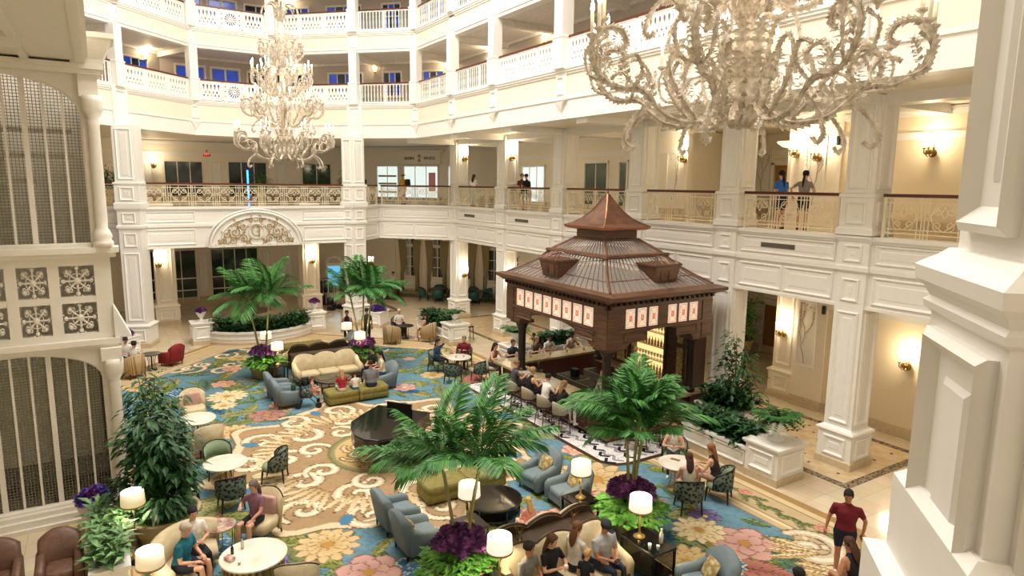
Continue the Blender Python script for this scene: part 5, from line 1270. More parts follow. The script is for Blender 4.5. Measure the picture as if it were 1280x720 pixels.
def club(label, m, w=.78, d=.8, h=.95, name='armchair', seat=None, trim=None, tuft=False):
    t = thing(name, label, 'armchair'); s2 = seat or m
    MB().box(-w/2+.06, w/2-.06, -d/2+.06, d/2-.06, .14, .3).obj('frame', m, t, bevel=.02)
    MB().cushion(0, -.06, .27, w-.26, d-.2, .2).obj('seat', s2, t, True)
    bk = MB(); n = 10; rr = []
    for i in range(n+1):
        u = i/n; x = -(w/2-.03)+(w-.06)*u; zt = h-.16*abs(2*u-1)**2.2; bend = .1*abs(2*u-1)**2
        rr.append([(x, d/2-.2-bend, .2), (x, d/2-.02-bend*.4, .2), (x, d/2+.1-bend*.4, zt-.02), (x, d/2+.07-bend*.5, zt), (x, d/2-.06-bend, zt-.02), (x, d/2-.18-bend, .5)])
    bk.rings(rr).obj('backrest', m, t, True)
    for s in (-1, 1):
        a = MB(); x = s*(w/2-.07)
        a.rings([[(x-.07, y, .14), (x+.07, y, .14), (x+.08, y, z-.06), (x+.05, y, z), (x-.05, y, z), (x-.08, y, z-.06)] for y, z in ((-d/2+.04, .52), (-d/2+.12, .58), (0, .6), (d/2-.12, .68))]).obj('arm', m, t, True)
    legs(t, [(-w/2+.1,-d/2+.1),(w/2-.1,-d/2+.1),(-w/2+.1,d/2-.08),(w/2-.1,d/2-.08)], .16, .03, trim or LEG, .0); return t
def slipper(label, m, pm=None, trim=None):
    """armless fan-back chair"""
    t = thing('slipper_chair', label, 'chair'); MB().cushion(0, -.08, .24, .7, .68, .24).obj('seat', m, t, True)
    rr = []; n = 12
    for i in range(n+1):
        u = i/n; x = -.37+.74*u; e = abs(2*u-1); zt = .98-.14*e**3; bd = -.16*e**2
        rr.append([(x, .2+bd, .2), (x, .3+bd, .2), (x*1.04, .42+bd, zt), (x*1.04, .34+bd, zt)])
    MB().rings(rr).obj('backrest', m, t, True)
    if pm: MB().cushion(0, .17, .45, .5, .12, .42).obj('back_panel', pm, t, True)
    if trim: MB().tube([(r[2][0], r[2][1]-.03, r[2][2]+.005) for r in rr], .016, 5).obj('frame_rail', trim, t)
    legs(t, [(-.28,-.34),(.28,-.34),(-.26,.24),(.26,.24)], .28); return t
def sofa(label, w, m, trim=WOODB, seats=3, name='camelback_sofa', wave=3):
    t = thing(name, label, 'sofa'); d = .85
    MB().box(-w/2+.05, w/2-.05, -d/2+.03, d/2-.08, .14, .27).obj('frame', trim, t, bevel=.02)
    for i in range(seats): MB().cushion(-w/2+.12+(w-.24)*(i+.5)/seats, -.07, .26, (w-.24)/seats-.01, d-.2, .19, n=14, e=.25).obj('seat_cushion', m, t, True)
    zt = lambda u: .92+.13*abs(math.sin(math.pi*wave*u))**.8 if 0 < u < 1 else .92
    rr = []; n = 42
    for i in range(n+1):
        u = i/n; x = -w/2+w*u; e = max(0, abs(2*u-1)-.86)/.14; z = zt(u)-.2*e**1.5; bd = -.12*e
        rr.append([(x, d/2-.22+bd, .3), (x, d/2-.06, .2), (x, d/2+.08, z-.03), (x, d/2+.05, z), (x, d/2-.05+bd, z-.02)])
    MB().rings(rr).obj('backrest', m, t, True)
    MB().tube([(r[3][0], r[3][1]+.01, r[3][2]+.01) for r in rr], .026, 6).obj('top_rail', trim, t, True)
    rb = []
    for r in rr: rb.append([(r[1][0], r[1][1]+.005, .16), (r[1][0], r[1][1]+.03, .16), (r[2][0], r[2][1]+.03, r[2][2]+.01), (r[2][0], r[2][1]+.005, r[2][2]+.01)])
    MB().rings(rb).obj('back_panel', trim, t)
    for s in (-1, 1):
        x = s*(w/2-.05); MB().rings([[(x-.08, y, .2), (x+.08, y, .2), (x+.1, y, z-.05), (x+.04, y, z), (x-.06, y, z), (x-.1, y, z-.06)] for y, z in ((-d/2+.05, .5), (-d/2+.14, .58), (.05, .64), (d/2-.1, .8))]).obj('arm', m, t, True)
    legs(t, [(-w/2+.12,-d/2+.1),(w/2-.12,-d/2+.1),(-w/2+.12,d/2-.1),(w/2-.12,d/2-.1),(0,-d/2+.1)], .16, .035, trim, 0); return t
def bench(label, loc, rz, w=2.2, d=.75, h=.46, m=OLIVE):
    t = thing('upholstered_bench', label, 'bench', loc, rz)
    for i in range(2):
        MB().cushion(-w/4+w/2*i, 0, .07, w/2-.01, d, h-.2, n=16, e=.14).obj('base_pad', m, t, True)
        MB().cushion(-w/4+w/2*i, 0, h-.2, w/2, d+.03, .22, n=16, e=.2).obj('top_cushion', m, t, True)
    legs(t, [(-w/2+.1,-d/2+.1),(w/2-.1,-d/2+.1),(-w/2+.1,d/2-.1),(w/2-.1,d/2-.1)], .1, .03, LEG, 0); return t
def round_table(label, loc, r=.45, h=.73, top=WTOP, leg=GOLDL, name='round_table', oval=1, rz=0, group=None):
    t = thing(name, label, 'table', loc, rz, group); MB().lathe([(r*.96,h-.035),(r,h-.03),(r,h-.008),(r*.97,h)], 28, sx=oval).obj('table_top', top, t)
    MB().lathe([(r*.5,0),(r*.5,.02),(r*.12,.05),(.03,.1),(.03,h-.1),(r*.3,h-.04)], 14).obj('column', leg, t, True)
    for i in range(5): a = i*1.257; MB().tube([(r*.42*math.cos(a), r*.42*math.sin(a), .02), (r*.3*math.cos(a), r*.3*math.sin(a), h*.5), (r*.45*math.cos(a), r*.45*math.sin(a), h-.03)], .012, 5).obj('leg', leg, t)
    return t
def ring_(prof, n=24): return MB().rings([[(r*math.cos(2*math.pi*i/n), r*math.sin(2*math.pi*i/n), z) for i in range(n)] for r, z in prof], caps=False)
def lamp(loc, label, shade_r=.22, h=.62, floor_=0, m=GOLDL, warm='#fff4e0', e=.8):
    t = thing('floor_lamp' if floor_ else 'table_lamp', label, 'lamp', loc); H = floor_ or 0
    if floor_: MB().lathe([(.15,0),(.15,.02),(.03,.05),(.012,.08),(.012,H)], 12).obj('pole', LEG, t, True)
    else: MB().lathe([(.12,0),(.12,.02),(.06,.04),(.03,.1),(.022,.16),(.03,.24),(.016,.28),(.016,h-.1)], 12).obj('base', m, t, True)
    z = H if floor_ else h-.14
    ring_([(shade_r*.97,z),(shade_r,z),(shade_r*.94,z+.27),(shade_r*.91,z+.27)]).obj('shade', mat('lit_lamp_shade_%s' % warm[1:], '#fbf3e2', .7, emit=e, ecol=warm), t, True)
    ring_([(shade_r*1.0,z-.025),(shade_r*1.02,z-.02),(shade_r*1.02,z+.012),(shade_r,z+.014)]).obj('shade_band', GOLDL, t, True)
    MB().tube([(0, 0, z+.2), (0, 0, z+.32)], .008, 5).ell((0, 0, z+.33), .014, .014, .014, 6, 4).obj('finial', m, t)
    l = bpy.data.lights.new('lamp_bulb', 'POINT'); l.energy = 30; l.color = (1, .85, .62); l.shadow_soft_size = .04
    o = bpy.data.objects.new('lamp_bulb', l); COL.objects.link(o); o.location = (loc[0], loc[1], loc[2]+z+.13)
    return t
def side_table(label, loc, w=.6, d=.6, h=.7, rz=0, glass=False, m=BLACK):
    t = thing('side_table', label, 'table', loc, rz); MB().box(-w/2, w/2, -d/2, d/2, h-.05, h).obj('table_top', m, t, bevel=.01)
    for x in (-w/2+.03, w/2-.03):
        for y in (-d/2+.03, d/2-.03): MB().box(x-.02, x+.02, y-.02, y+.02, 0, h-.05).obj('leg', m, t)
    MB().box(-w/2+.02, w/2-.02, -d/2+.02, d/2-.02, .16, .19).obj('shelf', m, t)
    if glass:
        for y in (-d/2+.012, d/2-.012): MB().box(-w/2+.05, w/2-.05, y-.006, y+.006, .2, h-.06).obj('glass_panel', mat('smoked_glass', '#3b342c', .08, alpha=.55), t)
    return t
def pillow(label, loc, rz, m=PILL, s=.42, tilt=.5, name='cushion'):
    b = MB(); n = 8; vs = []
    for i in range(n+1):
        for j in range(n+1):
            u, v = i/n*2-1, j/n*2-1; vs.append((u*s/2*(1-.07*v*v), v*s/2*(1-.07*u*u), .075*((1-u*u)*(1-v*v))**.5))
    k = (n+1)**2
    f = [(i*(n+1)+j, (i+1)*(n+1)+j, (i+1)*(n+1)+j+1, i*(n+1)+j+1) for i in range(n) for j in range(n)]
    b.add(vs, f); b.add([(x, y, -z) for x, y, z in vs], [q[::-1] for q in f])
    o = b.obj(name, m, None, True, loc); o.rotation_euler = (R(90)-tilt, 0, rz); return tag(o, label, 'cushion')
F_PX, F_NX, F_PY, F_NY = R(90), R(-90), R(180), 0.0
# --- grey armchairs (prototype then copies)
GA = club('slate-blue armchair with its back to the tall palm planter, beside the olive bench', GREYB, .84, .86, 1.0)
GA.location = (-12.95, 5.15, 0); GA.rotation_euler = (0, 0, F_PY)
for x, y, a, l in ((-11.85, 5.15, F_PY, 'slate-blue armchair with brown pillow beside the purple flower planter'), (-12.95, 8.95, .12, 'slate-blue armchair with gold pillow facing the black round table, farther from the lamp'),
                   (-11.85, 9.05, -.05, 'slate-blue armchair with gold pillow beside the table lamp and black round table'), (-7.55, 9.0, -.3, 'slate-blue armchair with gold pillow near the glass display table'),
                   (-23.5, 5.0, F_PY, 'slate-blue armchair holding folded papers beside the folded stroller'), (-22.45, 5.0, F_PY, 'slate-blue armchair right behind the stroller'), (-22.75, 8.55, .1, 'slate-blue armchair holding the family beside the olive bench'),
                   (-28.4, 8.9, 0, 'slate-blue armchair partly hidden behind the far lamp')): dup(GA, (x, y, 0), a, l)
pillow('gold leaf-print pillow on the slate armchair facing the black table', (-12.93, 9.15, .62), .12)
pillow('gold leaf-print pillow on the slate armchair beside the lamp', (-11.83, 9.22, .62), -.05)
pillow('cream leaf-print pillow on the lone slate armchair', (-7.55, 9.12, .62), -.35)
pillow('brown patterned pillow on the slate armchair by the flowers', (-11.9, 5.0, .6), F_PY, mat('brown_pillow', '#6d5236', .8, kind='voronoi', scale=12, hex2='#c7a877'), .36)
bench('long olive velvet bench between the piano and the black round table', (-13.75, 7.2, 0), R(90)); bench('long olive velvet bench where the family sits', (-21.9, 7.25, 0), R(90)); bench('olive velvet bench behind the far sofa', (-29.3, 7.3, 0), R(90), 1.8)
# --- sofas
S1 = sofa('walnut-backed cream sofa facing the black round table, person in pink on it', 2.5, CREAMF); S1.location = (-10.6, 7.15, 0); S1.rotation_euler = (0, 0, F_NX)
for x, y, a, l in ((-9.0, 6.95, F_PX, 'scalloped cream sofa crowded with seated guests'), (-24.75, 7.1, F_PX, 'scalloped cream sofa standing empty before the family group'), (-27.2, 7.3, F_NX, 'walnut-backed sofa turned away from the empty cream sofa')): dup(S1, (x, y, 0), a, l)
for x, l, y in ((-9.85, 'long dark wood console behind the crowded sofa', 7.05), (-26.0, 'long dark wood console behind the empty cream sofa', 7.2)):
    t = thing('sofa_console', l, 'console table', (x, y, 0)); MB().box(-.24, .24, -1.2, 1.2, .8, .86).obj('table_top', WOODB, t, bevel=.01); MB().box(-.18, .18, -1.15, 1.15, .1, .8).obj('cabinet', WOODB, t)
t = thing('curved_sofa', 'curved cream sofa where two guests sit beside the marble table', 'sofa', (-12.75, 1.5, 0), R(150))
shell(t, 'backrest', 1.0, 1.16, .12, lambda u: .95-.2*abs(2*u-1)**3, CREAMF, 25, 155, 20); o = MB()
o.rings([[(.5*math.cos(R(a)), .5*math.sin(R(a)), .2), (1.02*math.cos(R(a)), 1.02*math.sin(R(a)), .2), (1.02*math.cos(R(a)), 1.02*math.sin(R(a)), .44), (.5*math.cos(R(a)), .5*math.sin(R(a)), .42)] for a in range(28, 156, 8)]).obj('seat', CREAMF, t, True)
legs(t, [(.45, .4), (-.45, .4), (.75, .75), (-.75, .75)], .2)
t = dup(t, (-20.6, 1.6, 0), R(180), 'curved cream sofa half hidden behind the bushy plant'); 
# --- tables
round_table('round white marble table ringed by green and floral chairs', (-16.8, 2.2, 0), .52); round_table('oval white table in front of the pink chair', (-20.5, 2.0, 0), .5, oval=1.15); round_table('round white table with a couple seated', (-22.95, 11.85, 0), .5); round_table('round white table where three people lean in', (-11.1, 11.95, 0), .5)
t = thing('drum_table', 'low marble-topped drum table with brass fluted sides', 'table', (-12.55, 2.05, 0)); MB().lathe([(.58,.46),(.62,.47),(.62,.5),(.6,.51)], 32).obj('table_top', WTOP, t)
for i in range(30): a = 2*math.pi*i/30; place('flute', MB().box(-.03, .03, -.02, .02, .03, .46).mesh('flute', GOLDL) if i == 0 else bpy.data.meshes['flute'], t, (.54*math.cos(a), .54*math.sin(a), 0), a+R(90))
MB().lathe([(.55,0),(.55,.04)], 28).obj('base', GOLDL, t)
t = thing('glass_side_table', 'small round glass table with pink tray beside the person in mauve', 'table', (-13.95, 1.65, 0)); MB().lathe([(.3,.53),(.32,.54),(.32,.56),(.3,.56)], 24).obj('table_top', mat('rose_glass_top', '#c9b0a0', .1, hex2='#8a5a4c', scale=8), t)
MB().tube([(.31*math.cos(i*.2618), .31*math.sin(i*.2618), .545) for i in range(24)], .014, 5, closed=True).obj('rim', GOLDL, t)
for i in range(6): a = i*1.047; MB().tube([(.28*math.cos(a), .28*math.sin(a), 0), (.3*math.cos(a), .3*math.sin(a), .54)], .01, 5).obj('leg', GOLDL, t)
for loc, l in (((-12.3, 7.25, 0), 'round black glass-topped coffee table before the olive bench'), ((-23.4, 6.9, 0), 'round coffee table amid the seated family')):
    t = thing('coffee_table', l, 'table', loc); MB().lathe([(.62,.4),(.66,.41),(.66,.45),(.64,.46)], 32).obj('table_top', mat('smoked_table_glass', '#1d1a17', .06, coat=.5), t)
    MB().tube([(.65*math.cos(i*.2618), .65*math.sin(i*.2618), .44) for i in range(24)], .025, 6, closed=True).obj('rim', BLACK, t); MB().lathe([(.6,.12),(.62,.14),(.62,.17),(.6,.18)], 28).obj('shelf', BLACK, t)
    for i in range(6): a = i*1.047; MB().tube([(.6*math.cos(a), .6*math.sin(a), 0), (.62*math.cos(a), .62*math.sin(a), .42)], .02, 6).obj('leg', BLACK, t)
t = thing('hall_table', 'large round dark table in the entrance hall', 'table', (-36.3, 6.5, 0)); MB().lathe([(.85,.8),(.9,.81),(.9,.86),(.86,.87)], 32).obj('table_top', WOODB, t); MB().lathe([(.5,0),(.45,.06),(.1,.15),(.09,.6),(.3,.8)], 14).obj('pedestal_leg', LEG, t, True)
# --- side tables and lamps
for x, y, l, g in ((-11.15, 6.0, 'black side table with lamp behind the palm stems', 0), (-9.1, 5.5, 'black side table with lamp beside the crowded sofa', 0), (-10.85, 8.65, 'black side table with lamp near the gold pillows', 0), (-8.75, 8.7, 'black glass display table with lamp and white bottle', 1), (-27.3, 5.35, 'black side table with lamp left of the far console', 0), (-25.3, 5.35, 'black side table with lamp beside the empty cream sofa', 0), (-27.5, 8.75, 'black side table with lamp near the standing guests', 0), (-25.5, 8.65, 'black side table with lamp by the white-edged leaves', 0)):
    side_table(l, (x, y, 0), .62 if not g else .95, .62, .72, 0, g)
LL = [(-11.15, 6.0, 'white drum lamp glowing behind the palm stems'), (-9.1, 5.5, 'white drum lamp glowing beside the crowded sofa'), (-10.85, 8.65, 'white drum lamp glowing near the gold pillows'), (-8.95, 8.65, 'white drum lamp glowing on the glass display table'), (-27.3, 5.35, 'white drum lamp glowing before the entrance planter'), (-25.3, 5.35, 'white drum lamp glowing beside the empty cream sofa'), (-27.5, 8.75, 'white drum lamp glowing near the standing guests'), (-25.5, 8.65, 'white drum lamp glowing over the white-edged leaves')]
for x, y, l in LL: lamp((x, y, .72), l, .23, .72, e=.62)
lamp((-14.3, .15, 0), 'cream floor lamp glowing beside the bushy potted plant', .22, floor_=1.25, e=.34, warm='#ffe2ac'); lamp((-11.75, .3, 0), 'cream floor lamp glowing behind the curved sofa', .22, floor_=1.25, e=.34, warm='#ffe2ac')
# --- tub chairs
TF = tub_chair('green tub chair with black frame facing the white marble table', SAGE, SAGE, SAGE); TF.location = (-17.75, 2.15, 0); TF.rotation_euler = (0, 0, F_PX)
FC = tub_chair('navy floral-backed chair turned toward the marble table', SAGE, FLORAL, SAGE); FC.location = (-15.75, 2.15, 0); FC.rotation_euler = (0, 0, F_NX)
for x, y, a, l in ((-16.75, 3.35, -.45, 'floral-backed green-seated chair angled beside the marble table'), (-16.4, 1.25, F_PY, 'green-seated chair half hidden by the bushy plant'),
                   (-22.0, 11.1, R(-140), 'floral-backed chair before the couple at the white table'), (-21.75, 12.2, R(-70), 'floral-backed chair beside the person in maroon'), (-23.75, 11.25, R(120), 'tub chair of the guest in blue'), (-23.7, 12.5, R(40), 'tub chair of the person in maroon'),
                   (-12.0, 12.75, R(40), 'tub chair of the person in the white sleeveless top'), (-10.15, 11.35, R(-120), 'floral-backed chair under the person in white seen from behind'), (-10.2, 12.45, R(-60), 'floral-backed chair under the person in the black top')): dup(FC, (x, y, 0), a, l)
# --- other seats
t = slipper('blush pink fan-back chair facing the oval white table', CREAMF, PINKF, LEG); t.location = (-22.5, 2.1, 0); t.rotation_euler = (0, 0, F_PX)
t = slipper('blush pink fan-back chair where the person in mauve sits', CREAMF, PINKF, LEG); t.location = (-14.05, 2.5, 0); t.rotation_euler = (0, 0, R(45))
t = slipper('cream fan-back chair seen from behind at the oval table', CREAMF); t.location = (-19.3, 2.1, 0); t.rotation_euler = (0, 0, R(-80))
t = slipper('cream fan-back chair at the foot of the marble drum table', CREAMF, None, LEG); t.location = (-11.35, 2.6, 0); t.rotation_euler = (0, 0, R(-110))
B1 = barrel_chair('tan striped barrel armchair of the guest in the black hat', STRIPE); B1.location = (-28.75, .65, 0); B1.rotation_euler = (0, 0, R(-60))
dup(B1, (-29.1, 11.45, 0), R(-130), 'tan striped barrel armchair with its back to the lounge'); dup(B1, (-28.75, 13.15, 0), R(-60), 'tan striped barrel armchair under the person with crossed legs')
t = club('crimson velvet armchair with dark wood frame near the entrance', RED, .72, .74, .95, trim=LEG); t.location = (-30.0, 2.1, 0); t.rotation_euler = (0, 0, R(-50))
t = club('dark high-backed armchair of the person in the white jacket', BLACKM, .7, .7, .95); t.location = (-30.6, 12.4, 0); t.rotation_euler = (0, 0, R(80))
round_table('small dark round table between striped and crimson chairs', (-29.5, 1.35, 0), .38, .7, LEG, LEG); round_table('small dark round table between the striped barrel chairs', (-29.7, 12.4, 0), .4, .68, LEG, LEG)
B2 = club('brown leather armchair next to the leafy planter', BRL, .74, .78, 1.0); B2.location = (-14.1, -1.1, 0); B2.rotation_euler = (0, 0, F_PX)
dup(B2, (-14.2, -2.05, 0), F_PX, 'brown leather armchair beside its brown twin, farther from the planter')
# --- bar stools
STW = mat('stool_walnut', '#4a2a1c', .4, kind='grain', var=.2)
st = thing('bar_stool', 'grey barrel bar stool of the person in the black jacket', 'bar stool'); MB().lathe([(.2,.66),(.23,.68),(.23,.74),(.2,.78)], 14).obj('seat', GREYF, st, True)
shell(st, 'backrest', .22, .26, .68, lambda u: .84+.22*math.sin(math.pi*u)**.6, GREYF, -5, 185, 14); MB().lathe([(.24,.62),(.24,.67)], 14).obj('seat_ring', STW, st)
legs(st, [(-.17,-.17),(.17,-.17),(-.17,.17),(.17,.17)], .66, .024, STW, .06); MB().tube([(.22*math.cos(i*.5236), .22*math.sin(i*.5236), .25) for i in range(12)], .012, 5, closed=True).obj('foot_ring', BRASS, st)
st.location = (-15.65, 11.6, 0); st.rotation_euler = (0, 0, F_PY)
for x, y, a, l in ((-16.5, 11.6, F_PY, 'grey barrel bar stool of the person in the white t-shirt'), (-17.4, 11.6, F_PY, 'grey barrel bar stool of the person in the black tank top'), (-18.4, 11.6, F_PY, 'grey barrel bar stool of the person in charcoal'), (-20.95, 12.3, F_PX, 'grey barrel bar stool at the bar corner'),
                   (-13.5, 12.75, F_NX, 'empty grey bar stool at the bar end nearest the round white table'), (-13.5, 13.7, F_NX, 'empty grey bar stool in the middle of the bar end'), (-13.5, 14.6, F_NX, 'empty grey bar stool at the bar end nearest the walnut cabinet')): dup(st, (x, y, 0), a, l)
# --- grand piano
pn = thing('grand_piano', 'closed black grand piano standing on the tan carpet medallion', 'piano', (-16.8, 6.35, 0), R(-142))
pn.scale = (1.15, 1.15, 1.05)
OUT = [(-.75, -.95), (.75, -.95), (.75, -.2), (.7, .35), (.45, .75), (.2, 1.0), (-.15, 1.15), (-.5, 1.1), (-.72, .85), (-.75, .4)]
MB().prism(OUT, .6, .93).obj('case', BLACK, pn, bevel=.02); MB().prism([(x*1.02, y*1.02) for x, y in OUT], .94, .975).obj('lid', BLACK, pn, bevel=.01)
MB().box(-.72, .72, -1.1, -.92, .58, .7).obj('keyslip', BLACK, pn); MB().box(-.62, .62, -1.08, -.93, .7, .72).obj('keyboard', mat('ivory_keys', '#ece7da', .3), pn); MB().box(-.35, .35, -.75, -.7, .97, 1.22).obj('music_desk', BLACK, pn)
for x, y in ((-.6, -.8), (.6, -.8), (-.3, .85)): MB().lathe([(.05,0),(.03,.06),(.07,.14),(.09,.5),(.11,.62)], 8).obj('leg', BLACK, pn, True, (x, y, 0))
t = thing('piano_stool', 'black piano bench tucked before the keyboard', 'stool', (-17.85, 7.55, 0), R(-142)); MB().cushion(0, 0, .42, .75, .34, .1).obj('seat', BLACKM, t, True); legs(t, [(-.3,-.12),(.3,-.12),(-.3,.12),(.3,.12)], .44)
# ================================================================ PEOPLE (front faces local -y)
SK = {'fair': mat('skin_fair', '#d9a587', .55, var=.05), 'tan': mat('skin_tan', '#b98262', .55, var=.05), 'deep': mat('skin_deep', '#5f3d2c', .55, var=.05)}
EYE = mat('eye_dark', '#1b1512', .3); LIP = mat('lip_tone', '#9c5a50', .5)
def cl(h): return mat('cloth_'+h[1:], h, .85, scale=18, var=.12)
def ik(s, h, l1, l2, bend):
    s, h = Vector(s), Vector(h); d = h-s; L = min(d.length, (l1+l2)*.995); d = d.normalized(); h = s+d*L
    a = (l1*l1-l2*l2+L*L)/(2*L); q = math.sqrt(max(0, l1*l1-a*a)); b = Vector(bend); b = b-d*b.dot(d)
    b = b.normalized() if b.length > 1e-4 else d.orthogonal().normalized()
    return s+d*a+b*q, h
def person(label, loc, rz, pose='sit', seat=.46, hands=None, top='#888888', bot='#222233', skin='fair', hair='#3a2a1e', style='short', sleeve='short', legs_='long', shoe='#e8e6e0', s=1.0, lean=.08, head_turn=0, nod=.15, width=1.0, knees=None, hat=None, facing=None, group=None):
    t = thing('person', label, 'person', loc, rz if facing is None else R(facing)+R(90), group); t.scale = (s, s, s)
    segs = []  # (p, q, rp, rq, kind)
    W = width
    if pose == 'sit':
        hz = seat/s+.09; hip = Vector((0, .05, hz)); LA = .9
        ks = knees or ((-.12, -.42), (.12, -.42)); 
        leg = []
        for sx, (kx, ky) in zip((-1, 1), ks):
            h0 = Vector((sx*.09*W, .03, hz)); k = Vector((kx, ky, hz+.02)); an = Vector((kx*1.05, ky-.02, .08/s if seat < .6 else .3/s)); leg.append((h0, k, an))
        tl = .5
    else:
        hz = .92; hip = Vector((0, 0, hz)); ks = knees or ((-.1, 0), (.1, 0)); leg = []
        for sx, (kx, ky) in zip((-1, 1), ks): leg.append((Vector((sx*.09*W, 0, hz)), Vector((kx, ky-.02, .5)), Vector((kx*1.05, ky*1.2+.02, .08))))
        tl = .52
    up = Vector((0, -math.sin(lean), math.cos(lean))); ch = hip+up*.3; sh = hip+up*tl; nk = hip+up*(tl+.1); hd = nk+Vector((0, -.02-.04*nod, .125))
    b = MB(); fwd = Vector((0, -1, 0))
    def ringt(c, rx, ry):
        return [tuple(c+Vector((rx*math.cos(2*math.pi*i/14), ry*math.sin(2*math.pi*i/14), 0))) for i in range(14)]
    b.rings([ringt(hip-Vector((0, 0, .1)), .1*W, .08), ringt(hip-Vector((0, 0, .05)), .165*W, .125*W), ringt(hip+up*.06, .17*W, .13*W), ringt(hip+up*.18, .145*W, .115*W), ringt(ch, .165*W, .125*W), ringt(hip+up*.42, .18*W, .115*W), ringt(sh, .15*W, .085), ringt(nk-up*.04, .06, .06), ringt(nk+up*.05, .052, .056), ringt(nk+up*.1, .05, .055)])
    segs += [(hip-Vector((0, 0, .05)), hip+up*.03, 'bot'), (hip+up*.1, sh-up*.02, 'top'), (nk, hd, 'skin')]
    for h0, k, an in leg:
        b.tube([h0, h0.lerp(k, .5), k, k.lerp(an, .35), an], [.095*W, .08*W, .058, .06, .04], 9)
        ft = an+Vector((0, -.13, -.05)); b.tube([an+Vector((0, .05, -.04)), an+Vector((0, -.02, -.03)), ft], [.04, .045, .03], 8)
        segs.append((h0, h0.lerp(k, .72), 'bot')); segs.append((h0.lerp(k, .8), k, 'bot' if legs_ != 'bare' else 'skin'))
        segs.append((k, an, 'bot' if legs_ == 'long' else 'skin')); segs.append((an+Vector((0, .04, -.04)), ft, 'shoe'))
    hp = hands or (((-.1, -.3, .2), (.1, -.3, .2)) if pose == 'sit' else ((-.24, -.05, -.08), (.24, -.05, -.08)))
    ends = []
    for sx, h_ in zip((-1, 1), hp):
        s0 = sh+Vector((sx*.175*W, 0, -.03)); tgt = hip+Vector(h_)
        e, w = ik(s0, tgt, .28, .25, (sx*.7, .5, -.6))
        b.tube([sh+Vector((sx*.1, 0, -.03)), s0, s0.lerp(e, .5), e, e.lerp(w, .4), w], [.06, .062*W, .05*W, .04, .04, .027], 8)
        segs.append((sh+Vector((sx*.08, 0, -.03)), s0.lerp(e, .55), 'top' if sleeve != 'none' else 'skin')); segs.append((s0.lerp(e, .75), e, 'top' if sleeve == 'long' else 'skin')); segs.append((e, w, 'top' if sleeve == 'long' else 'skin'))
        ends.append((e, w, sx))
    me = b.mesh('tmp', WHITE); o = bpy.data.objects.new('tmp', me); COL.objects.link(o)
    rm_ = o.modifiers.new('r', 'REMESH'); rm_.mode = 'VOXEL'; rm_.voxel_size = .021
    sm = o.modifiers.new('s', 'SMOOTH'); sm.iterations = 3; sm.factor = .5
    bpy.context.view_layer.update(); ev = o.evaluated_get(bpy.context.evaluated_depsgraph_get()); m2 = ev.to_mesh()
    nv = len(m2.vertices); co = np.empty(nv*3, np.float32); m2.vertices.foreach_get('co', co); co = co.reshape(-1, 3)
    fs = [tuple(p.vertices) for p in m2.polygons]; ctr = np.array([co[list(f)].mean(0) for f in fs])
    ev.to_mesh_clear(); bpy.data.objects.remove(o); bpy.data.meshes.remove(me)
    KI = {'skin': 0, 'top': 1, 'bot': 2, 'shoe': 3}; best = np.full(len(fs), 1e9); mi = np.zeros(len(fs), int)
    for p, q, k in segs:
        p, q = np.array(p), np.array(q); d = q-p; u = np.clip(((ctr-p)@d)/max(1e-9, d@d), 0, 1); ds = np.linalg.norm(ctr-p-u[:, None]*d, axis=1)
        if k in ('top', 'bot') and abs(d[2]) > .02 and abs(p[0]) < .05: ds = ds-.06
        c = ds < best; best[c] = ds[c]; mi[c] = KI[k]
    B = MB(); B.v = [tuple(c) for c in co]; B.f = fs; B.mi = mi.tolist()
    # head with features
    Mh = Matrix.Translation(hd) @ Matrix.Rotation(head_turn, 4, 'Z') @ Matrix.Rotation(nod, 4, 'X'); B.M = Mh
    prof = [(.02, -.125), (.045, -.118), (.062, -.09), (.072, -.05), (.08, 0), (.083, .045), (.074, .085), (.05, .112), (.015, .122)]
    B.rings([[(r*.93*math.cos(2*math.pi*i/14), r*1.12*math.sin(2*math.pi*i/14)-(.012 if z < -.04 else 0), z) for i in range(14)] for r, z in prof], 0)
    B.rings([[(x*w_, y, z) for x in (-1, 1)] + [(0, y-.012*w_*40*.5, z)] for w_, y, z in ((.006, -.088, .02), (.013, -.09, -.02), (.008, -.085, -.03))], 0)
    for sx in (-1, 1):
        B.ell((sx*.032, -.083, .008), .012, .007, .007, 6, 4, 4); B.ell((sx*.078, .004, -.008), .01, .018, .03, 6, 4, 0)
    B.ell((0, -.078, -.06), .024, .008, .007, 8, 4, 5); B.M = Matrix.Identity(4)
    # hands: palm, four fingers, thumb
    for e, w, sx in ends:
        d = (w-e).normalized(); side = d.cross(Vector((0, 0, 1))); side = side.normalized() if side.length > .1 else Vector((1, 0, 0)); nrm = side.cross(d).normalized()
        pc = w+d*.045; B.rings([[tuple(w+d*k+side*.034*c*wd+nrm*.014*q) for c, q in ((-1,-1),(1,-1),(1,1),(-1,1))] for k, wd in ((-.015, .75), (.02, .95), (.06, 1.1), (.088, 1.0))], 0)
        for j, l in enumerate((.07, .082, .076, .058)):
            p0 = w+d*.082+side*(.027-.018*j); p1 = p0+d*l*.5-nrm*.012; p2 = p0+d*l*.85-nrm*.035; B.tube([p0, p1, p2], [.0095, .0085, .006], 5, 0)
        th = w+d*.02+side*.03*sx; B.tube([th, th+d*.035+side*.025*sx, th+d*.065+side*.02*sx-nrm*.01], [.012, .01, .007], 5, 0)
    B.obj('body', [SK[skin], cl(top), cl(bot), cl(shoe), EYE, LIP], t, True)
    # hair and hats
    hm = cl(hair); hb = MB(); hb.M = Mh
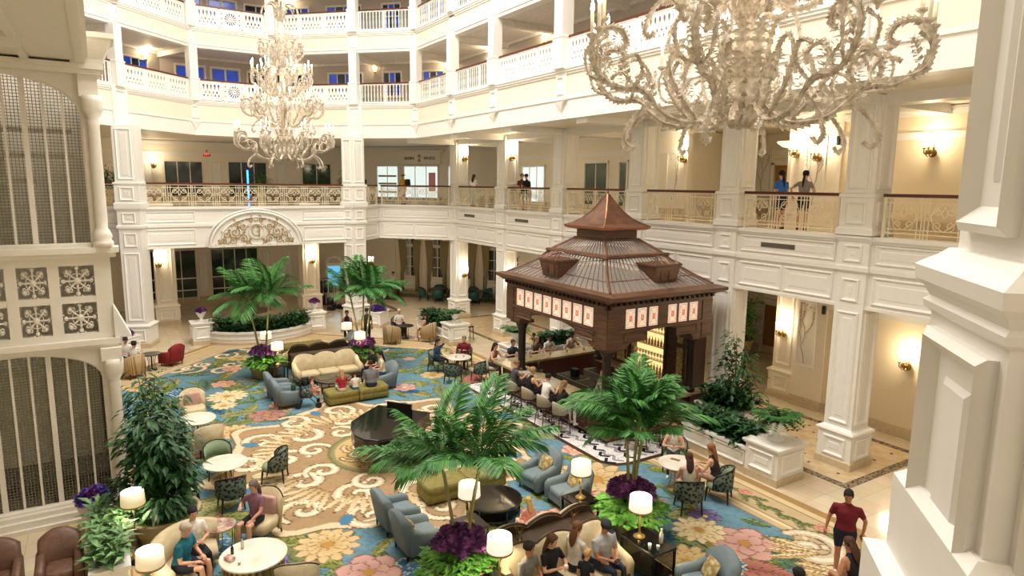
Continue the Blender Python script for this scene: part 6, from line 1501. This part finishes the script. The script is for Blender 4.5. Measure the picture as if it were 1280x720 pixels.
    if style != 'bald':
        hb.rings([[(r*.99*math.cos(2*math.pi*i/14), r*1.2*math.sin(2*math.pi*i/14)+.012, z+((.075 if z < .03 else .035) if math.sin(2*math.pi*i/14) < -.5 and z < .08 else 0)) for i in range(14)] for r, z in ((.078, -.04 if style != 'short' else -.015), (.09, .0), (.092, .05), (.083, .092), (.055, .122), (.015, .132))])
        if style in ('long', 'pony'):
            k = .34 if style == 'long' else .4; wd = .085 if style == 'long' else .03
            hb.rings([[(wd*w_*math.cos(2*math.pi*i/10), .075+dy+.035*w_*math.sin(2*math.pi*i/10), z) for i in range(10)] for w_, dy, z in ((.8, 0, .06), (1.05, .015, -.05), (1.1, .03, -.16), (.9, .04, -.26), (.35, .04, -k))])
        if style == 'bun': hb.ell((0, .1, .06), .045, .045, .045, 8, 6)
        if style == 'ears':
            for sx in (-1, 1): hb.ell((sx*.06, .0, .14), .035, .015, .035, 8, 5)
        hb.M = Mh; hb.obj('hair', hm, t, True)
    if hat:
        h2 = MB(); h2.M = Mh
        if hat[0] == 'cap': h2.lathe([(.094, .03), (.094, .07), (.075, .12), (.02, .138)], 14, (0, .008, 0), sy=1.15); h2.ell((0, -.13, .045), .07, .075, .008, 10, 4)
        else: h2.lathe([(.19, .05), (.19, .058), (.1, .07), (.095, .12), (.07, .15), (.01, .155)], 18, (0, .01, 0))
        h2.obj('hat', cl(hat[1]), t, True)
    return t
G_ = person
# marble drum table group
G_('person in mauve t-shirt and dark shorts seated in the blush fan-back chair', (-13.9, 2.35, 0), 0, facing=-45, top='#8f6478', bot='#191a24', hair='#6d6058', style='long', legs_='bare', hands=((-.22, -.25, .3), (.1, -.36, .1)), nod=.2)
G_('person in white t-shirt and black trousers on the curved sofa', (-13.3, 1.1, 0), 0, facing=15, top='#e9e4da', bot='#12131a', hair='#15110f', style='bun', hands=((-.05, -.3, .22), (.08, -.3, .24)), knees=((-.02, -.45), (.1, -.45)), shoe='#222222')
G_('person in teal t-shirt and navy shorts on the curved sofa', (-12.75, .85, 0), 0, facing=55, top='#12687c', bot='#141a2c', hair='#b9a99a', style='short', legs_='bare', width=1.2, hands=((-.12, -.36, .14), (.12, -.36, .14)), nod=.2, skin='fair', lean=.2)
# crowded sofa (faces +x)
G_('person in grey t-shirt at the end of the crowded sofa', (-8.95, 6.0, 0), 0, facing=15, top='#77756f', bot='#2a2c33', hair='#2a211b', skin='tan', head_turn=.7, width=1.05)
G_('person in black top holding a cup on the crowded sofa', (-8.95, 6.5, 0), 0, facing=5, top='#17161a', bot='#22242c', hair='#5b3a26', style='long', head_turn=.5, hands=((-.05, -.3, .3), (.15, -.3, .3)))
G_('person in cream top kneeling sideways on the crowded sofa', (-9.05, 7.15, 0), 0, facing=100, top='#d9d2c4', bot='#20283c', hair='#6d4326', style='long', head_turn=0)
G_('small person in black t-shirt standing before the crowded sofa', (-8.45, 6.9, 0), 0, pose='stand', facing=120, top='#16181c', bot='#1c2436', hair='#b98f5a', s=.66, legs_='bare')
G_('person in pale grey t-shirt with dark cap looking at a phone on the crowded sofa', (-8.85, 7.65, 0), 0, facing=5, top='#a9a9ad', bot='#1b2133', hair='#231c1a', skin='tan', width=1.32, nod=.45, hands=((-.08, -.32, .18), (.08, -.32, .18)), hat=('cap', '#2b2e34'))
G_('person in pink top sitting on the walnut-backed sofa', (-10.75, 7.2, 0), 0, facing=180, top='#d98f8f', bot='#d9a9a0', hair='#c9a468', style='long', s=.72, seat=.46)
# family round the far coffee table
G_('small person in pink riding in the stroller', (-22.0, 5.75, .1), 0, facing=70, top='#c99a90', bot='#b98a80', hair='#6a452c', style='long', s=.6, seat=.4, legs_='bare')
G_('person in crimson top sitting on the olive bench', (-21.75, 6.7, 0), 0, facing=180, top='#a81f38', bot='#d8d0c4', hair='#b98f5c', style='long', s=.82)
G_('small person in white top sitting on the olive bench', (-21.7, 7.15, 0), 0, facing=180, top='#e6d9d2', bot='#2f6d86', hair='#1f1714', s=.66, seat=.46)
G_('person in grey polo with back turned on the olive bench', (-21.75, 7.75, 0), 0, facing=165, top='#6f7175', bot='#1d2430', hair='#2c211a', skin='tan', width=1.15, lean=.2)
G_('person in black with round-eared headband seated by the slate armchair', (-23.6, 8.5, 0), 0, facing=-70, top='#191819', bot='#22222a', hair='#1a1412', style='ears', seat=.46)
G_('person in cream top and blue shorts on the slate armchair arm', (-22.75, 8.5, 0), 0, facing=-100, top='#ded3b4', bot='#2c4f77', hair='#17120f', style='long', legs_='bare', seat=.5)
# standing guests beyond the far palm
G_('person in black tank top standing beyond the far lamp', (-29.3, 9.35, 0), 0, pose='stand', facing=-25, top='#15151a', bot='#2a2a30', hair='#1a1512', style='bun', sleeve='none', skin='tan')
G_('person in dark grey shirt standing behind the palm stems', (-29.3, 10.3, 0), 0, pose='stand', facing=170, top='#35352f', bot='#17181c', hair='#241c17', skin='tan')
# striped chairs
G_('person in white jacket over red seated in the dark high-backed chair', (-30.4, 12.35, 0), 0, facing=-15, top='#d9d2cc', bot='#1c1c20', hair='#d4c4ac', hands=((-.1, -.32, .2), (.1, -.3, .25)))
G_('person with bare crossed legs in the striped barrel armchair', (-28.85, 13.1, 0), 0, facing=215, top='#1f1d20', bot='#2b282a', hair='#2a1f1a', style='long', legs_='bare', sleeve='none', knees=((-.02, -.46), (.1, -.42)))
G_('person in a black sun hat in the striped barrel armchair', (-28.85, .75, 0), 0, facing=150, top='#d8d4cc', bot='#4a4a50', hair='#2a221c', hat=('hat', '#16161a'))
G_('person in white patterned top behind the lift tower edge', (-29.9, .5, 0), 0, facing=10, top='#e2dcd4', bot='#3a3a44', hair='#6a2f28', hat=('cap', '#2c2626'))
# couple
G_('person in blue denim shirt touching their head at the white table', (-23.65, 11.25, 0), 0, facing=25, top='#2b4560', bot='#1c2230', hair='#1f1613', style='pony', sleeve='long', hands=((-.1, -.3, .2), (.2, -.12, .6)))
G_('person in maroon sweatshirt with white print at the white table', (-23.6, 12.45, 0), 0, facing=-45, top='#6d1822', bot='#22242c', hair='#7a6a5c', skin='fair', sleeve='long', width=1.2, hands=((-.15, -.32, .3), (.15, -.32, .3)))
# three women
G_('person in white sleeveless top leaning on the round white table', (-11.95, 12.65, 0), 0, facing=-45, top='#efe9e0', bot='#3a3a40', hair='#7a4f36', style='long', sleeve='none', hands=((-.12, -.42, .3), (.12, -.42, .3)), lean=.25)
G_('person in white top seen from behind at the table', (-10.25, 11.4, 0), 0, facing=150, top='#d8cfc6', bot='#c9a08c', hair='#4a2f22', style='long', legs_='bare', sleeve='none')
G_('person in black top leaning in from the floral chair', (-10.3, 12.4, 0), 0, facing=205, top='#2b2528', bot='#c79f8c', hair='#8a5a3a', style='long', legs_='bare', sleeve='none', lean=.28, hands=((-.1, -.45, .25), (.12, -.45, .25)))
# bar guests
BG = ((-15.65, 11.62, 90, '#17171a', '#e8e2d8', '#8a6a44', 'long', 'person in black jacket on a bar stool'), (-16.5, 11.62, 90, '#e6e3dc', '#2a2a30', '#1f1814', 'short', 'person in white t-shirt on a bar stool'), (-17.4, 11.62, 80, '#141418', '#222228', '#a98a5c', 'bun', 'person in black tank top on a bar stool'),
      (-18.4, 11.62, 75, '#4c4c50', '#2a2a30', '#8a6a58', 'short', 'person in charcoal t-shirt on a bar stool'), (-20.95, 12.3, 20, '#8a6a58', '#3a2f2a', '#2a1c16', 'long', 'person in brown sleeveless top at the bar corner'))
for x, y, f, tp, bt, hr, sy, l in BG: G_(l, (x, y, 0), 0, seat=.77, facing=f, top=tp, bot=bt, hair=hr, style=sy, hands=((-.14, -.42, .32), (.14, -.42, .32)), lean=.2, sleeve='none' if 'tank' in l or 'sleeveless' in l else 'short')
for x, y, f, tp, hr, h_, sk, l in ((-21.1, 13.2, 0, '#3c434c', '#4a382a', None, 'fair', 'person in slate shirt beside the dark bar post'), (-21.1, 14.3, 5, '#6d5f52', '#8a7250', None, 'fair', 'person in patterned grey shirt leaning on the far counter'), (-21.15, 14.95, 0, '#e2dcd2', '#1c1613', ('cap', '#16161a'), 'tan', 'person in white t-shirt and black cap at the far counter'), (-21.15, 16.1, -5, '#d9b8a4', '#15100e', ('cap', '#131316'), 'deep', 'person in pale vest and black cap at the far counter')):
    G_(l, (x, y, 0), 0, seat=.77, facing=f, top=tp, bot='#2b2b30', hair=hr, hat=h_, skin=sk, hands=((-.14, -.42, .3), (.14, -.42, .3)), lean=.22)
G_('bartender in white shirt behind the bar counter', (-15.7, 13.35, 0), 0, pose='stand', facing=-90, top='#e8e5de', bot='#18181c', style='bald', sleeve='long', hands=((-.15, -.3, .15), (.15, -.3, .15)))
STS = bpy.data.objects['bar_stool']
for k, (x, y) in enumerate(((-21.15, 13.2), (-21.15, 14.3), (-21.2, 15.0), (-21.2, 16.1))): dup(STS, (x, y, 0), F_PX, ['grey bar stool of the person in slate', 'grey bar stool of the person in patterned grey', 'grey bar stool of the person in white with black cap', 'grey bar stool of the person in the pale vest'][k])
# foreground right
G_('standing person in short-sleeved maroon shirt and navy shorts with white shoes', (-6.75, 12.05, 0), 0, pose='stand', facing=-62, top='#6b1420', bot='#161c34', skin='tan', hair='#17120f', legs_='bare', width=1.18, nod=.3, hands=((-.34, -.04, -.02), (.3, .0, 0)), s=1.02)
G_('person in black camisole bending beside the standing person', (-5.95, 11.1, 0), 0, facing=170, top='#17161b', bot='#b98a6c', skin='tan', hair='#4a2c20', style='long', sleeve='none', legs_='bare', lean=.35, nod=.4)
t = dup(bpy.data.objects['barrel_armchair'], (-5.9, 11.1, 0), R(-100), 'striped barrel armchair under the person in the black camisole')
G_('person in charcoal seated near the lone slate armchair', (-5.95, 9.4, 0), 0, pose='sit', facing=180, top='#2b2c34', bot='#22232a', hair='#15110f'); dup(bpy.data.objects['barrel_armchair'], (-5.9, 9.4, 0), R(-90), 'striped barrel armchair of the person in charcoal')
# second floor guests
for x, y, f, tp, bt, hr, sy, l, ht in ((-36.7, 15.3, 200, '#d9a02f', '#e4ded2', '#6a4a30', 'short', 'person in mustard shirt and straw hat with black backpack by the shop front', ('hat', '#cdb07c')), (-32.5, 17.7, 120, '#e9e7e4', '#cfe0dc', '#2a1d18', 'long', 'person in white dress looking down on the second floor', None),
      (-27.4, 17.6, -10, '#5c1f22', '#3a2a2a', '#4a3a30', 'short', 'person in dark red top at the second floor railing', None), (-26.7, 17.55, 190, '#111114', '#1a1a1e', '#121212', 'short', 'person in black leaning on the second floor railing', ('cap', '#101012')),
      (-12.85, 17.65, 160, '#2f6fc4', '#16182a', '#17110f', 'pony', 'person in blue t-shirt and navy shorts on the second floor', None), (-12.3, 17.95, 100, '#8a8580', '#16182a', '#17110f', 'pony', 'person in grey top with hand on hip on the second floor', None), (-36.95, 12.9, 0, '#1c1c20', '#2a2a30', '#1c1512', 'short', 'person in black half hidden behind the second floor column', None)):
    G_(l, (x, y, 6.34), 0, pose='stand', facing=f, top=tp, bot=bt, hair=hr, style=sy, hat=ht, legs_='bare' if 'dress' not in l else 'long', hands=((-.2, -.2, .2), (.34, 0, .1)) if 'hip' in l else (((-.12, -.35, .3), (.12, -.35, .3)) if 'leaning' in l else None), lean=.25 if 'leaning' in l else .04, shoe='#2a2a2e')
bp_ = thing('backpack', 'black backpack worn by the person in mustard', 'backpack', (-36.55, 15.42, 7.42), R(200+90)); MB().cushion(0, .12, 0, .3, .2, .42).obj('bag', BLACKM, bp_, True); MB().cushion(0, .22, .05, .22, .08, .2).obj('pocket', BLACKM, bp_, True)
# luggage hall
G_('person in tan shorts standing by the luggage cart', (-39.4, 12.3, 0), 0, pose='stand', facing=120, top='#2a2a2c', bot='#8a6a45', hair='#3a2c20', legs_='bare')
G_('clerk in white shirt behind the wooden podium', (-41.0, 16.3, 0), 0, pose='stand', facing=-40, top='#ece8e0', bot='#22232a', hair='#3a2a20', sleeve='long')
# ================================================================ SMALL OBJECTS
# bottles, cups and snacks on tables
def bottle(loc, label, m, h=.2, r=.03, cap=None):
    t = thing('bottle', label, 'bottle', loc); MB().lathe([(r,0),(r,h*.62),(r*.45,h*.8),(r*.4,h*.92)], 10).obj('flask', m, t, True); MB().lathe([(r*.46,h*.9),(r*.46,h)], 8).obj('cap', cap or BLACKM, t); return t
def cup(loc, label, m, h=.11, r=.035):
    t = thing('cup', label, 'cup', loc); MB().lathe([(r*.75,0),(r,h),(r*.92,h),(r*.7,.01)], 12).obj('beaker', m, t, True); MB().lathe([(r*1.02,h*.98),(r*1.02,h*1.05)], 12).obj('lid', WHITE, t); return t
DKB = mat('cola_bottle', '#20130e', .15); CLR = mat('clear_bottle', '#cfd8c8', .1, alpha=.6); PAPW = mat('paper_white', '#f0ece4', .7)
bottle((-12.75, 1.7, .51), 'dark cola bottle on the marble drum table', DKB, .2); bottle((-12.85, 1.9, .51), 'clear water bottle on the marble drum table', CLR, .24)
o = MB().cushion(0, 0, 0, .22, .13, .07).obj('snack_bag', mat('red_foil', '#b3261f', .4, hex2='#d9dcd0', scale=12), None, True, (-12.55, 1.62, .51), .5); tag(o, 'red snack bag on the marble drum table', 'snack bag')
cup((-12.3, 1.75, .51), 'small amber cup on the marble drum table', mat('amber_cup', '#d0a052', .3), .06, .03)
bottle((-8.55, 8.85, .72), 'tall white water bottle on the glass display table', WHITE, .3, .042, WHITE); cup((-8.5, 8.5, .72), 'lidded white cup on the glass display table', WHITE); cup((-8.4, 8.62, .72), 'shorter clear cup on the glass display table', CLR, .09)
cup((-8.66, 6.62, .78), 'lidded paper cup held by the person in black', PAPW)
tag(MB().box(-.13, .13, -.1, .1, 0, .03).obj('takeaway_tray', PAPW, None, loc=(-8.55, 6.5, .575)), 'white takeaway tray on the lap of the person in black', 'tray')
tag(MB().box(-.035, .035, -.07, .07, 0, .012).obj('phone', BLACKM, None, loc=(-8.48, 7.68, .74), rz=.3), 'black phone held by the person in pale grey', 'phone')
for x, y, l in ((-11.25, 12.0, 'folded cards on the round white table where three people lean in'),): tag(MB().box(-.12, .12, -.05, .05, 0, .012).obj('playing_cards', mat('card_brown', '#7d6a50', .6), None, loc=(x, y, .73), rz=.4), l, 'cards')
for x, y, l in ((-22.9, 11.7, 'clear tumbler on the couple\'s white table'), (-22.8, 12.0, 'iced glass near the person in maroon')): cup((x, y, .73), l, CLR, .1)
for x, y, l in ((-17.4, 12.35, 'blue and white menu before the person in black'), (-18.6, 12.3, 'white menu card before the person in charcoal')):
    tag(MB().box(-.15, .15, -.1, .1, 0, .008).obj('menu', mat('menu_print', '#dfe6f4', .5, hex2='#7f97d0', scale=9), None, loc=(x, y, 1.12), rz=.4), l, 'menu')
for k, (x, y) in enumerate(((-20.2, 14.4), (-20.2, 15.2), (-20.15, 16.0), (-20.2, 13.5))): tag(MB().lathe([(.035,0),(.04,.12),(.036,.12),(.03,.01)], 10).obj('beer_glass', mat('amber_beer', '#d39a35', .15), None, True, (x, y, 1.12)), 'amber drink glass on the far bar counter', 'glass', 'drinks on the far bar counter')
# ornaments on the sofa console
for x, y, l in ((-9.85, 6.4, 'brass antler candlestick near the lamp on the console'), (-9.85, 7.7, 'brass antler ornament in the middle of the console')):
    t = thing('ornament', l, 'ornament', (x, y, .86)); MB().lathe([(.06,0),(.06,.015),(.015,.03),(.012,.18)], 8).obj('stand', BRASS, t, True)
    b = MB()
    for i in range(6): a = i*1.05; b.tube([(0, 0, .12), (.07*math.cos(a), .07*math.sin(a), .16), (.09*math.cos(a), .09*math.sin(a), .26)], .01, 5)
    b.obj('branches', BRASS, t)
# stroller
sr = thing('stroller', 'black folding stroller with green bag by the slate armchairs', 'stroller', (-22.0, 5.6, 0), R(160))
for x in (-.24, .24):
    for y in (-.35, .32): MB().lathe([(.1,-.02),(.11,0),(.1,.02)], 14).obj('wheel', BLACKM, sr, loc=(x, y, .11)).rotation_euler = (0, R(90), 0)
    MB().tube([(x, -.35, .11), (x, .05, .5), (x, .4, 1.02)], .014, 6).obj('frame', BLACKM, sr); MB().tube([(x, .32, .11), (x, .05, .5)], .014, 6).obj('strut', BLACKM, sr)
MB().tube([(-.24, .4, 1.02), (.24, .4, 1.02)], .018, 6).obj('handle', BLACKM, sr); MB().cushion(0, .05, .36, .42, .4, .08).obj('seat', BLACKM, sr, True); MB().box(-.2, .2, .22, .26, .42, .85).obj('back', BLACKM, sr)
shell(sr, 'canopy', .2, .23, .8, lambda u: 1.0, BLACKM, 0, 180, 10); MB().cushion(.2, .5, .45, .3, .14, .32).obj('bag', mat('green_print_bag', '#3d6a40', .8, hex2='#1c2f22', scale=14), sr, True)
# luggage cart with bags
lc = thing('luggage_cart', 'brass luggage cart with arched frame by the entrance column', 'luggage cart', (-39.7, 11.4, 0), R(60))
MB().box(-.55, .55, -.3, .3, .18, .24).obj('deck', mat('cart_carpet', '#5c2a24', .9), lc)
for y in (-.26, .26): MB().tube([(-.52, y, .24), (-.52, y, 1.3), (-.35, y*.6, 1.75), (0, 0, 1.85), (.35, y*.6, 1.75), (.52, y, 1.3), (.52, y, .24)], .022, 6).obj('arch_rail', BRASS, lc)
for x in (-.45, .45):
    for y in (-.22, .22): MB().lathe([(.08,-.02),(.09,0),(.08,.02)], 10).obj('wheel', BLACKM, lc, loc=(x, y, .09)).rotation_euler = (R(90), 0, 0)
for (x, y, z, w, d, h, c, l) in ((-39.85, 11.15, .24, .45, .3, .6, '#15161c', 'black suitcase standing on the luggage cart'), (-39.5, 11.6, .24, .4, .28, .4, '#23304a', 'navy bag on the luggage cart'), (-38.9, 12.0, 0, .5, .3, .26, '#141417', 'black duffel bag on the floor by the luggage cart'), (-38.7, 11.4, 0, .45, .3, .22, '#1c1c22', 'small black bag on the floor by the luggage cart')):
    t = thing('luggage', l, 'luggage', (x, y, z), .6); MB().cushion(0, 0, 0, w, d, h, n=14, e=.25).obj('bag', cl(c), t, True); MB().tube([(-.1, 0, h), (-.08, 0, h+.07), (.08, 0, h+.07), (.1, 0, h)], .012, 5).obj('handle', BLACKM, t)
for k, (x, c) in enumerate(((-.3, '#22324e'), (0, '#17181f'), (.3, '#4a5a5c'))):
    a = R(60); o = MB().cushion(0, 0, 0, .2, .3, .75).obj('garment', cl(c), None, True, (-39.7+x*math.cos(a), 11.4+x*math.sin(a), .92), a); tag(o, ['navy garment hanging on the luggage cart', 'black garment hanging on the luggage cart', 'grey-green garment hanging on the luggage cart'][k], 'garment')
# digital kiosk and podium
t = thing('kiosk', 'arched white kiosk with glowing blue screen behind the luggage', 'kiosk', (-43.2, 13.0, 0), R(70)); MB().prism([(-.5, -.2), (.5, -.2), (.5, .2), (-.5, .2)], 0, 2.3).obj('cabinet', WHITE, t); MB().tube([(-.5, -.1, 2.3), (-.35, -.1, 2.6), (0, -.1, 2.72), (.35, -.1, 2.6), (.5, -.1, 2.3)], .1, 6).obj('arched_crest', WHITE, t)
MB().box(-.38, .38, -.23, -.19, .8, 2.1).obj('screen', mat('blue_screen', '#4fb0d8', .3, emit=.9, hex2='#a77fd0', scale=2, ecol='#58b8e0'), t)
t = thing('podium', 'panelled wooden host podium before the arched-window room', 'podium', (-40.7, 15.95, 0), R(45)); MB().box(-.55, .55, -.25, .3, 0, 1.08).obj('cabinet', STW, t, bevel=.02); MB().box(-.62, .62, -.32, .36, 1.08, 1.15).obj('top', STW, t); panel(.8, .7, t, (0, -.25, .18), 0, STW, .04, .06, 'front_panel')
# dining tables and chairs
DT = thing('dining_table', 'dark dining table in the arched-window room, near the podium', 'table', (-38.9, 18.6, 0), R(45)); MB().lathe([(.6,.7),(.65,.71),(.65,.75),(.62,.76)], 24).obj('table_top', LEG, DT); MB().lathe([(.35,0),(.33,.04),(.05,.1),(.05,.7)], 10).obj('pedestal_leg', LEG, DT)
dup(DT, (-37.0, 20.3, 0), R(45), 'dark dining table in the arched-window room, behind the corner column')
DCM = mat('teal_leather', '#2b5f5c', .6)
dc = tub_chair('teal dining chair at the dark table', DCM, DCM, name='dining_chair'); dc.location = (-39.6, 19.0, 0); dc.rotation_euler = (0, 0, R(60)); dc['group'] = 'teal dining chairs'
for x, y, a in ((-38.2, 18.2, -100), (-39.2, 17.7, 150), (-38.5, 19.4, 0), (-36.4, 19.9, -90), (-37.7, 20.6, 80), (-36.8, 21.1, 0)): dup(dc, (x, y, 0), R(a))
# white goblet urn by the arcade column
t = thing('goblet_urn', 'tall white goblet-shaped urn standing behind the bar guests', 'urn', (-22.3, 17.75, 0)); MB().lathe([(.3,0),(.3,.1),(.18,.16),(.14,.7),(.2,.85),(.3,.92)], 16).obj('pedestal', WHITE, t, True); MB().lathe([(.12,.9),(.32,1.02),(.46,1.2),(.5,1.4),(.46,1.4),(.3,1.1)], 16).obj('bowl', WHITE, t, True)
# small dark chair legs showing past pedestals
for x, y, l in ((-10.65, 15.75, 'dark wooden stool behind the fern pedestal by the aisle'), (-28.0, 15.0, 'dark wooden stool behind the far fern pedestal')):
    t = thing('wooden_stool', l, 'stool', (x, y, 0)); MB().box(-.2, .2, -.2, .2, .66, .72).obj('seat', LEG, t); legs(t, [(-.16,-.16),(.16,-.16),(-.16,.16),(.16,.16)], .68)
# wall sconces
def sconce_proto(label):
    t = thing('wall_sconce', label, 'sconce'); MB().lathe([(.09,0),(.1,.02),(.05,.05)], 12).obj('backplate', BRASS, t, True).rotation_euler = (R(90), 0, 0)
    for i, a in enumerate((-.5, 0, .5)):
        b = MB(); x = math.sin(a)*.22; y = -.12-math.cos(a)*.1; b.tube([(0, -.03, 0), (x*.5, y*.6, -.08), (x, y, 0), (x, y, .1)], .014, 5); b.ell((x*.6, y*.7, .02), .05, .03, .06, 6, 4); b.lathe([(.01,.08),(.04,.1),(.04,.115)], 8, (x, y, 0)); b.obj('arm', BRASS, t)
        place('candle', CNM, t, (x, y, .11), scale=.75)
    return t
def slight(p, e=9):
    l = bpy.data.lights.new('sconce_glow', 'POINT'); l.energy = e; l.color = (1, .82, .55); l.shadow_soft_size = .15; o = bpy.data.objects.new('sconce_glow', l); COL.objects.link(o); o.location = p
SPs = [(-10.02, 20.5, 8.65, 0, 'brass branched sconce on the upper peach wall'), (-10.07, 20.5, 2.3, 0, 'brass branched sconce on the lower peach wall'), (-14.5, 20.65, 2.4, 0, 'brass branched sconce on the lower lobby column'), (-14.5, 20.65, 8.75, 0, 'brass branched sconce on the upper lobby column'), (-13.55, 20.45, 8.6, 0, 'brass sconce over the blossom panel'), (-19.9, 20.85, 8.7, 0, 'brass sconce right of the shop doors'), (-44.95, 2.9, 8.4, R(90), 'brass branched sconce by the second floor doors'), (-38.65, 10.3, 3.0, R(90), 'brass sconce on the cream entrance column'), (-36.6, 13.3, 2.9, R(45), 'brass sconce glowing beside the notch column'), (-33.0, 17.35, 2.45, R(90), 'brass sconce on the lower corner column of the arched-window room'), (-27.8, 17.2, 2.6, R(90), 'brass sconce on the lower column behind the fern urn'), (-33.0, 17.35, 8.95, R(90), 'brass sconce on the upper corner column by the person in the white dress'), (-27.8, 17.2, 8.85, R(90), 'brass sconce on the upper column by the people in dark red and black'), (-38.7, 2.4, 3.2, R(90), 'brass sconce on the cream inner column left of the doors')]
pr = None
for x, y, z, a, l in SPs:
    if pr is None: pr = sconce_proto(l); q = pr; pr.location = (x, y, z); pr.rotation_euler = (0, 0, a)
    else: q = dup(pr, (x, y, z), a, l)
    q.scale = (1.25,)*3; slight((x+.3*math.sin(a), y-.3*math.cos(a), z+.4), 48)
# corridor sconces on third and fourth floor
CS = MB().lathe([(.05,-.1),(.1,.0),(.13,.18)], 10).mesh('shade', mat('corridor_glow', '#ffe9c0', .5, emit=2, ecol='#ffdf9f'))
for z, st in ((11.6, (1.14, 1.82, 3.13, 3.98, 4.9, 5.74, 6.87)), (15.2, (3.11,))):
    for sv in st:
        i = int(sv); f = sv-i
        p, q = BACK[i], BACK[i+1]; L, a = run(p, q); x = p[0]+(q[0]-p[0])*f+.12*math.sin(a); y = p[1]+(q[1]-p[1])*f-.12*math.cos(a)
        t = thing('corridor_sconce', 'small glowing wall sconce in the %s floor corridor' % FLN[z], 'sconce', (x, y, z+2.2), a, '%s floor corridor sconces' % FLN[z] if z < 13 else None); place('shade', CS, t); MB().lathe([(.05,-.16),(.06,-.1)], 8).obj('bracket', BRASS, t)
        slight((x+.2*math.sin(a), y-.2*math.cos(a), z+2.45), 30)
# exit signs
def exit_sign(loc, rz, label):
    t = thing('exit_sign', label, 'sign', loc, rz); MB().box(-.2, .2, -.03, .03, -.1, .1).obj('panel', mat('exit_sign_dark', '#4a0f10', .4), t); MB().box(-.02, .02, -.01, .01, .09, .26).box(-.06, .06, -.02, .08, .24, .26).obj('mount', BLACKM, t); text('EXIT', .16, (0, -.035, 0), (R(90), 0, 0), mat('exit_red', '#ff3b30', .4, emit=4), t, .004)
exit_sign((-21.5, 15.6, 14.0), R(40), 'red EXIT sign in the third floor corridor'); exit_sign((-45.36, 5.9, 9.2), R(90), 'red EXIT sign over the second floor doors')
# second floor chandelier bowl, lift call panels
t = thing('bowl_chandelier', 'gilded bowl pendant glowing in the upper lift lobby', 'pendant light', (-16.2, 22.8, 9.1)); MB().lathe([(.05,0),(.4,.06),(.6,.2),(.62,.26),(.5,.22)], 20).obj('bowl', mat('bowl_glow', '#ffe7b0', .4, emit=1.6), t, True); MB().tube([(0, 0, .2), (0, 0, .9)], .015, 5).obj('rod', BRASS, t)
for z in (3.4, 9.0): tag(MB().cushion(0, 0, 0, .12, .08, .3).obj('wall_speaker', BLACKM, None, True, (-12.95, 20.5, z)), 'small black wall speaker beside the %s blossom panel' % ('lower' if z < 5 else 'upper'), 'speaker')
t = thing('standing_sign', 'small framed notice on a post by the bar cabinet', 'sign', (-14.55, 17.75, 0)); MB().lathe([(.15,0),(.15,.02),(.02,.04),(.02,1.3)], 10).obj('post', BRASS, t); MB().box(-.22, .22, -.02, .02, 1.3, 1.85).obj('frame', BRASS, t); MB().box(-.19, .19, -.03, -.02, 1.33, 1.82).obj('notice', PAPW, t)
